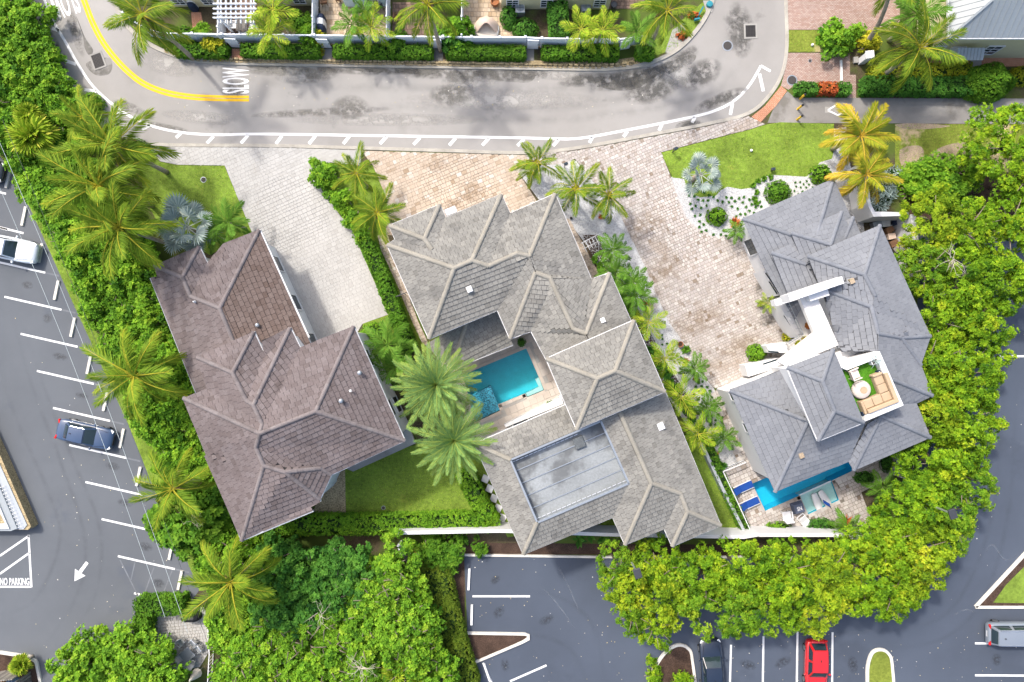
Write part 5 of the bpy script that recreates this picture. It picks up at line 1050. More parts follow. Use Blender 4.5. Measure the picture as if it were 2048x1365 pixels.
PALMS = [
 ('coco',225,290,112,7.5,17,'tall coconut palm beside the street bend, topmost of the three by the grass'),
 ('coco',195,372,118,8,19,'coconut palm with wide drooping fronds, middle of the three by the grass'),
 ('coco',238,455,112,8,20,'coconut palm overhanging the blue fan palm, lowest of the three by the grass'),
 ('coco',268,752,108,7,16,'coconut palm in the shrubs between blue car and mauve roof'),
 ('coco',345,978,92,7,14,'coconut palm at the shrub edge above the dense ficus, left of mauve roof'),
 ('coco',462,1165,105,7.5,16,'coconut palm above the small patio below the mauve roofed house'),
 ('coco',285,30,95,8,15,'large coconut palm at the street corner by the fence end'),
 ('coco',855,10,85,8,16,'coconut palm hanging over the white fence at the top centre'),
 ('coco',1335,22,80,7,13,'yellowing coconut palm at the top beside the teal utility cover'),
 ('coco',1840,95,95,6,17,'coconut palm in front of the metal roofed house'),
 ('coco',713,347,62,4,13,'coconut palm between the white and tan driveways, nearer the street'),
 ('coco',755,425,66,4,14,'coconut palm at the left corner of the beige roof'),
 ('coco',1075,325,58,4,12,'coconut palm at the street edge of the tan driveway'),
 ('coco',1152,378,66,4.5,13,'coconut palm on white pebbles at the beige roof tip'),
 ('coco',1217,390,64,4.5,13,'coconut palm at the edge of the cobbled driveway with one yellow frond'),
 ('gold',1722,272,82,4.5,15,'golden yellow palm above the slate roof, nearer the path'),
 ('gold',1732,350,72,4.5,14,'golden yellow palm touching the slate roof by the white wall'),
]
for a in PALMS: palm(*(a[:3]+(a[3]*.93,)+a[4:]), name='coconut_palm' if a[0] == 'coco' else 'golden_palm', trunk=.13)
palm('coco', 1790, -60, 80, 10, 14, 'tall leaning palm at the top edge with bare grey trunk over brick court', name='coconut_palm', base=(1727,92), trunk=.14)
palm('dark', 1835, 30, 66, 4.5, 16, 'dark green palm cluster beside the metal roof', name='feather_palm')
palm('date', 872, 770, 92, 6, 58, 'big silver green date palm beside the pool, upper of the pair', name='date_palm', trunk=.26, el=(80,-30))
palm('date', 908, 882, 92, 6, 52, 'big silver green date palm at the lawn corner, lower of the pair', name='date_palm', trunk=.26, el=(80,-30))
palm('fan', 375, 455, 66, 3.5, 17, 'silvery blue fan palm at the corner of the mauve roof', name='bismarck_palm', trunk=.2, el=(80,-35))
palm('fan', 1402, 350, 46, 2.2, 11, 'silvery blue fan palm on the front lawn of the slate house', name='bismarck_palm', trunk=.18, el=(75,-20))
for x_, y_, s_, lb in ((1380,590,0,''),): pass
AREC = [(1297,645,42,'areca',3.0),(1330,717,42,'areca',3.0),(1362,795,44,'areca',3.0),(1395,868,46,'areca',3.0),(1225,500,40,'dark',3.0),(1232,545,38,'dark',3.0),(1265,565,40,'dark',3.2),(1272,592,42,'dark',3.2),(1390,738,34,'dark',1.6),(1414,817,34,'dark',1.6),(1448,876,32,'dark',1.6)]
for i, (x_, y_, rd_, kd, z_) in enumerate(AREC):
    which = ['nearest the tower','opposite the white paving bay','beside the dotted gravel plants','lowest of the bright row'][i] if kd == 'areca' else (['highest of the dark row','second of the dark row','third of the dark row','lowest of the dark row'][i-4] if i < 8 else ['by the orange bromeliad','in the middle of the dotted gravel','near the slate house wall'][i-8])
    palm(kd, x_, y_, rd_, z_, 11 if kd == 'areca' else 14, ('bright yellow green small palm beside the beige house, ' if kd == 'areca' else 'dark green small palm by the beige house, ' if i < 8 else 'low dark palm in white gravel, ')+which, name='areca_palm' if kd == 'areca' else 'feather_palm', trunk=.07, el=(70,-15))
for (x_,y_,rd_,z_,kd,lb) in ((1473,463,24,1.2,'dark','small dark palm at the left tip of the slate roof'),(1535,607,22,1.2,'areca','small palm beside a grey pot at the slate house entrance'),(455,445,48,3.5,'dark','dark green palm clump at the top of the mauve roof'),(775,690,58,3.0,'dark','dark bushy palm clump between mauve roof and hedge, upper'),(790,735,50,3.0,'dark','dark bushy palm clump between mauve roof and date palm, lower'),(430,470,36,3,'dark','dark palm clump behind the blue fan palm'),(545,20,52,4,'areca','green palm right of the white pergola, upper of two'),(540,65,46,3.5,'areca','green palm right of the white pergola, lower of two'),(705,50,42,3,'dark','dark green palm on the tan patio, leftmost'),(742,55,44,3,'areca','bright palm on the tan patio, rightmost'),(728,22,34,3,'dark','dark palm on the tan patio at the wall'),(1162,58,46,3,'areca','bright palm behind the white fence, left of the pair'),(1205,60,46,3,'areca','bright palm behind the white fence, right of the pair'),(1275,62,42,2.5,'dark','dark green palm at the right end of the white fence'),(1695,1058,38,1.6,'dark','dark palm among red bromeliads behind the pool'),(1765,975,40,2,'dark','dark palm at the right corner of the pool patio'),(1060,340,30,1.5,'coco','low palm at the gravel bed by the street'),(165,235,60,5,'coco','coconut palm crown at the street bend behind the shrubs')):
    palm(kd, x_, y_, rd_, z_, 13, lb, name='feather_palm' if kd != 'coco' else 'coconut_palm', trunk=.07, el=(72,-20))
for (x_,y_,rd_,lb) in ((70,275,48,'pale green fan palm among the left shrubs, large'),(60,235,30,'pale fan palm above the large one at left'),(790,1345,30,'pale fan palm at the bottom edge, left'),(835,1350,28,'pale fan palm at the bottom edge, right'),(45,1328,24,'small fan palm in the mulch island at the lower left')): palm('fang', x_, y_, rd_, 3.2 if y_ > 400 and y_ < 1340 and x_ > 100 else (2.8 if x_ != 45 else .9), 24, lb, name='fan_palm', trunk=.1, el=(85,-15))
# ---- tree belts
OL = [(2025,290,80),(2062,350,70),(1880,445,72),(1945,455,60),(2030,455,75),(1855,540,58),(1925,560,78),(2010,560,72),(1870,640,66),(1950,650,75),(1860,735,72),(1935,745,80),(1865,830,66),(1925,850,80),(1880,930,78),(1930,960,62),(1840,1010,80),(1905,1030,66),(1788,1085,60),(1830,1110,85),(1740,1150,85),(1668,1145,66),(1650,1180,76),(1577,1140,55),(1558,1172,82),(1492,1150,66),(1492,1212,68),(1410,1148,62),(1383,1188,74),(1312,1140,58),(1300,1180,78),(1238,1142,48),(1265,1230,42),(1310,1255,40),(1790,1190,55)]
DESC = ['at the top right corner by the path','at the right edge below the path','nearest the service yard','above the bare patch of car park','at the right edge beside a white stall line','beside the white wall, upper','with pale dead twigs','at the right edge above the dark asphalt','beside the white wall, middle','overhanging the right car park, upper','right of the slate roof tip','overhanging the right car park with a yellow tip','beside the lower slate roof','overhanging the right car park, middle','right of the lower white wall','overhanging the right car park, lower','behind the pool patio corner','overhanging the light on the right car park','beside the pool patio','at the bulge toward the triangular island','with orange tinged leaves near the island','behind the pool loungers','above the red car','right of the white wall end','above the empty stalls','in front of the white wall, right','above the black car','in front of the white wall, middle','above the rounded mulch island','beside the beige roof point','around the street light','nearest the parking mulch bed','with a low branch left of the mulch island','lowest beside the mulch island','hanging over the asphalt left of the island']
for (x_,y_,r_), d_ in zip(OL, DESC): tree('olive', x_, y_, r_*1.02, 4.6, 'black_olive_tree', 'yellow green shade tree '+d_, group='shade trees around the right car park', mat_over=(None,'leaf_olive_dark',None,None,'leaf_olive_gold','leaf_olive_dark',None)[int(x_*7+y_)%7])
def scatter(poly, rad, seed, n=4000):
    r = random.Random(seed); xs = [p[0] for p in poly]; ys = [p[1] for p in poly]; out = []
    for i in range(n):
        p = (r.uniform(min(xs),max(xs)), r.uniform(min(ys),max(ys)))
        if inside(p, poly) and all((p[0]-q[0])**2+(p[1]-q[1])**2 > rad*rad for q in out): out.append(p)
    return out
LEFT = [(-20,-40),(38,-40),(52,40),(76,110),(112,172),(150,215),(150,300),(215,400),(280,500),(300,580),(330,680),(365,780),(385,860),(415,950),(450,1040),(395,1040),(340,960),(290,855),(230,720),(165,580),(115,470),(70,370),(20,290),(-20,280)]
for p in scatter(LEFT, 30, 5): tree('grape', p[0], p[1], 36*random.uniform(.85,1.2), 2.0, 'sea_grape_shrub', 'leafy shrub in left belt, '+('at the top left corner','beside the street bend','around the fan palms','below the three coconut palms','left of the garage wing','beside the middle of the mauve roof','near the lower tip of the mauve roof')[sum(p[1] > y for y in (90,200,320,500,680,860))]+(', outer side' if p[0] < np.interp(p[1],[-40,200,300,480,690,860,1000],[20,60,80,180,270,330,380]) else ', inner side'), 'shrub', 'shrubs along the left car park')
BOT = [(455,1105),(500,1112),(560,1118),(700,1122),(785,1120),(800,1160),(822,1225),(858,1300),(880,1390),(560,1390),(470,1390),(475,1290),(560,1240),(545,1140)]
for p in scatter(BOT, 36, 8):
    dk = p[0] < 720 and p[1] < 1230 and p[0] > 520
    if dk: tree('dark', p[0], p[1], 47*random.uniform(.85,1.15), 3.2, 'sea_grape_tree', 'dark green round leaved tree in the wooded plot '+('near the mauve roof tip' if p[0] < 620 else 'below the lawn hedge'), group='dark trees in the wooded plot')
    else: tree('bushy', p[0], p[1], 47*random.uniform(.85,1.15), 3.0, 'bushy_tree', 'bright green bushy tree in the wooded plot, '+('left part','middle part','right part')[(p[0] > 610)+(p[0] > 760)]+(' near the top',' halfway down',' at the bottom edge')[(p[1] > 1180)+(p[1] > 1290)], group='bright trees in the wooded plot')
for p in scatter([(155,1312),(190,1298),(260,1302),(318,1325),(320,1400),(130,1400)], 36, 9): tree('bushy', p[0], p[1], 46*random.uniform(.9,1.15), 2.6, 'bushy_tree', 'bright green bush overhanging the asphalt at the lower left patio', group='bushes at the lower left patio')
tree('dark', 385, 1045, 78, 3.2, 'ficus_tree', 'dense dark ficus with dead twigs left of the mauve roof tip', mat_over='leaf_hedge')
tree('grape', 330, 1050, 45, 2.4, 'ficus_tree', 'pointed green ficus branch over the left car park', mat_over='leaf_hedge')
tree('grape', 640, 345, 26, 1.2, 'shrub', 'green shrub at the street end of the grass strip', 'shrub'); tree('grape', 410,1040,40,2.2,'shrub','green shrub tucked under the mauve roof tip','shrub',mat_over='leaf_hedge')
for i,(x_,y_) in enumerate(((665,360),(688,395),(712,440),(735,470))): tree('shrub', x_, y_, 26, .7, 'shrub', ORD[i]+' small green shrub from the street in the strip between driveways', 'shrub', mat_over='leaf_green')
for i,(x_,y_,r_,m_) in enumerate(((912,62,34,'leaf_green'),(905,75,30,'leaf_dark'),(590,35,24,'leaf_hedge'),(610,70,24,'leaf_green'),(785,80,24,'leaf_hedge'),(405,60,20,'leaf_green'),(420,80,22,'leaf_yellow'),(640,75,18,'leaf_yellow'),(1685,72,38,'leaf_green'),(1740,85,24,'leaf_yellow'))):
    tree('shrub' if r_ < 30 else 'grape', x_, y_, r_, 1.2, 'shrub', ['large bright shrub left of the round shade sail','dark shrub under the bright shrub at the white fence','dark rounded shrub near the tan patio fence','bright shrub at the tan patio fence','green shrub right of the tan patio fence','green shrub left of the pergola','yellow flowering shrub below the pergola path','yellow shrub at the corner of the tan patio','round green shrub beside the brick court','yellow green shrub at the base of the leaning palm','dark shrub on the bare patch beside the golden palms'][i], 'shrub', mat_over=m_)
for p in scatter([(1815,335),(1950,335),(1955,380),(1815,385)], 24, 12): tree('shrub', p[0], p[1], 26, 1.0, 'shrub', 'low green shrub in the row below the dry grass at right', 'shrub', 'shrubs below the dry grass', mat_over='leaf_green')
for p in scatter([(850,1100),(920,1098),(918,1122),(862,1125)], 20, 13): tree('shrub', p[0], p[1], 27, 1.1, 'shrub', 'low clipped shrub in the bed '+'beside the orange mulch', 'shrub', 'shrubs beside the parking bays')
for i, (x_,y_,r_) in enumerate(((960,1095,16),(1300,1350,22),(1372,1360,22),(1900,370,28))): tree('shrub', x_, y_, r_, .6, 'shrub', ['single green shrub at the kerb of the top parking bay','yellowish shrub on the left of the rounded mulch island','yellowish shrub beside the black car','green shrub under the right trees'][i], 'shrub', mat_over='leaf_olive' if i in (1,2) else None)
for p in scatter([(408,1090),(540,1105),(545,1300),(450,1300),(432,1200)], 32, 21): tree('grape', p[0], p[1], 38, 1.8, 'sea_grape_shrub', 'leafy shrub under the coconut palm beside the small lower patio', 'shrub', 'shrubs beside the lower patio')
hedge('broad olive green hedge between the wooded plot and the parking bays', [(872,1130),(888,1200),(906,1270),(934,1362)], 2.3, 1.2, m='leaf_hedge_dull', dens=80)
# hedges
for i, (x0,x1) in enumerate(((355,462),(487,645),(670,868),(893,1052),(1082,1236),(1268,1305))):
    hedge(ORD[i]+' clipped hedge from the left along the white fence', [(x0+3,107-.0+i*1.2),(x1-3,109+i*1.0)], .95, .95, group='hedges along the white fence', dens=75)
hedge('long hedge between the grass strip and the beige house', [(735,480),(770,560),(800,640),(822,700)], 1.15, 1.5)
hedge('hedge along the bottom of the back lawn', [(560,1043),(700,1043),(860,1040),(985,1037)], 1.5, 1.5, m='leaf_green')
hedge('hedge rising along the right side of the back lawn', [(930,940),(960,1000),(985,1040)], 1.4, 1.5, m='leaf_green')
hedge('low hedge beside the white railing of the pool patio', [(1415,900),(1450,980),(1485,1055)], .7, .9, m='leaf_hedge')
hedge('hedge at the left side of the small lower patio', [(300,1225),(296,1268)], 1.3, 1.5); hedge('hedge along the top of the small lower patio', [(288,1203),(380,1200)], 1.4, 1.5)
hedge('long dark clipped hedge along the concrete path', [(1718,178),(1930,180)], 1.3, 1.2, m='leaf_dark', tb=.55); hedge('yellow green hedge above the dark one', [(1735,152),(1930,146)], 1.1, .9, m='leaf_yellow', tb=.35)
hedge('low green hedge right of the yellow bollards', [(1588,182),(1628,182)], .9, .8, m='leaf_dark', tb=.6); hedge('green end of the low hedge by the brick court', [(1668,183),(1692,183)], .9, .8, m='leaf_dark', tb=.6); hedge('red leaved middle of the low hedge by the brick court', [(1630,182),(1667,182)], .85, .8, m='leaf_red', tb=.5)
dome('large clipped dome shrub beside the concrete path', 1985, 160, 2.15, 1.55, 2.2, m='leaf_hedge', dens=170, tb=.6)
dome('yellow green shrub at the right edge beside the dome', 2045, 150, .9, .8, .9, m='leaf_yellow', tb=.35)
hedge('tall dark hedge beside the middle air conditioner', [(1112,12),(1118,85)], 1.5, 1.6, m='leaf_dark', tb=.6)
dome('dark rounded shrub under the left air conditioner', 1050, 55, 1.1, .9, 1.0, m='leaf_dark', tb=.7); dome('dark shrub left of the air conditioner', 1018, 30, .7, 1.0, 1.2, m='leaf_dark', tb=.6)
dome('broad shrub under the pair of bright palms', 1195, 80, 2.0, .9, 1.2, m='leaf_green')
dome('shrub behind the fence end by the coconut palm', 365, 70, 1.3, .8, 1.0, m='leaf_hedge')
for (x_,y_,rx,ry,h_,m_,lb) in ((1436,432,.85,.75,1.0,'leaf_green','round spiky green shrub inside the dotted gravel ring'),(1560,383,1.05,1.0,1.2,'leaf_hedge','large round shrub touching the slate roof eave'),(1645,347,.85,.8,1.1,'leaf_green','clipped ball shrub at the tip of the slate roof'),(1516,707,.75,.75,1.2,'leaf_green','round bush beside the white entrance walls'),(1580,675,.5,.45,.8,'leaf_yellow','yellowish potted bush below the balcony'),(850,1100,.9,.5,.5,'leaf_red','reddish low shrub on the orange mulch'),(1365,70,.5,.35,.4,'leaf_red','red croton bed beside the teal utility cover'),(1388,30,.5,.3,.4,'leaf_red','red croton clump above the teal utility box'),(1645,1055,1.3,.7,.9,'leaf_dark','dark leafy shrub behind the pool loungers'),(1560,1060,1.2,.6,.8,'leaf_green','green shrub behind the white chair'),(1733,957,.9,.5,.7,'leaf_dark','dark shrub at the patio right of the pool'),(1775,925,.5,.9,.8,'leaf_dark','dark shrub beside the lower white wall'),(180,205,.9,.9,1.2,'leaf_green','green shrub at the street bend'),(270,295,1.0,.8,.9,'leaf_hedge','dark shrub at the foot of the coconut palms'),(745,665,1.0,.8,1.2,'leaf_green','green shrub at the upper right corner of mauve roof')):
    dome(lb, x_, y_, rx, ry, h_, m_)
# silver shrub, red bromeliads, heliconia
for i,(x_,y_,s_) in enumerate(((1775,385,.9),(1760,410,.7),(1790,350,.7))): dome('silver grey spiky shrub beside the golden palms, '+['middle','lower','upper'][i]+' clump', x_, y_, s_, s_, .8, 'leaf_silver', name='silver_shrub', ll=.45, lw=.06, dens=30)
def spiky(label, px, py, rad, n, m, ll, lw, z=.15, group=None, name='bromeliad', tb=.5, cat='plant', base=0.0):
    k = (name, m, n, round(ll,2))
    if k not in trunk_cache:
        r = np.random.default_rng(n+len(m)); P = np.zeros((n,3)); P[:,2] = .05; az = r.uniform(0,2*PI,n); e_ = r.uniform(.15,1.1,n); A = np.stack([np.cos(az)*np.cos(e_), np.sin(az)*np.cos(e_), np.sin(e_)],1); Bv = unit(np.cross(A, np.array([[0,0,1.]])))
        V = leaf_arrays(P, A, Bv, r.uniform(.7,1.1,n)*ll, np.full(n,lw), .25); trunk_cache[k] = mesh_np(name, V, np.arange(len(V)).reshape(-1,4), np.clip(r.normal(tb,.2,n),0,1), m)
    o = bpy.data.objects.new(name, trunk_cache[k]); link(o); p = W(px,py); o.location = (p.x,p.y,base); s = rad/PPM/ll; o.scale = (s,s,s); o.rotation_euler = (0,0,random.uniform(0,6)); return tag(o, label, cat, group)
for x_,y_,r_,lb in ((1468,447,16,'red bromeliad beside the small palm at the slate roof tip'),(1690,1040,16,'red bromeliad behind the pool, upper'),(1683,1066,14,'red bromeliad behind the pool, lower left'),(1722,1062,14,'red bromeliad behind the pool, right'),(1372,722,9,'orange bromeliad on white gravel'),(1432,908,9,'orange bromeliad near the pool railing'),(1201,434,8,'dark red plant on white pebbles near the beige roof'),(1290,607,8,'dark red plant beside the dark palms'),(1392,757,9,'dark red plant among the gravel palms')): spiky(lb, x_, y_, r_, 36, 'leaf_red', .5, .09)
for p in scatter([(1375,385),(1395,378),(1440,395),(1520,395),(1530,430),(1500,440),(1480,470),(1440,478),(1400,465),(1380,420)], 9.5, 15, 6000):
    if (p[0]-1436)**2/34**2+(p[1]-432)**2/28**2 > 1 and not (1405 < p[0] < 1500 and 452 < p[1] < 460): spiky('small dark green tuft planted in white gravel before the slate house', p[0], p[1], 4.6, 26, 'leaf_dark', .25, .07, group='tufts in the white gravel', name='ground_tuft', cat='tuft')
for p in scatter([(1590,365),(1625,360),(1628,375),(1600,392),(1585,385)], 8, 16): spiky('small dark green tuft in white gravel by the slate roof eave', p[0], p[1], 3.6, 26, 'leaf_dark', .25, .07, group='tufts by the slate roof eave', name='ground_tuft', cat='tuft')
for p in scatter([(1320,665),(1345,700),(1365,725),(1350,730),(1325,690)], 7, 17): spiky('small dark tuft in the narrow gravel strip beside the cobbled driveway', p[0], p[1], 3.8, 26, 'leaf_dark', .25, .07, group='tufts in the narrow gravel strip', name='ground_tuft', cat='tuft')
for p in scatter([(1385,755),(1410,765),(1425,790),(1450,850),(1455,885),(1430,880),(1410,830),(1385,790)], 8.5, 18): spiky('small dark tuft in the wide gravel bed between the two houses', p[0], p[1], 4.6, 26, 'leaf_dark', .25, .07, group='tufts in the gravel between houses', name='ground_tuft', cat='tuft')
for i,(x_,y_) in enumerate(((1505,372),(1516,364),(1528,358),(1540,356),(1512,386),(1508,398),(1512,408))): spiky('dark leafy plant along the curved lawn edge', x_, y_, 9, 40, 'leaf_hedge', .4, .12, group='plants along the curved lawn edge', name='leafy_plant')
for i in range(26):
    x_, y_ = 1300+i*5.4+random.uniform(-8,8), 700+i*9.0+random.uniform(-6,6); spiky('low green filler plant between the small palms and the beige house', x_, y_, 13, 40, 'leaf_dark', .4, .14, group='filler plants beside the beige house', name='leafy_plant', base=.15)
for i in range(12): spiky('low plant under the dark palms beside the beige house', 1190+i*8+random.uniform(-6,6), 520+i*11, 11, 40, 'leaf_hedge', .4, .12, group='plants under the dark palms', name='leafy_plant', base=.1)
for i,(x_,y_,r_) in enumerate(((1155,1072,22),(1175,1062,22),(1205,1068,22),(1305,1070,20),(1320,1062,20))): spiky('broad leaved banana plant between the white wall and the beige roof, '+ORD[i]+' from left', x_, y_, r_, 14, 'leaf_dark', .9, .3, name='banana_plant', base=.9)
# ================================================================ VEHICLES
def car(name, label, px, py, heading, paint, kind='sedan', L=4.75, Wd=1.86, Hh=1.45, rails=False, sun=False):
    """front along +X; lofted body, glasshouse with separate panes, wheels, lamps, mirrors."""
    p = W(px, py, .6); t = thing(name, label, 'car', (p.x,p.y,0), None, heading)
    suv = kind == 'suv'; hatch = kind == 'hatch'; belt = .98 if suv else .88; hood = .96 if suv else .82; tail = belt if (suv or hatch) else .93
    st = [(-.5,.70,.42,tail*.72),(-.49,.82,.34,tail*.90),(-.46,.92,.26,tail*.97),(-.38,.985,.22,tail),(-.2,1.0,.20,belt+.02),(0,1.0,.20,belt+.02),(.15,1.0,.20,belt),(.22,.995,.20,hood+.10),(.33,.98,.22,hood+.04),(.42,.94,.24,hood-.03),(.47,.84,.28,hood-.12),(.495,.70,.34,hood-.24),(.5,.60,.40,hood-.30)]
    b = MB(); rings = []
    for (fx, fw, zb, zt) in st:
        hw = Wd/2*fw; zm = zb+(zt-zb)*.55
        rings.append([(fx*L,y,z) for y, z in ((-hw*.86,zb),(-hw*.97,zb+.08),(-hw,zm),(-hw*.985,zm+(zt-zm)*.55),(-hw*.90,zt-.03),(-hw*.78,zt),(-hw*.4,zt+.025),(0,zt+.035),(hw*.4,zt+.025),(hw*.78,zt),(hw*.90,zt-.03),(hw*.985,zm+(zt-zm)*.55),(hw,zm),(hw*.97,zb+.08),(hw*.86,zb))])
    n = 15; vs = [v for r in rings for v in r]; fs = []
    for i in range(len(st)-1):
        for k in range(n): fs.append([i*n+k, (i+1)*n+k, (i+1)*n+(k+1)%n, i*n+(k+1)%n])
    fs += [list(range(n)), list(range((len(st)-1)*n, len(st)*n))[::-1]]
    b.add(vs, fs); b.build('body', paint, t, True, True)
    # glasshouse: base ring and roof ring
    if suv: bx0, bx1, rx0, rx1 = -.475, .20, -.43, .06
    elif hatch: bx0, bx1, rx0, rx1 = -.45, .22, -.36, .06
    else: bx0, bx1, rx0, rx1 = -.36, .22, -.22, .05
    zb = belt; zr = Hh-.03; hb = Wd/2*.90; hr = Wd/2*.70
    B0 = [(bx0*L,-hb*.90,zb),(bx1*L,-hb*.93,zb-.02),(bx1*L,hb*.93,zb-.02),(bx0*L,hb*.90,zb)]; R0 = [(rx0*L,-hr*.95,zr),(rx1*L,-hr,zr),(rx1*L,hr,zr),(rx0*L,hr*.95,zr)]
    cb = MB(); mid = [((bx0+bx1)/2*L-.1,-hb,zb),((bx0+bx1)/2*L-.1,hb,zb)]
    cb.add(B0+R0, [[4,5,6,7],[0,1,5,4],[1,2,6,5],[2,3,7,6],[3,0,4,7]]); cb.build('cabin', paint, t, False, True, bevel=.07)
    rp = MB(); m_ = 6; vv = []
    for i in range(m_+1):
        f = i/m_; x = R0[0][0]+(R0[1][0]-R0[0][0])*f; cr = .045*math.sin(PI*f)
        for k in range(7): y = (k/6-.5)*2; vv.append((x, y*hr*(.95+.05*f)*.97, zr+.012+cr+.035*(1-y*y)))
    rp.add(vv, [[i*7+k,(i+1)*7+k,(i+1)*7+k+1,i*7+k+1] for i in range(m_) for k in range(6)]); rp.build('roof_panel', paint, t, True, True)
    V = Vector
    def pane(nm, a, c, d, e_, ins=.10, m='glass', top=.06):
        a, c, d, e_ = V(a), V(c), V(d), V(e_); cen = (a+c+d+e_)/4; nn = (c-a).cross(e_-a).normalized()
        if nn.dot(cen-V((cen.x*.3,0,.6))) < 0: nn = -nn
        def q(u, v_): return a.lerp(c,u).lerp(e_.lerp(d,u),v_)+nn*(.02+.05*math.sin(PI*u)*math.sin(PI*v_))
        g = MB(); us = [ins,.3,.5,.7,1-ins]; vs_ = [.06,.5,1-top]
        g.add([q(u,v_) for v_ in vs_ for u in us], [[j*5+i,j*5+i+1,(j+1)*5+i+1,(j+1)*5+i] for j in range(2) for i in range(4)]); return g.build(nm, m, t, True, True)
    pane('windshield', B0[1],B0[2],R0[2],R0[1], .07, 'teal_glass'); pane('rear_window', B0[0],B0[3],R0[3],R0[0], .10)
    for s in (0,1):
        a, c = (B0[0],B0[1]) if s == 0 else (B0[3],B0[2]); d, e_ = (R0[1],R0[0]) if s == 0 else (R0[2],R0[3])
        a, c, d, e_ = V(a),V(c),V(d),V(e_)
        pane('side_window', a.lerp(c,.02), a.lerp(c,.48), e_.lerp(d,.50), e_.lerp(d,.06), .05); pane('side_window', a.lerp(c,.52), a.lerp(c,.97), e_.lerp(d,.97), e_.lerp(d,.54), .05)
    for sx in (-.31,.31):
        for sy in (-1,1):
            w_ = MB(); c = V((sx*L, sy*(Wd/2-.12), .33)); w_.tube([c+V((0,-.11,0)), c+V((0,.11,0))], .33, 16); wo = w_.build('wheel', 'tyre', t, True, True)
            MB().tube([c+V((0,sy*.105,0)), c+V((0,sy*.125,0))], .22, 14).build('rim', 'rim', wo, False, True)
    for sy in (-1,1):
        MB().box((.445*L, sy*Wd*.35, hood-.16), (.30,.34,.12), sy*-.45).build('headlight', 'lamp_clear', t, local=True, bevel=.03)
        MB().box((-.478*L, sy*Wd*.36, tail-.10), (.16,.36,.16), sy*.30).build('taillight', 'lamp_red', t, local=True, bevel=.03)
        MB().box((.155*L, sy*(Wd/2+.09), belt+.02), (.14,.22,.14), sy*-.15).build('mirror', paint, t, local=True, bevel=.03)
        MB().bar((.215*L, sy*hb*.9, hood+.11), (.40*L, sy*hb*.70, hood+.025), .02, .015).build('hood_seam', 'black_plastic', t, local=True)
        MB().bar((-.30*L, sy*(Wd/2*.985), .55), (.22*L, sy*(Wd/2*.99), .55), .03, .05).build('side_trim', 'chrome', t, local=True)
        if rails: MB().bar((rx0*L+.1, sy*hr*.88, zr+.06), (rx1*L-.1, sy*hr*.9, zr+.06), .05, .05).build('roof_rail', 'chrome', t, local=True)
    MB().box((.495*L,0,.52), (.05,Wd*.5,.2)).build('grille', 'black_plastic', t, local=True, bevel=.02); MB().box((-.497*L,0,.62), (.03,.5,.13)).build('number_plate', 'white_plastic', t, local=True)
    MB().box((-.17*L if not suv else -.33*L, 0, zr+.10), (.16,.06,.08)).build('antenna_fin', 'black_plastic', t, local=True, bevel=.02)
    if sun: MB().box(((rx0*.35+rx1*.65)*L,0,zr+.075), (.8,hr*1.0,.02)).build('sunroof', 'glass', t, local=True)
    return t
hd = -math.atan2(26,114)
car('parked_car', 'dark blue sedan parked nose to the grass verge in the left car park', 172, 869, hd-.0, 'paint_blue')
car('parked_car', 'white sport utility car at the left edge with sunroof', 18, 497, hd+.02, 'paint_white', 'suv', 5.0, 1.95, 1.72, sun=True)
car('parked_car', 'dark car just showing at the left edge above the white one', -45, 335, hd, 'paint_dark', L=4.6)
car('parked_car', 'black car parked under the trees beside the rounded mulch island', 1423, 1334, PI/2+.06, 'paint_black', L=4.8, Wd=1.9)
car('parked_car', 'red hatchback parked between white stall lines at the bottom', 1632, 1330, -PI/2-.02, 'paint_red', 'hatch', 4.3, 1.85, 1.5)
car('parked_car', 'silver grey estate car at the right edge near the triangular island', 2030, 1267, .0, 'paint_silver', 'suv', 4.8, 1.92, 1.65, True)
# wheel stops
for i in range(11):
    x_, y_ = 49+32.6*(i-1)+(-2 if i == 0 else 0), 433+74.0*(i-1)
    if i == 0: x_, y_ = 17, 358
    if i > 7: x_, y_ = ((278,953),(343,1100),(361,1160))[i-8]
    o = MB().kerb([W(x_-3.5,y_+20)[:2] if False else tuple(W(x_-4,y_+19))[:2], tuple(W(x_+4,y_-19))[:2]], .27, 0.0, .14).build('wheel_stop', 'kerb_white'); tag(o, ORD[i]+' concrete wheel stop from the top along the left grass verge', 'wheel stop', 'wheel stops in the left car park')
for i,(a,c_,d,e_) in enumerate(((939,1137,937,1180),(944,1209,943,1250),(968,1328,980,1362))): 
    o = MB().kerb([tuple(W(a,c_))[:2], tuple(W(d,e_))[:2]], .22, 0.0, .14).build('wheel_stop', 'white_line'); tag(o, ['upper','middle','lower slanted'][i]+' white wheel stop in the parking bays beside the clipped shrubs', 'wheel stop', 'white wheel stops by the shrub bed')
# ================================================================ STREET FURNITURE
def grate(label, px, py, rz, sx=.85, sy=1.15):
    p = W(px,py); t = thing('storm_drain', label, 'drain', p); R = Matrix.Rotation(rz,4,'Z'); b = MB()
    for s in (-1,1): b.box(p+R@Vector((s*(sx/2+.07),0,.015)), (.14,sy+.28,.05), rz); b.box(p+R@Vector((0,s*(sy/2+.07),.015)), (sx,.14,.05), rz)
    b.build('frame', 'concrete', t); MB().box(p+Vector((0,0,.005)), (sx,sy,.012), rz).build('pit', 'black_plastic', t)
    for i in range(7): u = ((i+.5)/7-.5)*sx; MB().box(p+R@Vector((u,0,.022)), (.035,sy,.02), rz).build('bar', 'iron', t)
    for i in range(9): u = ((i+.5)/9-.5)*sy; MB().box(p+R@Vector((0,u,.026)), (sx,.03,.018), rz).build('bar', 'iron', t)
grate('square iron storm drain between the yellow line and left shrubs', 196, 122, .35); grate('square iron storm drain near the manhole at the top right', 1501, 63, .03, .85, 1.0)
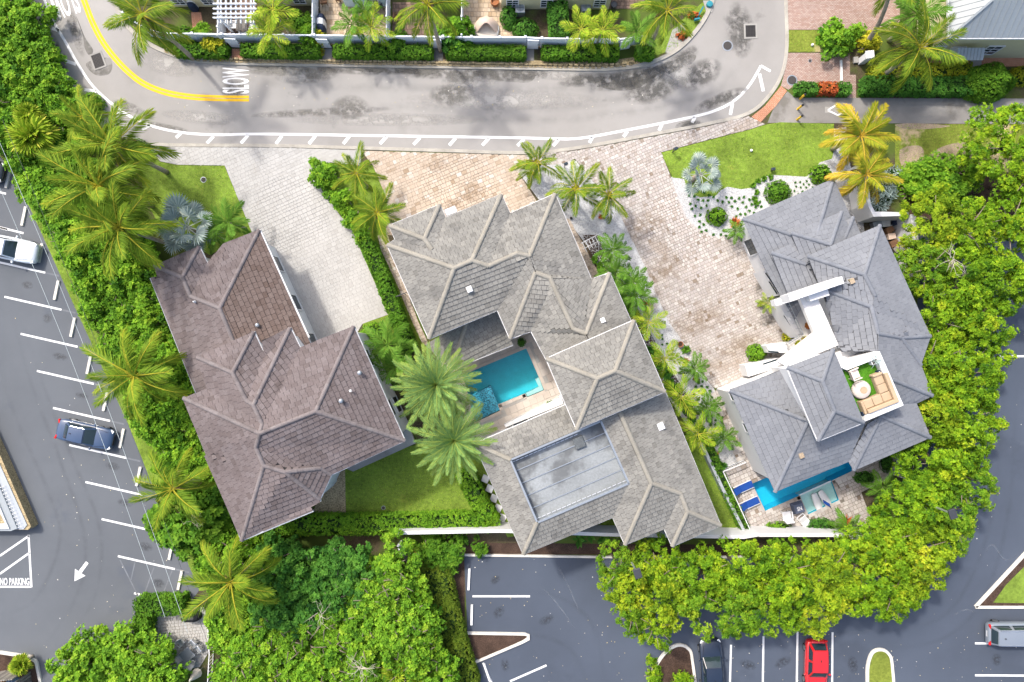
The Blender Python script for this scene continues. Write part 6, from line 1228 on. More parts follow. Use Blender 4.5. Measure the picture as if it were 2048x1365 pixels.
def manhole(label, px, py, r_, m='iron'):
    p = W(px,py); t = thing('manhole', label, 'manhole', p); MB().lathe(p, [(r_*1.25,-.01),(r_*1.25,.018),(r_*1.02,.02),(r_*1.0,.008)], 24).build('ring', 'grey_metal', t); MB().lathe(p, [(r_,0),(r_,.016),(r_*.7,.018),(r_*.68,.024),(r_*.4,.024),(r_*.38,.018),(.02,.02)], 24).build('cover', m, t)
manhole('round manhole cover in the street below the right storm drain', 1455, 92, .36); manhole('round manhole cover at the edge of the brick court', 1584, 161, .36); manhole('small round drain cover in the grass beside the white driveway', 407, 360, .2); manhole('tiny drain cover in the brick court', 1620, 122, .12)
manhole('small irrigation cover in the bottom lawn', 767,1016,.14); 
p = W(1418,11); t = thing('utility_cover', 'round teal utility cover at the street corner', 'cover', p); MB().lathe(p, [(.27,0),(.27,.25),(.24,.3),(.05,.32)], 20).build('cap', 'utility_teal', t); MB().prism(gl([(1406,2),(1430,2),(1424,26),(1412,24)]), 0, .05).build('pad', 'concrete', t)
p = W(1392,40); t = thing('utility_box', 'teal standpipe beside the red crotons', 'standpipe', p); MB().bar(p, p+Vector((.5,.9,.5)), .12, .12).build('pipe', 'utility_teal', t); MB().box(p+Vector((0,-.1,.3)), (.45,.12,.3), .2).build('valve', 'utility_teal', t)
# bollards
for i,(x_,y_) in enumerate(((1595,219),(1594,240),(1600,198))):
    p = W(x_,y_); t = thing('bollard', ['middle','lowest','topmost'][i]+' yellow bollard beside the concrete path', 'bollard', p, 'yellow bollards'); MB().lathe(p, [(.09,0),(.09,1.0)], 12).build('post', 'bollard_yellow', t); MB().lathe(p+Vector((0,0,1.0)), [(.10,0),(.10,.06),(.04,.1)], 12).build('cap', 'black_plastic', t)
for i,(x_,y_) in enumerate(((1620,211),(1651,228),(1673,226),(1704,240))): pass
p = W(1682,128); MB().bar(W(1681,122,0)+Vector((0,0,.08)), W(1682,163,0)+Vector((0,0,.08)), .16, .16).build('wheel_stop','white_line').update_tag()
tag(bpy.data.objects['wheel_stop.014'] if 'wheel_stop.014' in bpy.data.objects else [o for o in bpy.data.objects if o.name.startswith('wheel_stop') and 'label' not in o][0], 'white wheel stop at the end of the brick court', 'wheel stop')
p = W(1722,124); t = thing('mail_pillar', 'white mail pillar beside the brick court', 'pillar', p); MB().box(p+Vector((0,0,.7)), (.55,.5,1.4), .1).build('post', 'white_plastic', t, bevel=.02); MB().box(p+Vector((0,0,1.45)), (.7,.65,.12), .1).build('cap', 'white_plastic', t, bevel=.03); MB().box(p+Vector((-.5,.1,.1)), (.4,.5,.2), .1).build('base', 'concrete', t)
# spot lamps on spikes
for i,(x_,y_,h_) in enumerate(((1345,305,.9),(1542,342,.35),(1129,335,.9),(1757,178,.8))):
    p = W(x_,y_); t = thing('spot_lamp', ['black box spot lamp at the left corner of the curved lawn','dark spot lamp at the gravel edge of the curved lawn','black box spot lamp on the white pebbles by the street','small white spot lamp over the dark hedge'][i], 'lamp', p); mm = 'dark_metal' if i < 3 else 'white_plastic'
    MB().bar(p, p+Vector((0,0,h_)), .06).build('stake', mm, t); MB().box(p+Vector((.05,.05,h_)), (.34,.24,.26), .4 if i != 1 else .1).build('housing', mm, t, bevel=.03); MB().box(p+Vector((.05,.05,h_+.14)), (.26,.18,.02), .4 if i != 1 else .1).build('lens', 'glass', t)
for i,(x_,y_) in enumerate(((1502,302),(1624,91),(1208,437),(1142,437),(688,415))): o = MB().lathe(W(x_,y_), [(.1,0),(.12,.12),(.08,.2),(.02,.22)], 10).build('garden_light' if i != 1 else 'garden_stone', 'white_plastic' if i < 2 else 'iron'); tag(o, ['small white sprinkler cap in the curved lawn','white stone on the small grass square','dark path light on white pebbles, right','dark path light at the beige roof edge','small cap light in the grass between driveways'][i], 'garden light' if i != 1 else 'stone')
# street lights standing among the trees
def street_light(label, tx, z=7.5):
    b0 = W(*tx, z); b0.z = 0; t = thing('street_light', label, 'street light', b0); tp = W(*tx, z); MB().tube([b0, Vector((b0.x,b0.y,z))], [.1,.07], 10).build('pole', 'steel', t); MB().box(tp+Vector((0,0,.02)), (.55,.75,.18), .3).build('lamp_head', 'dark_metal', t, bevel=.04)
street_light('street light with square dark head standing in the trees below the beige roof', (1275,1147)); street_light('street light with square head at the edge of the right trees', (1905,1028))
# overhead cables
for i,(a,c_) in enumerate((((-60,240),(330,1235)),((-20,240),(375,1265)),((5,240),(420,1300)))):
    p, q = W(*a,8), W(*c_,8); o = MB().tube([p.lerp(q,f/12)-Vector((0,0,.8*math.sin(PI*f/12))) for f in range(13)], .016 if i < 2 else .012, 5).build('overhead_cable', 'cable' if i < 2 else 'dark_metal'); tag(o, ['leftmost thin','middle thin','rightmost dark'][i]+' overhead cable crossing the left car park', 'cable', 'overhead cables')
# ================================================================ WHITE FENCE AND TOP PATIOS
fl = [(268,45),(305,72),(345,84),(460,86),(640,88),(780,90),(1000,92),(1050,92),(1082,94),(1230,96),(1290,88)]
ft = thing('fence', 'white vinyl privacy fence running along the street hedges', 'fence', W(700,90)); gp = [W(*p) for p in fl]
for p, q in zip(gp, gp[1:]):
    n_ = max(1, round((q-p).length/2.4))
    for i in range(n_):
        a = p.lerp(q,i/n_); c_ = p.lerp(q,(i+1)/n_); pn = MB().bar(a+Vector((0,0,.85)), c_+Vector((0,0,.85)), .05, 1.5).build('panel', 'vinyl', ft); MB().bar(a+Vector((0,0,1.62)), c_+Vector((0,0,1.62)), .10, .08).build('rail', 'vinyl', pn); po = MB().box(a+Vector((0,0,.87)), (.13,.13,1.74)).build('post', 'vinyl', ft); MB().box(a+Vector((0,0,1.76)), (.18,.18,.05)).build('cap', 'vinyl', po)
for i,(x_,y_) in enumerate(((636,0),(780,0),(452,40),(926,0))):
    t = thing('fence', 'white fence '+['dividing the grill corner from the tan patio','on the right of the tan patio','beside the pergola table','left of the round shade sail'][i], 'fence', W(x_,86)); a, c_ = W(x_,y_-20 if i != 2 else 40), W(x_,88); n_ = 3
    for k in range(n_):
        u, v_ = a.lerp(c_,k/n_), a.lerp(c_,(k+1)/n_); MB().bar(u+Vector((0,0,.85)), v_+Vector((0,0,.85)), .06, 1.7).build('panel', 'vinyl', t); MB().box(v_+Vector((0,0,.9)), (.13,.13,1.8)).build('post', 'vinyl', t)
for i,x_ in enumerate((475,653,875,1065,1247)):
    t = thing('gate', ORD[i]+' white gate from the left in the street fence', 'gate', W(x_,92)); MB().box(W(x_,95+(i*1))+Vector((0,0,.85)), (.95,.06,1.6), -.05 if i < 4 else .15).build('panel', 'vinyl', t); MB().box(W(x_+8,95+i)+Vector((.1,-.05,.9)), (.05,.05,.14)).build('latch', 'dark_metal', t)
# pergola
t = thing('pergola', 'white slatted pergola over the dining patio at the top', 'pergola', W(470,25)); z = 2.5
for x_ in (436,442,452,462,472,482,492,502,508): MB().bar(W(x_-0,47,z), W(x_,-40,z), .09, .16).build('rafter', 'vinyl', t)
for y_ in (8,18,28,36): MB().bar(W(426,y_,z+.18), W(513,y_,z+.18), .09, .12).build('beam', 'vinyl', t)
for x_,y_ in ((443,40),(500,40)): p = W(x_,y_,z); MB().box((p.x,p.y,1.2), (.14,.14,2.4)).build('post', 'vinyl', t)
def table(label, px, py, sx, sy, z, rz, m, leg='white_plastic'):
    p = W(px,py); t = thing('table', label, 'table', p); R = Matrix.Rotation(rz,4,'Z'); MB().box(p+Vector((0,0,z)), (sx,sy,.06), rz).build('table_top', m, t, bevel=.02)
    for a in (-1,1):
        for c_ in (-1,1): u = p+R@Vector((a*sx*.42,c_*sy*.4,0)); MB().bar(u, u+Vector((0,0,z-.03)), .06).build('leg', leg, t)
    return t
def chair(label, px, py, rz, m, frame=None, s=1.0, base=0.0, arms=True, group=None, name='chair'):
    """seat faces local +Y"""
    p = W(px,py,base); t = thing(name, label, 'chair', p, group, rz); f = frame or m
    MB().box((0,0,.42*s), (.52*s,.5*s,.08*s)).build('seat', m, t, local=True, bevel=.02); MB().box((0,-.27*s,.68*s), (.52*s,.08*s,.55*s), m=Matrix.Rotation(.25,4,'X')).build('backrest', m, t, local=True, bevel=.02)
    for a in (-1,1):
        for c_ in (-1,1): MB().bar((a*.22*s,c_*.2*s,0), (a*.22*s,c_*.2*s,.4*s), .045).build('leg', f, t, local=True)
        if arms: MB().box((a*.29*s,0,.62*s), (.07*s,.5*s,.04*s)).build('armrest', f, t, local=True, bevel=.01); MB().bar((a*.29*s,.2*s,.42*s), (a*.29*s,.2*s,.6*s), .04).build('arm_post', f, t, local=True)
    return t
table('grey dining table under the edge of the white pergola', 490, 58, .95, 1.0, .74, 0, 'wood_grey')
chair('white dining chair left of the pergola table', 472, 56, -PI/2, 'white_plastic'); chair('white dining chair right of the pergola table', 507, 58, PI/2, 'white_plastic'); chair('white dining chair below the pergola table', 491, 74, 0, 'white_plastic')
p = W(463,76); t = thing('storage_stool', 'dark square stool with beige cushion beside the pergola table', 'stool', p); MB().box(p+Vector((0,0,.22)), (.62,.55,.44), .4).build('base', 'wood_brown', t, bevel=.02); MB().box(p+Vector((0,0,.48)), (.5,.42,.1), .4).build('cushion', 'pale_cushion', t, bevel=.03)
def grill(label, px, py, rz, lx=1.3, m='navy_dark', band=True):
    p = W(px,py); t = thing('covered_grill', label, 'grill', p, None, rz); b = MB(); pr = [(-.30,0),(-.32,.7),(-.24,1.0),(0,1.1),(.24,1.0),(.32,.7),(.30,0)]
    n_ = len(pr); vs = [(x,y*(1 if abs(x) < lx*.45 else .75),z*(1 if abs(x) < lx*.45 else .8)) for x in (-lx/2,-lx*.3,lx*.3,lx/2) for y, z in pr]; b.add(vs, [[i*n_+k,(i+1)*n_+k,(i+1)*n_+k+1,i*n_+k+1] for i in range(3) for k in range(n_-1)]+[list(range(n_)),list(range(3*n_,4*n_))[::-1]]); b.build('cover', m, t, False, True, bevel=.03)
    if band: MB().add([(x,y*1.02,z*1.015) for x in (-lx*.15,lx*.18) for y, z in pr], [[k,n_+k,n_+k+1,k+1] for k in range(n_-1)]).build('band', 'white_plastic', t, False, True)
    for s in (-1,1): MB().tube([(lx*.35,s*.25,.06),(lx*.35,s*.31,.06)], .07, 10).build('wheel', 'black_plastic', t, False, True)
grill('navy covered grill with white band beside the tan patio fence', 646, 54, PI/2, 1.5); grill('navy covered grill left of the pergola path', 390, 14, PI/2+.1, .9); grill('black covered grill at the top of the small lower patio', 388, 1230, 0, 1.4, 'black_plastic', False)
# round shade sail daybed
p = W(973,62); t = thing('daybed', 'round daybed with tan folded canopy on the cobbled patio', 'daybed', p)
MB().lathe(p, [(.95,0),(1.0,.3),(.95,.4),(.05,.42)], 28).build('mattress', 'canvas_white', t, True); MB().lathe(p, [(1.05,.05),(1.08,.25),(1.04,.3)], 28).build('frame', 'white_plastic', t)
vs = []; n_ = 15; zc = .95
for j in range(5):
    for i in range(n_): a = -.55+ (PI+1.1)*i/(n_-1); rr = .98*(1-.22*j)*(1+.05*(i%2)); vs.append((p.x+rr*math.cos(a), p.y+.12+rr*math.sin(a)*.95, .35+.95*math.sin(j/4*1.45)+.03*(i%2)))
MB().add(vs, [[j*n_+i,j*n_+i+1,(j+1)*n_+i+1,(j+1)*n_+i] for j in range(4) for i in range(n_-1)]+[[4*n_+i for i in range(n_)]]).build('canopy', 'canvas', t, True)
# air conditioners
for i,(x_,y_) in enumerate(((1040,25),(1170,22))):
    p = W(x_,y_); t = thing('air_conditioner', ['pale air conditioner unit beside the cream wall, left','dark air conditioner unit beside the cream wall, right'][i], 'air conditioner', p); mm = 'steel' if i == 0 else 'grey_metal'; MB().box(p+Vector((0,0,.4)), (.8,.8,.8), .02).build('case', mm, t, bevel=.03); MB().lathe(p+Vector((0,0,.8)), [(.34,0),(.34,.02),(.30,.03),(.28,.012),(.05,.012)], 20).build('fan_grille', 'grey_metal', t)
    for k in range(4): MB().bar(p+Vector((0,0,.835)), p+Vector((math.cos(k*1.57)*.3,math.sin(k*1.57)*.3,.835)), .02).build('grille_bar', 'dark_metal', t)
# furniture on the other top patios
for i,(x_,y_,rz_,m_) in enumerate(((650,8,.2,'wood_brown'),(680,2,-.3,'wood_brown'),(798,40,-1.57,'wood_brown'),(760,18,.5,'dark_metal'))): chair(['brown wooden chair at the top of the tan patio, left','brown wooden chair at the top of the tan patio, right','brown chair in the dark patio right of the fence','black metal chair by the pale blue wall'][i], x_, y_, rz_, m_)
o = MB().lathe(W(990,8), [(.3,0),(.38,.3),(.36,.5),(.30,.5),(.28,.3)], 16).build('round_planter', 'terracotta'); tag(o, 'round orange planter at the top behind the daybed', 'planter'); o = MB().lathe(W(1227,14), [(.2,0),(.28,.4),(.26,.45),(.2,.42)], 14).build('round_planter','dark_metal'); tag(o,'dark pot at the corner of the cream row house','planter')
# ================================================================ ROOF TERRACE FURNITURE (stands on the turf at terrace height)
TZ = fz
def tw(px, py, h=.3): 
    q = W(px,py,TZ+h); return Vector((q.x,q.y,TZ))
RZ = math.atan2((tp[1]-tp[0]).y, (tp[1]-tp[0]).x)
def corner_sofa():
    c = tw(1791,803,.5); t = thing('corner_sofa', 'tan L shaped sofa on the roof terrace', 'sofa', c); ex = (tp[0]-tp[1]).normalized(); ey = (tp[1]-tp[2]).normalized()
    ex.z = ey.z = 0
    c = tw(1796,803,.5)-ex*0
    A = math.atan2(ex.y,ex.x); 
    def blk(nm, x0,x1,y0,y1,z0,z1,m): MB().box(c+ex*((x0+x1)/2)+ey*((y0+y1)/2)+Vector((0,0,(z0+z1)/2)), (abs(x1-x0),abs(y1-y0),z1-z0), A).build(nm, m, t, bevel=.05)
    blk('seat',.30,1.0,.3,2.30,.02,.44,'sofa_seat'); blk('seat',1.01,2.45,.3,1.0,.02,.44,'sofa_seat'); blk('seat',.30,1.0,2.31,2.9,.02,.44,'sofa_seat') if False else None
    blk('backrest',0,.29,0,2.35,.02,.80,'sofa_tan'); blk('backrest',.30,2.45,0,.29,.02,.80,'sofa_tan')
    blk('armrest',.30,1.0,2.31,2.50,.02,.66,'sofa_tan'); blk('armrest',2.46,2.64,.0,1.0,.02,.66,'sofa_tan')
    for y0 in (.32,1.0,1.66): blk('cushion',.32,.98,y0+(.0),y0+.64,.445,.56,'sofa_tan')
    for x0 in (1.02,1.74): blk('cushion',x0,x0+.68,.32,.98,.445,.56,'sofa_tan')
corner_sofa()
c = tw(1724,780,.4); t = thing('round_table', 'round cream fire table in the middle of the roof terrace', 'table', c); MB().lathe(c, [(.50,0),(.66,.08),(.70,.25),(.66,.40),(.60,.45),(.30,.45)], 32).build('drum', 'table_white', t, True); MB().lathe(c+Vector((.10,-.02,.45)), [(.27,.0),(.27,.03),(.22,.03),(.2,.01),(.02,.01)], 8).build('burner', 'sofa_tan', t)
chair('cream cushioned armchair on the roof terrace', 1701, 748, 0, 'pale_cushion', base=TZ, s=1.35, name='armchair').rotation_euler = (0,0,RZ-PI/2-.5+.5)
c = tw(1748,722,.4); t = thing('planter', 'white square planter with spiky plant on the roof terrace', 'planter', c); MB().box(c+Vector((0,0,.25)), (.52,.52,.5), RZ).build('pot', 'white_plastic', t, bevel=.03); MB().box(c+Vector((0,0,.505)), (.42,.42,.02), RZ).build('soil', 'mulch', t)
r = np.random.default_rng(5); n_ = 26; az = r.uniform(0,6.28,n_); el_ = r.uniform(.2,1.2,n_); A = np.stack([np.cos(az)*np.cos(el_),np.sin(az)*np.cos(el_),np.sin(el_)],1); V = leaf_arrays(np.tile(np.array(c)+np.array([0,0,.5]),(n_,1)), A, unit(np.cross(A,np.array([[0,0,1.]]))), r.uniform(.4,.8,n_), np.full(n_,.05), .3); o = bpy.data.objects.new('leaves', mesh_np('leaves', V, np.arange(len(V)).reshape(-1,4), r.uniform(0,1,n_), 'leaf_silver')); link(o); par(o, t)
for i,(x_,y_) in enumerate(((1757,745),(1726,827))):
    c = tw(x_,y_,.2); t = thing('lantern', 'dark lantern on the roof terrace '+['beside the planter','at the lower end of the sofa'][i], 'lantern', c); MB().box(c+Vector((0,0,.2)), (.30,.30,.4), RZ).build('body', 'navy_dark', t, bevel=.02)
    for k in range(3): MB().lathe(c+Vector((-.06+.06*k,.05-.04*k,.4)), [(.03,0),(.03,.05)], 8).build('candle', 'white_plastic', t)
# turf blades on the terrace
P = np.array([[p.x,p.y] for p in tp]); lo, hi = P.min(0), P.max(0); q = r.uniform(lo,hi,(4000,2)); q = q[inside_np(q, P.tolist())]; n_ = len(q); a = r.uniform(0,6.28,n_); V = np.zeros((n_,3,3)); V[:,0,:2] = q; V[:,1,0] = q[:,0]+.04*np.sin(a); V[:,1,1] = q[:,1]-.04*np.cos(a); V[:,:2,2] = TZ; V[:,2,0] = q[:,0]+.06*np.cos(a); V[:,2,1] = q[:,1]+.06*np.sin(a); V[:,2,2] = TZ+.04
o = bpy.data.objects.new('turf_blades', mesh_np('turf_blades', V.reshape(-1,3), np.arange(n_*3).reshape(-1,3), r.uniform(0,1,n_), 'blade_turf')); link(o); par(o, trf); o['kind'] = 'stuff'
# ================================================================ POOL PATIO OF THE SLATE HOUSE
def lounger(label, px, py, rz, m='navy', frame='white_plastic', L=1.9, back=.45, name='sun_lounger', z=.3, base=0.0):
    p = W(px,py); t = thing(name, label, 'sun lounger', (p.x,p.y,base), None, rz)
    for s in (-1,1): MB().bar((-L/2,s*.33,z), (L/2,s*.33,z), .06).build('rail', frame, t, local=True); [MB().bar((x_,s*.33,0), (x_,s*.33,z), .05).build('leg', frame, t, local=True) for x_ in (-L*.38,L*.38)]
    MB().bar((-L/2,-.33,z),(-L/2,.33,z),.05).build('rail', frame, t, local=True)
    MB().box((.22*L-.0,0,z+.04), (L*.56,.6,.06)).build('seat', m, t, local=True, bevel=.02); MB().box((-.25*L,0,z+.04+back*.32), (L*.42,.6,.06), m=Matrix.Rotation(back,4,'Y')).build('backrest', m, t, local=True, bevel=.02)
lounger('navy blue sun lounger with white frame, nearer the railing gate', 1482, 975, .42); lounger('navy blue sun lounger with white frame, lower of the two by the pool', 1494, 1007, .42)
lounger('white slatted sun lounger behind the pool patio', 1607, 1042, -.85, 'white_plastic', L=1.35, back=.5)
chair('white garden armchair with slatted back beside the pool', 1568, 1028, .15, 'white_plastic', s=1.35)
def float_lounger(label, px, py, rz, towel=False):
    p = W(px,py); t = thing('pool_lounger', label, 'pool lounger', (p.x,p.y,-.22), None, rz); b = MB(); vs = []; n_ = 12
    for i in range(n_+1):
        f = i/n_; x = (f-.5)*1.85; hw = .30*(math.sin(PI*min(1,max(0,.08+.86*f)))**.35); zz = .30+.16*math.cos(f*2.6)*(1 if f < .6 else .9)
        vs += [(x,-hw,zz-.12),(x,-hw,zz),(x,0,zz-.03),(x,hw,zz),(x,hw,zz-.12)]
    b.add(vs, [[i*5+k,i*5+k+1,(i+1)*5+k+1,(i+1)*5+k] for i in range(n_) for k in range(4)]+[[0,1,2,3,4],[n_*5+4,n_*5+3,n_*5+2,n_*5+1,n_*5]]); b.build('shell', 'white_plastic', t, True, True)
    MB().box((-.2,0,.12), (.8,.4,.2)).build('base', 'white_plastic', t, local=True, bevel=.05)
float_lounger('white curved pool lounger on the sun shelf, left one', 1634, 1006, -1.15); float_lounger('white curved pool lounger on the sun shelf with a navy towel, right one', 1650, 999, -.95)
p = W(1651,1007); b = MB(); vs = []
for i in range(5):
    for k in range(4): vs.append((p.x-.3+.15*i+.04*math.sin(k*2.), p.y+.2-.09*i+.09*k-.12+.03*math.sin(i*3), .26+.03*math.sin(i*2+k)))
b.add(vs, [[i*4+k,(i+1)*4+k,(i+1)*4+k+1,i*4+k+1] for i in range(4) for k in range(3)]); o = b.build('towel', 'navy', None, True); tag(o, 'navy towel lying on the right pool lounger', 'towel'); sm_ = o.modifiers.new('t','SOLIDIFY'); sm_.thickness = .04
p = W(1593.5,1014.5); t = thing('covered_ottoman', 'dark grey covered square ottoman with white mark beside the sun shelf', 'ottoman', p); b = MB(); R = Matrix.Rotation(.3,4,'Z'); b.add([p+R@Vector((x_,y_,z_)) for x_,y_,z_ in ((-.52,-.5,0),(.52,-.5,0),(.52,.5,0),(-.52,.5,0),(-.40,-.38,.55),(.40,-.38,.55),(.40,.38,.55),(-.40,.38,.55))], [[4,5,6,7],[0,1,5,4],[1,2,6,5],[2,3,7,6],[3,0,4,7]]); b.build('cover', 'cover_grey', t, bevel=.03)
lo_ = lettering('SN', 1593.5, 1014.5, .3, .42, .36, .565, t, 'white_plastic', 'emblem', .04)
def railing(label, px, h=1.0, nm='railing', sp=.35, m='white_plastic', wd=.07):
    t = thing(nm, label, 'railing', W(*px[0])); P = [W(*p) for p in px]
    for p, q in zip(P, P[1:]):
        MB().bar(p+Vector((0,0,h)), q+Vector((0,0,h)), wd, .06).build('rail', m, t); MB().bar(p+Vector((0,0,.1)), q+Vector((0,0,.1)), wd*.6, .05).build('rail', m, t); n_ = max(1,int((q-p).length/sp))
        for i in range(n_+1): u = p.lerp(q,i/n_); MB().bar(u+Vector((0,0,.05)), u+Vector((0,0,h)), .035).build('baluster', m, t)
railing('white picket railing along the left side of the pool patio', [(1439,939),(1470,1005),(1494,1058)], sp=.5); railing('short white picket railing at the top of the pool patio', [(1439,939),(1484,921)], sp=.2)
# white bench-trellis beside the beige house
t = thing('trellis', 'white slatted trellis gate beside the beige house', 'trellis', W(1190,473)); 
for i in range(6): a = W(1163+i*6,489-i*3.4); MB().bar(a+Vector((0,0,.9)), a+Vector((.35,-.75,.9)), .05).build('slat', 'white_plastic', t)
for k in (0,1): MB().bar(W(1160+k*3,490+k*12)+Vector((0,0,.86)), W(1198+k*3,470+k*12)+Vector((0,0,.86)), .05).build('rail', 'white_plastic', t)
MB().bar(W(1200,476)+Vector((0,0,.02)), W(1200,476)+Vector((0,0,.9)), .06).build('post', 'white_plastic', t)
# gate across the side path, stepping slabs
t = thing('side_gate', 'dark metal gate across the narrow path left of the beige house', 'gate', W(804,592)); MB().bar(W(797,596,0)+Vector((0,0,1.4)), W(818,588,0)+Vector((0,0,1.4)), .07).build('rail', 'dark_metal', t)
for i in range(5): u = W(797+5*i,596-2*i); MB().bar(u, u+Vector((0,0,1.4)), .04).build('bar', 'dark_metal', t)
for i in range(5):
    p = W(971+i*8.5,958+i*19.5); o = MB().box(p+Vector((0,0,.04)), (.62,.60,.08), 1.17).build('stepping_slab', 'white_plastic', bevel=.02); tag(o, ORD[i]+' pale stepping slab from the top beside the beige house', 'slab', 'stepping slabs')
# pots
def pot(label, px, py, r_=.25, z=0.0, m='terracotta', plant=None, h_=.4):
    p = W(px,py,z); t = thing('plant_pot', label, 'pot', p); MB().lathe(p, [(r_*.7,0),(r_,h_),(r_*.95,h_+.03),(r_*.82,h_),(r_*.75,h_*.8)], 16).build('pot', m, t, True); MB().lathe(p, [(r_*.8,h_*.75),(r_*.8,h_*.8),(.01,h_*.82)], 12).build('soil', 'mulch', t)
    if plant:
        r = np.random.default_rng(int(px)); n_ = 60; d = unit(r.normal(0,1,(n_,3))+np.array([0,0,.8])); V, T = rosettes(r, np.array(p)+np.array([0,0,h_])+d*r_*1.1, d, .16, .08, 4, r.uniform(.2,.9,n_)); o = bpy.data.objects.new('foliage', mesh_np('foliage', V, np.arange(len(V)).reshape(-1,4), T, plant)); link(o); par(o, t)
pot('empty terracotta pot at the edge of the cobbled driveway', 1359, 689, .26); pot('red plant in a terracotta pot on the balcony', 1613, 652, .22, 3.0, plant='leaf_red'); pot('brown pot on the balcony, left of two', 1593, 689, .2, 3.0, plant='leaf_yellow'); pot('brown pot on the balcony, right of two', 1606, 679, .2, 3.0, plant='leaf_yellow'); pot('dark round topiary pot at the upper pool corner', 1043, 685, .3, 0, 'dark_metal', 'leaf_dark'); pot('dark round topiary pot at the lower pool corner', 1100, 809, .3, 0, 'dark_metal', 'leaf_hedge'); pot('grey square pot by the small entrance palm', 1519, 608, .25, 0, 'dark_metal')
spiky('small leafy plant at the driveway edge by the terracotta pot', 1372, 700, 13, 40, 'leaf_hedge', .4, .12, name='leafy_plant')
# glass doors / low wall of pool courtyard
bwall('planter_wall', 'low white wall at the lower end of the pool courtyard', [(1118,790),(1122,800),(1010,850)], .3, .9)
# ================================================================ LOWER LEFT CORNER
st_ = [(-60,800),(0,905),(62,1050),(50,1062),(-60,1062)]
t = thing('flat_building', 'low building corner with pebbled edge and grey gutter at the left edge', 'building', W(0,1000)); zb_ = .9; B_ = [W(-60,780,zb_), W(4,920,zb_), W(62,1054,zb_), W(56,1060,zb_), W(-60,1061,zb_)]; MB().prism(B_, 0, zb_).build('wall', 'gravel_tan', t)
B2_ = [W(-60,802,zb_), W(0,928,zb_), W(55,1050,zb_), W(48,1059,zb_), W(-60,1059,zb_)]; MB().prism(B2_, zb_+.003, zb_+.06).build('gutter', 'grey_wall', t); B3_ = [W(-60,845,zb_), W(0,967,zb_), W(38,1056,zb_), W(26,1061,zb_), W(-60,1061,zb_)]; cp_ = MB().prism(B3_, zb_+.063, zb_+.22).build('capping', 'metal_roof', t)
for i in range(13):
    for k in (0,1): p = W(2+i*2.9+k*5,975+i*6.7-k*2,zb_+.22); MB().lathe(p, [(.045,0),(.045,.03)], 8).build('stud', 'white_plastic', cp_)
MB().prism([W(-60,875,zb_), W(0,1000,zb_), W(24,1056,zb_), W(-60,1058,zb_)], zb_+.225, zb_+.34).build('parapet', 'white_wall', t); MB().prism([W(-60,890,zb_), W(0,1012,zb_), W(16,1045,zb_), W(-60,1048,zb_)], zb_+.342, zb_+.36).build('roof', 'gravel_tan', t)
# wooden bin enclosure
t = thing('bin_enclosure', 'weathered plank enclosure around bins at the lower left corner', 'enclosure', W(20,1350))
for i in range(14): p = W(-8+i*5,1344-i*.6); MB().box(p+Vector((0,0,1.0)), (.16,.10,2.0), 0, t=random.random()).build('plank', 'wood_grey', t)
for i in range(12): p = W(62+i*.6,1345+i*6); MB().box(p+Vector((0,0,1.0)), (.10,.2,2.0), 0, t=random.random()).build('plank', 'wood_grey', t)
for i,(x_,m_) in enumerate(((12,'box_orange'),(33,'box_blue'))): p = W(x_,1361); t2 = thing('waste_bin', ['orange','pale blue'][i]+' bin inside the plank enclosure', 'bin', p); MB().box(p+Vector((0,0,.5)), (.6,.6,1.0)).build('body', m_, t2, bevel=.04); MB().box(p+Vector((0,0,1.04)), (.66,.66,.08)).build('lid', m_, t2, bevel=.03)
# grey picket fence between the wooded plot and the parking bays
t = thing('picket_fence', 'weathered grey picket fence between the wooded plot and parking bays', 'fence', W(815,1110)); a, c_ = W(806,1085), W(858,1205); n_ = 30
for i in range(n_): p = a.lerp(c_,i/n_); MB().box(p+Vector((0,0,.8)), (.03,.15,1.6), 0.42, t=random.random()).build('picket', 'wood_grey', t)
for z_ in (.4,1.3): MB().bar(a+Vector((.04,0,z_)), c_+Vector((.04,0,z_)), .05, .09).build('rail', 'wood_grey', t)
p = W(805,1088); MB().box(p+Vector((-.05,.1,.7)), (.25,.4,1.4), .4).build('end_post', 'vinyl', t)
p = W(844,1117); o = MB().lathe(p, [(.16,0),(.18,.08),(.05,.12)], 12).build('irrigation_valve', 'grey_metal'); tag(o, 'round grey valve cover on the orange mulch', 'valve cover')
# small lower patio
pt_ = [(292,1215),(410,1215),(420,1300),(400,1335),(330,1345),(292,1290)]; sp_ = sheet('patio', pt_, .004, 'sand_joint'); pave(sp_, pt_, .1, [(.34,.3),(.26,.3)], .02, .006, .02, 'paver_white', course=[.26], rseed=41, keep=200)
tb_ = table('grey glass garden table on the small lower patio', 382, 1303, 1.0, 1.0, .72, .75, 'grey_metal', 'steel')
for i,(x_,y_,a) in enumerate(((367,1281,-2.3),(391,1281,2.4),(402,1293,2.2),(368,1309,-.8),(388,1322,-.2))): chair('light metal garden chair around the glass table on the lower patio, '+['upper left','top','right','lower left','bottom'][i], x_, y_, a, 'steel')
p = W(405,1335); t = thing('parasol', 'closed beige parasol beside the lower patio', 'parasol', p); MB().tube([p,p+Vector((0,0,2.3))], .03, 8).build('pole', 'steel', t); MB().lathe(p+Vector((0,0,1.0)), [(.42,0),(.36,.3),(.22,.8),(.05,1.35)], 9).build('canopy', 'canvas_white', t)
railing('white low fence on the right of the small lower patio', [(425,1240),(428,1300),(424,1365)], .9, 'railing', .3)
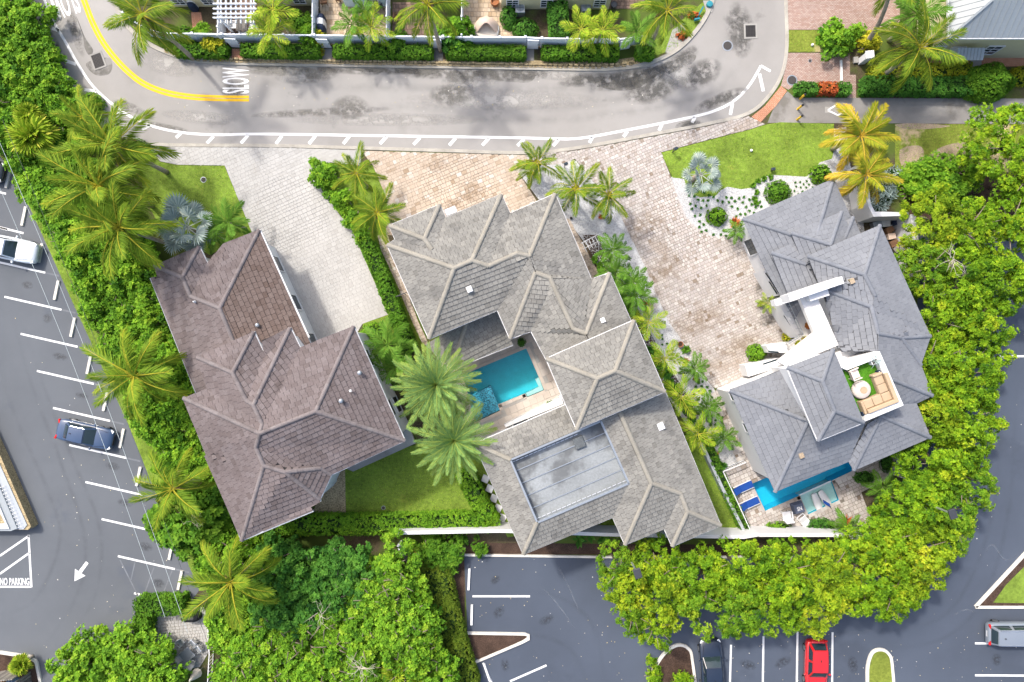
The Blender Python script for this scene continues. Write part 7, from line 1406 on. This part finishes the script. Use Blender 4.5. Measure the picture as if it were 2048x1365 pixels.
# ---- dead twigs in the trees, fallen leaves on the asphalt
def twigs(label, px, py, z, rad, n, seed):
    r = random.Random(seed); c = W(px,py,z); t = thing('dead_branch', label, 'branch', c); b = MB()
    for i in range(n):
        a = r.uniform(0,6.28); p = c+Vector((r.uniform(-.2,.2),r.uniform(-.2,.2),0)); m_ = p+Vector((math.cos(a)*rad*.5,math.sin(a)*rad*.5,r.uniform(0,.25))); q = p+Vector((math.cos(a+r.uniform(-.5,.5))*rad,math.sin(a+r.uniform(-.5,.5))*rad,r.uniform(0,.3))); b.tube([p,m_,q],[.02,.014,.005],4)
        for k in range(3): u = m_.lerp(q,r.random()); b.tube([u,u+Vector((r.uniform(-.35,.35),r.uniform(-.35,.35),.1))],[.01,.004],3)
    b.build('twigs', 'dead_twig', t)
twigs('pale dead twigs in the tree right of the slate roof', 1905, 520, 6.5, 1.15, 12, 3); twigs('pale dead twigs in the dense ficus', 388, 1040, 5.2, .7, 12, 4); twigs('pale dead twigs in the wooded plot at the bottom', 720, 1335, 5.0, 1.2, 16, 5); twigs('bare branches in the gap of the wooded plot', 640, 1230, 5.0, 1.1, 8, 6)
r = np.random.default_rng(77); V = []; T = []
for poly, n_ in (([(935,1115),(1240,1115),(1240,1260),(1290,1365),(960,1365)],70),([(1440,1265),(2040,1265),(2040,1365),(1440,1365)],80),([(1850,900),(2048,620),(2048,1000),(1940,1210),(1800,1250)],40),([(0,600),(250,900),(390,1180),(280,1300),(60,1300),(90,1000)],70),([(300,150),(1400,160),(1400,230),(300,240)],60)):
    P = np.array(poly, float); lo, hi = P.min(0), P.max(0); q = r.uniform(lo,hi,(n_*4,2)); q = q[inside_np(q, poly)][:n_]
    for x_, y_ in q:
        p = W(x_,y_); a = r.uniform(0,6.28); s = r.uniform(.03,.075); V += [[p.x,p.y,.012],[p.x+s*math.cos(a-.6),p.y+s*math.sin(a-.6),.03],[p.x+1.6*s*math.cos(a),p.y+1.6*s*math.sin(a),.012],[p.x+s*math.cos(a+.6),p.y+s*math.sin(a+.6),.025]]; T.append(r.uniform())
o = bpy.data.objects.new('fallen_leaves', mesh_np('fallen_leaves', np.array(V), np.arange(len(V)).reshape(-1,4), np.array(T), 'litter')); link(o); tag(o, 'scattered fallen leaves and petals on the asphalt', 'fallen leaves', kind='stuff')
# ================================================================ WEAR: oil, damp and tyre marks with shapes of their own
def decal_mat(name, col, strength, rough=.7, scale=1.5):
    m = bpy.data.materials.new(name); m.use_nodes = True; t = m.node_tree; N = t.nodes; L = t.links; M[name] = m; b = N['Principled BSDF']
    b.inputs['Base Color'].default_value = (*col,1); b.inputs['Roughness'].default_value = rough
    at = N.new('ShaderNodeAttribute'); at.attribute_name = 'fall'; g = N.new('ShaderNodeNewGeometry'); n = N.new('ShaderNodeTexNoise'); n.inputs['Scale'].default_value = scale; n.inputs['Detail'].default_value = 7; n.inputs['Roughness'].default_value = .65
    L.new(g.outputs['Position'], n.inputs['Vector']); mr = N.new('ShaderNodeMapRange'); L.new(n.outputs[0], mr.inputs[0]); mr.inputs[1].default_value = .38; mr.inputs[2].default_value = .56; mr.inputs[3].default_value = 0; mr.inputs[4].default_value = strength
    mu = N.new('ShaderNodeMath'); mu.operation = 'MULTIPLY'; mu.use_clamp = True; L.new(mr.outputs[0], mu.inputs[0]); L.new(at.outputs['Fac'], mu.inputs[1]); L.new(mu.outputs[0], b.inputs['Alpha'])
decal_mat('damp', (.085,.08,.07), .62, .5); decal_mat('oil', (.045,.048,.052), .40, .5, 4.0); decal_mat('tyre_rub', (.045,.05,.056), .09, .7, .8); decal_mat('pale_wash', (.34,.325,.30), .7, .8, 1.2); decal_mat('rust_stain', (.22,.14,.07), .30, .8, 1.6); decal_mat('pale_scuff', (.20,.22,.25), .5, .8, 2.5)
dz_ = [0]
def decal(owner, name, px, py, rx, ry, rz, m, z=.0035):
    dz_[0] = (dz_[0]+1)%12; z += dz_[0]*.00025
    c = W(px,py); n = 20; rings = (0,.35,.7,1.0); vs = [(c.x,c.y,z)]; fl = [1.0]
    for r_ in rings[1:]:
        for k in range(n):
            a = 2*PI*k/n; x, y = r_*rx*math.cos(a)/PPM, r_*ry*math.sin(a)/PPM; vs.append((c.x+x*math.cos(rz)-y*math.sin(rz), c.y+x*math.sin(rz)+y*math.cos(rz), z)); fl.append(1-r_**2 if r_ < 1 else 0)
    fs = [[0,1+k,1+(k+1)%n] for k in range(n)]+[[1+j*n+k,1+(j+1)*n+k,1+(j+1)*n+(k+1)%n,1+j*n+(k+1)%n] for j in range(2) for k in range(n)]
    me = bpy.data.meshes.new(name); me.from_pydata(vs, [], fs); a = me.attributes.new('fall','FLOAT','POINT'); a.data.foreach_set('value', np.array(fl, np.float32)*1.4); me.materials.append(M[m]); o = bpy.data.objects.new(name, me); link(o); par(o, owner)
def track(owner, name, px, wd, m, z=.0032):
    dz_[0] = (dz_[0]+1)%12; z += dz_[0]*.00025
    P = gl(smooth(px, 6)); rows = [offset_line(P, d*wd/2) for d in (-1,0,1)]; n = len(P); vs = [(p[0],p[1],z) for r_ in rows for p in r_]; fl = [0]*n+[min(1,3*i/n,3*(n-1-i)/n) for i in range(n)]+[0]*n
    fs = [[j*n+i,j*n+i+1,(j+1)*n+i+1,(j+1)*n+i] for j in range(2) for i in range(n-1)]; me = bpy.data.meshes.new(name); me.from_pydata(vs, [], fs); a = me.attributes.new('fall','FLOAT','POINT'); a.data.foreach_set('value', np.array(fl, np.float32)*1.3); me.materials.append(M[m]); o = bpy.data.objects.new(name, me); link(o); par(o, owner)
for (x,y,rx,ry,rz) in ((560,141,75,13,0),(640,150,45,16,.2),(760,141,130,10,0),(860,146,60,14,0),(930,150,50,20,.1),(1010,150,70,16,0),(1060,146,40,18,0),(1180,160,70,14,.1),(1250,158,75,20,.25),(1300,150,60,16,.35),(1360,120,50,16,.6),(1480,60,30,60,.1),(1400,150,50,30,.5),(260,215,40,10,-.4),(640,225,150,9,.05),(150,60,12,60,.3),(110,100,14,60,.45),(330,255,60,8,-.2),(470,180,30,20,0),(700,215,40,26,0),(905,190,50,24,0),(1440,200,60,14,.4),(1300,180,60,30,.2)): decal(street, 'damp_stain', x, y, rx, ry, rz, 'damp')
for (x,y,rx,ry,rz) in ((600,152,60,18,0),(940,165,60,18,0),(1120,150,60,12,0),(780,240,200,14,0),(1350,150,50,30,.4),(1000,200,200,22,0),(400,235,80,14,-.1),(340,130,60,24,-.2)): decal(street, 'pale_wash', x, y, rx, ry, rz, 'pale_wash')
for p in ([(300,230),(500,235),(800,238),(1050,240),(1200,232),(1400,195),(1470,140),(1500,40)],[(280,190),(500,215),(800,215),(1050,218),(1200,205),(1370,165),(1440,110),(1460,20)],[(330,140),(600,170),(1000,178),(1250,165),(1370,120)]): track(street, 'tyre_mark', p, 1.0, 'tyre_rub')
rr = random.Random(3)
for i in range(9): decal(lot_w, 'oil_stain', 60+32.4*i+rr.uniform(-10,10), 570+74*i+rr.uniform(-8,8), rr.uniform(10,18), rr.uniform(6,11), -.23, 'oil')
for (x,y) in ((985,1160),(990,1225),(1010,1330),(1495,1330),(1560,1325),(1700,1330),(1990,1320),(1640,1300),(1100,1240)): decal(lot_e, 'oil_stain', x+rr.uniform(-8,8), y, rr.uniform(12,20), rr.uniform(8,12), rr.uniform(0,3), 'oil')
for p in ([(22,620),(60,760),(120,920),(170,1080),(150,1200),(60,1330)],[(45,640),(90,780),(150,930),(200,1060),(190,1190),(110,1320)],[(-10,700),(30,830),(95,980),(120,1080),(70,1200),(0,1230)],[(230,1215),(200,1250),(150,1280),(90,1310)]): track(lot_w, 'tyre_mark', p, .55, 'tyre_rub')
for p in ([(960,1290),(1060,1270),(1140,1300),(1180,1380)],[(1050,1180),(1130,1200),(1190,1260),(1210,1380)],[(1700,1265),(1850,1250),(1930,1180),(1990,1000),(2010,700)],[(1720,1300),(1880,1280),(1970,1190),(2020,1000),(2035,700)],[(1420,1265),(1600,1268),(1800,1262)]): track(lot_e, 'tyre_mark', p, .6, 'tyre_rub')
for p in ([(1080,1170),(1120,1215),(1150,1260)],[(1110,1120),(1140,1180),(1160,1230)],[(1970,1110),(1985,1090),(2010,1120),(2035,1110)],[(1900,1235),(1930,1220),(1950,1225)]): track(lot_e, 'scuff_mark', p, .12, 'pale_scuff')
for (x,y,rx,ry,rz) in ((940,385,34,24,.3),(905,410,22,16,.1),(985,430,26,14,.5),(870,330,30,16,0)): decal(d2, 'rust_stain', x, y, rx, ry, rz, 'rust_stain', .030)
for (x,y,rx,ry,rz) in ((330,303,28,14,0),(520,610,40,16,1)): decal(d1, 'damp_stain', x, y, rx, ry, rz, 'rust_stain' if y > 350 else 'damp', .028)
for (x,y,rx,ry,rz) in ((1290,450,50,30,.4),(1330,540,60,30,.5),(1400,640,70,30,.4),(1480,690,60,24,.4),(1530,560,16,40,-.4),(1300,610,50,20,1.0),(1540,640,30,12,.3),(1380,252,30,9,.25)): decal(d3, 'damp_stain', x, y, rx, ry, rz, 'rust_stain' if x < 1500 and y > 300 else 'damp', .031)
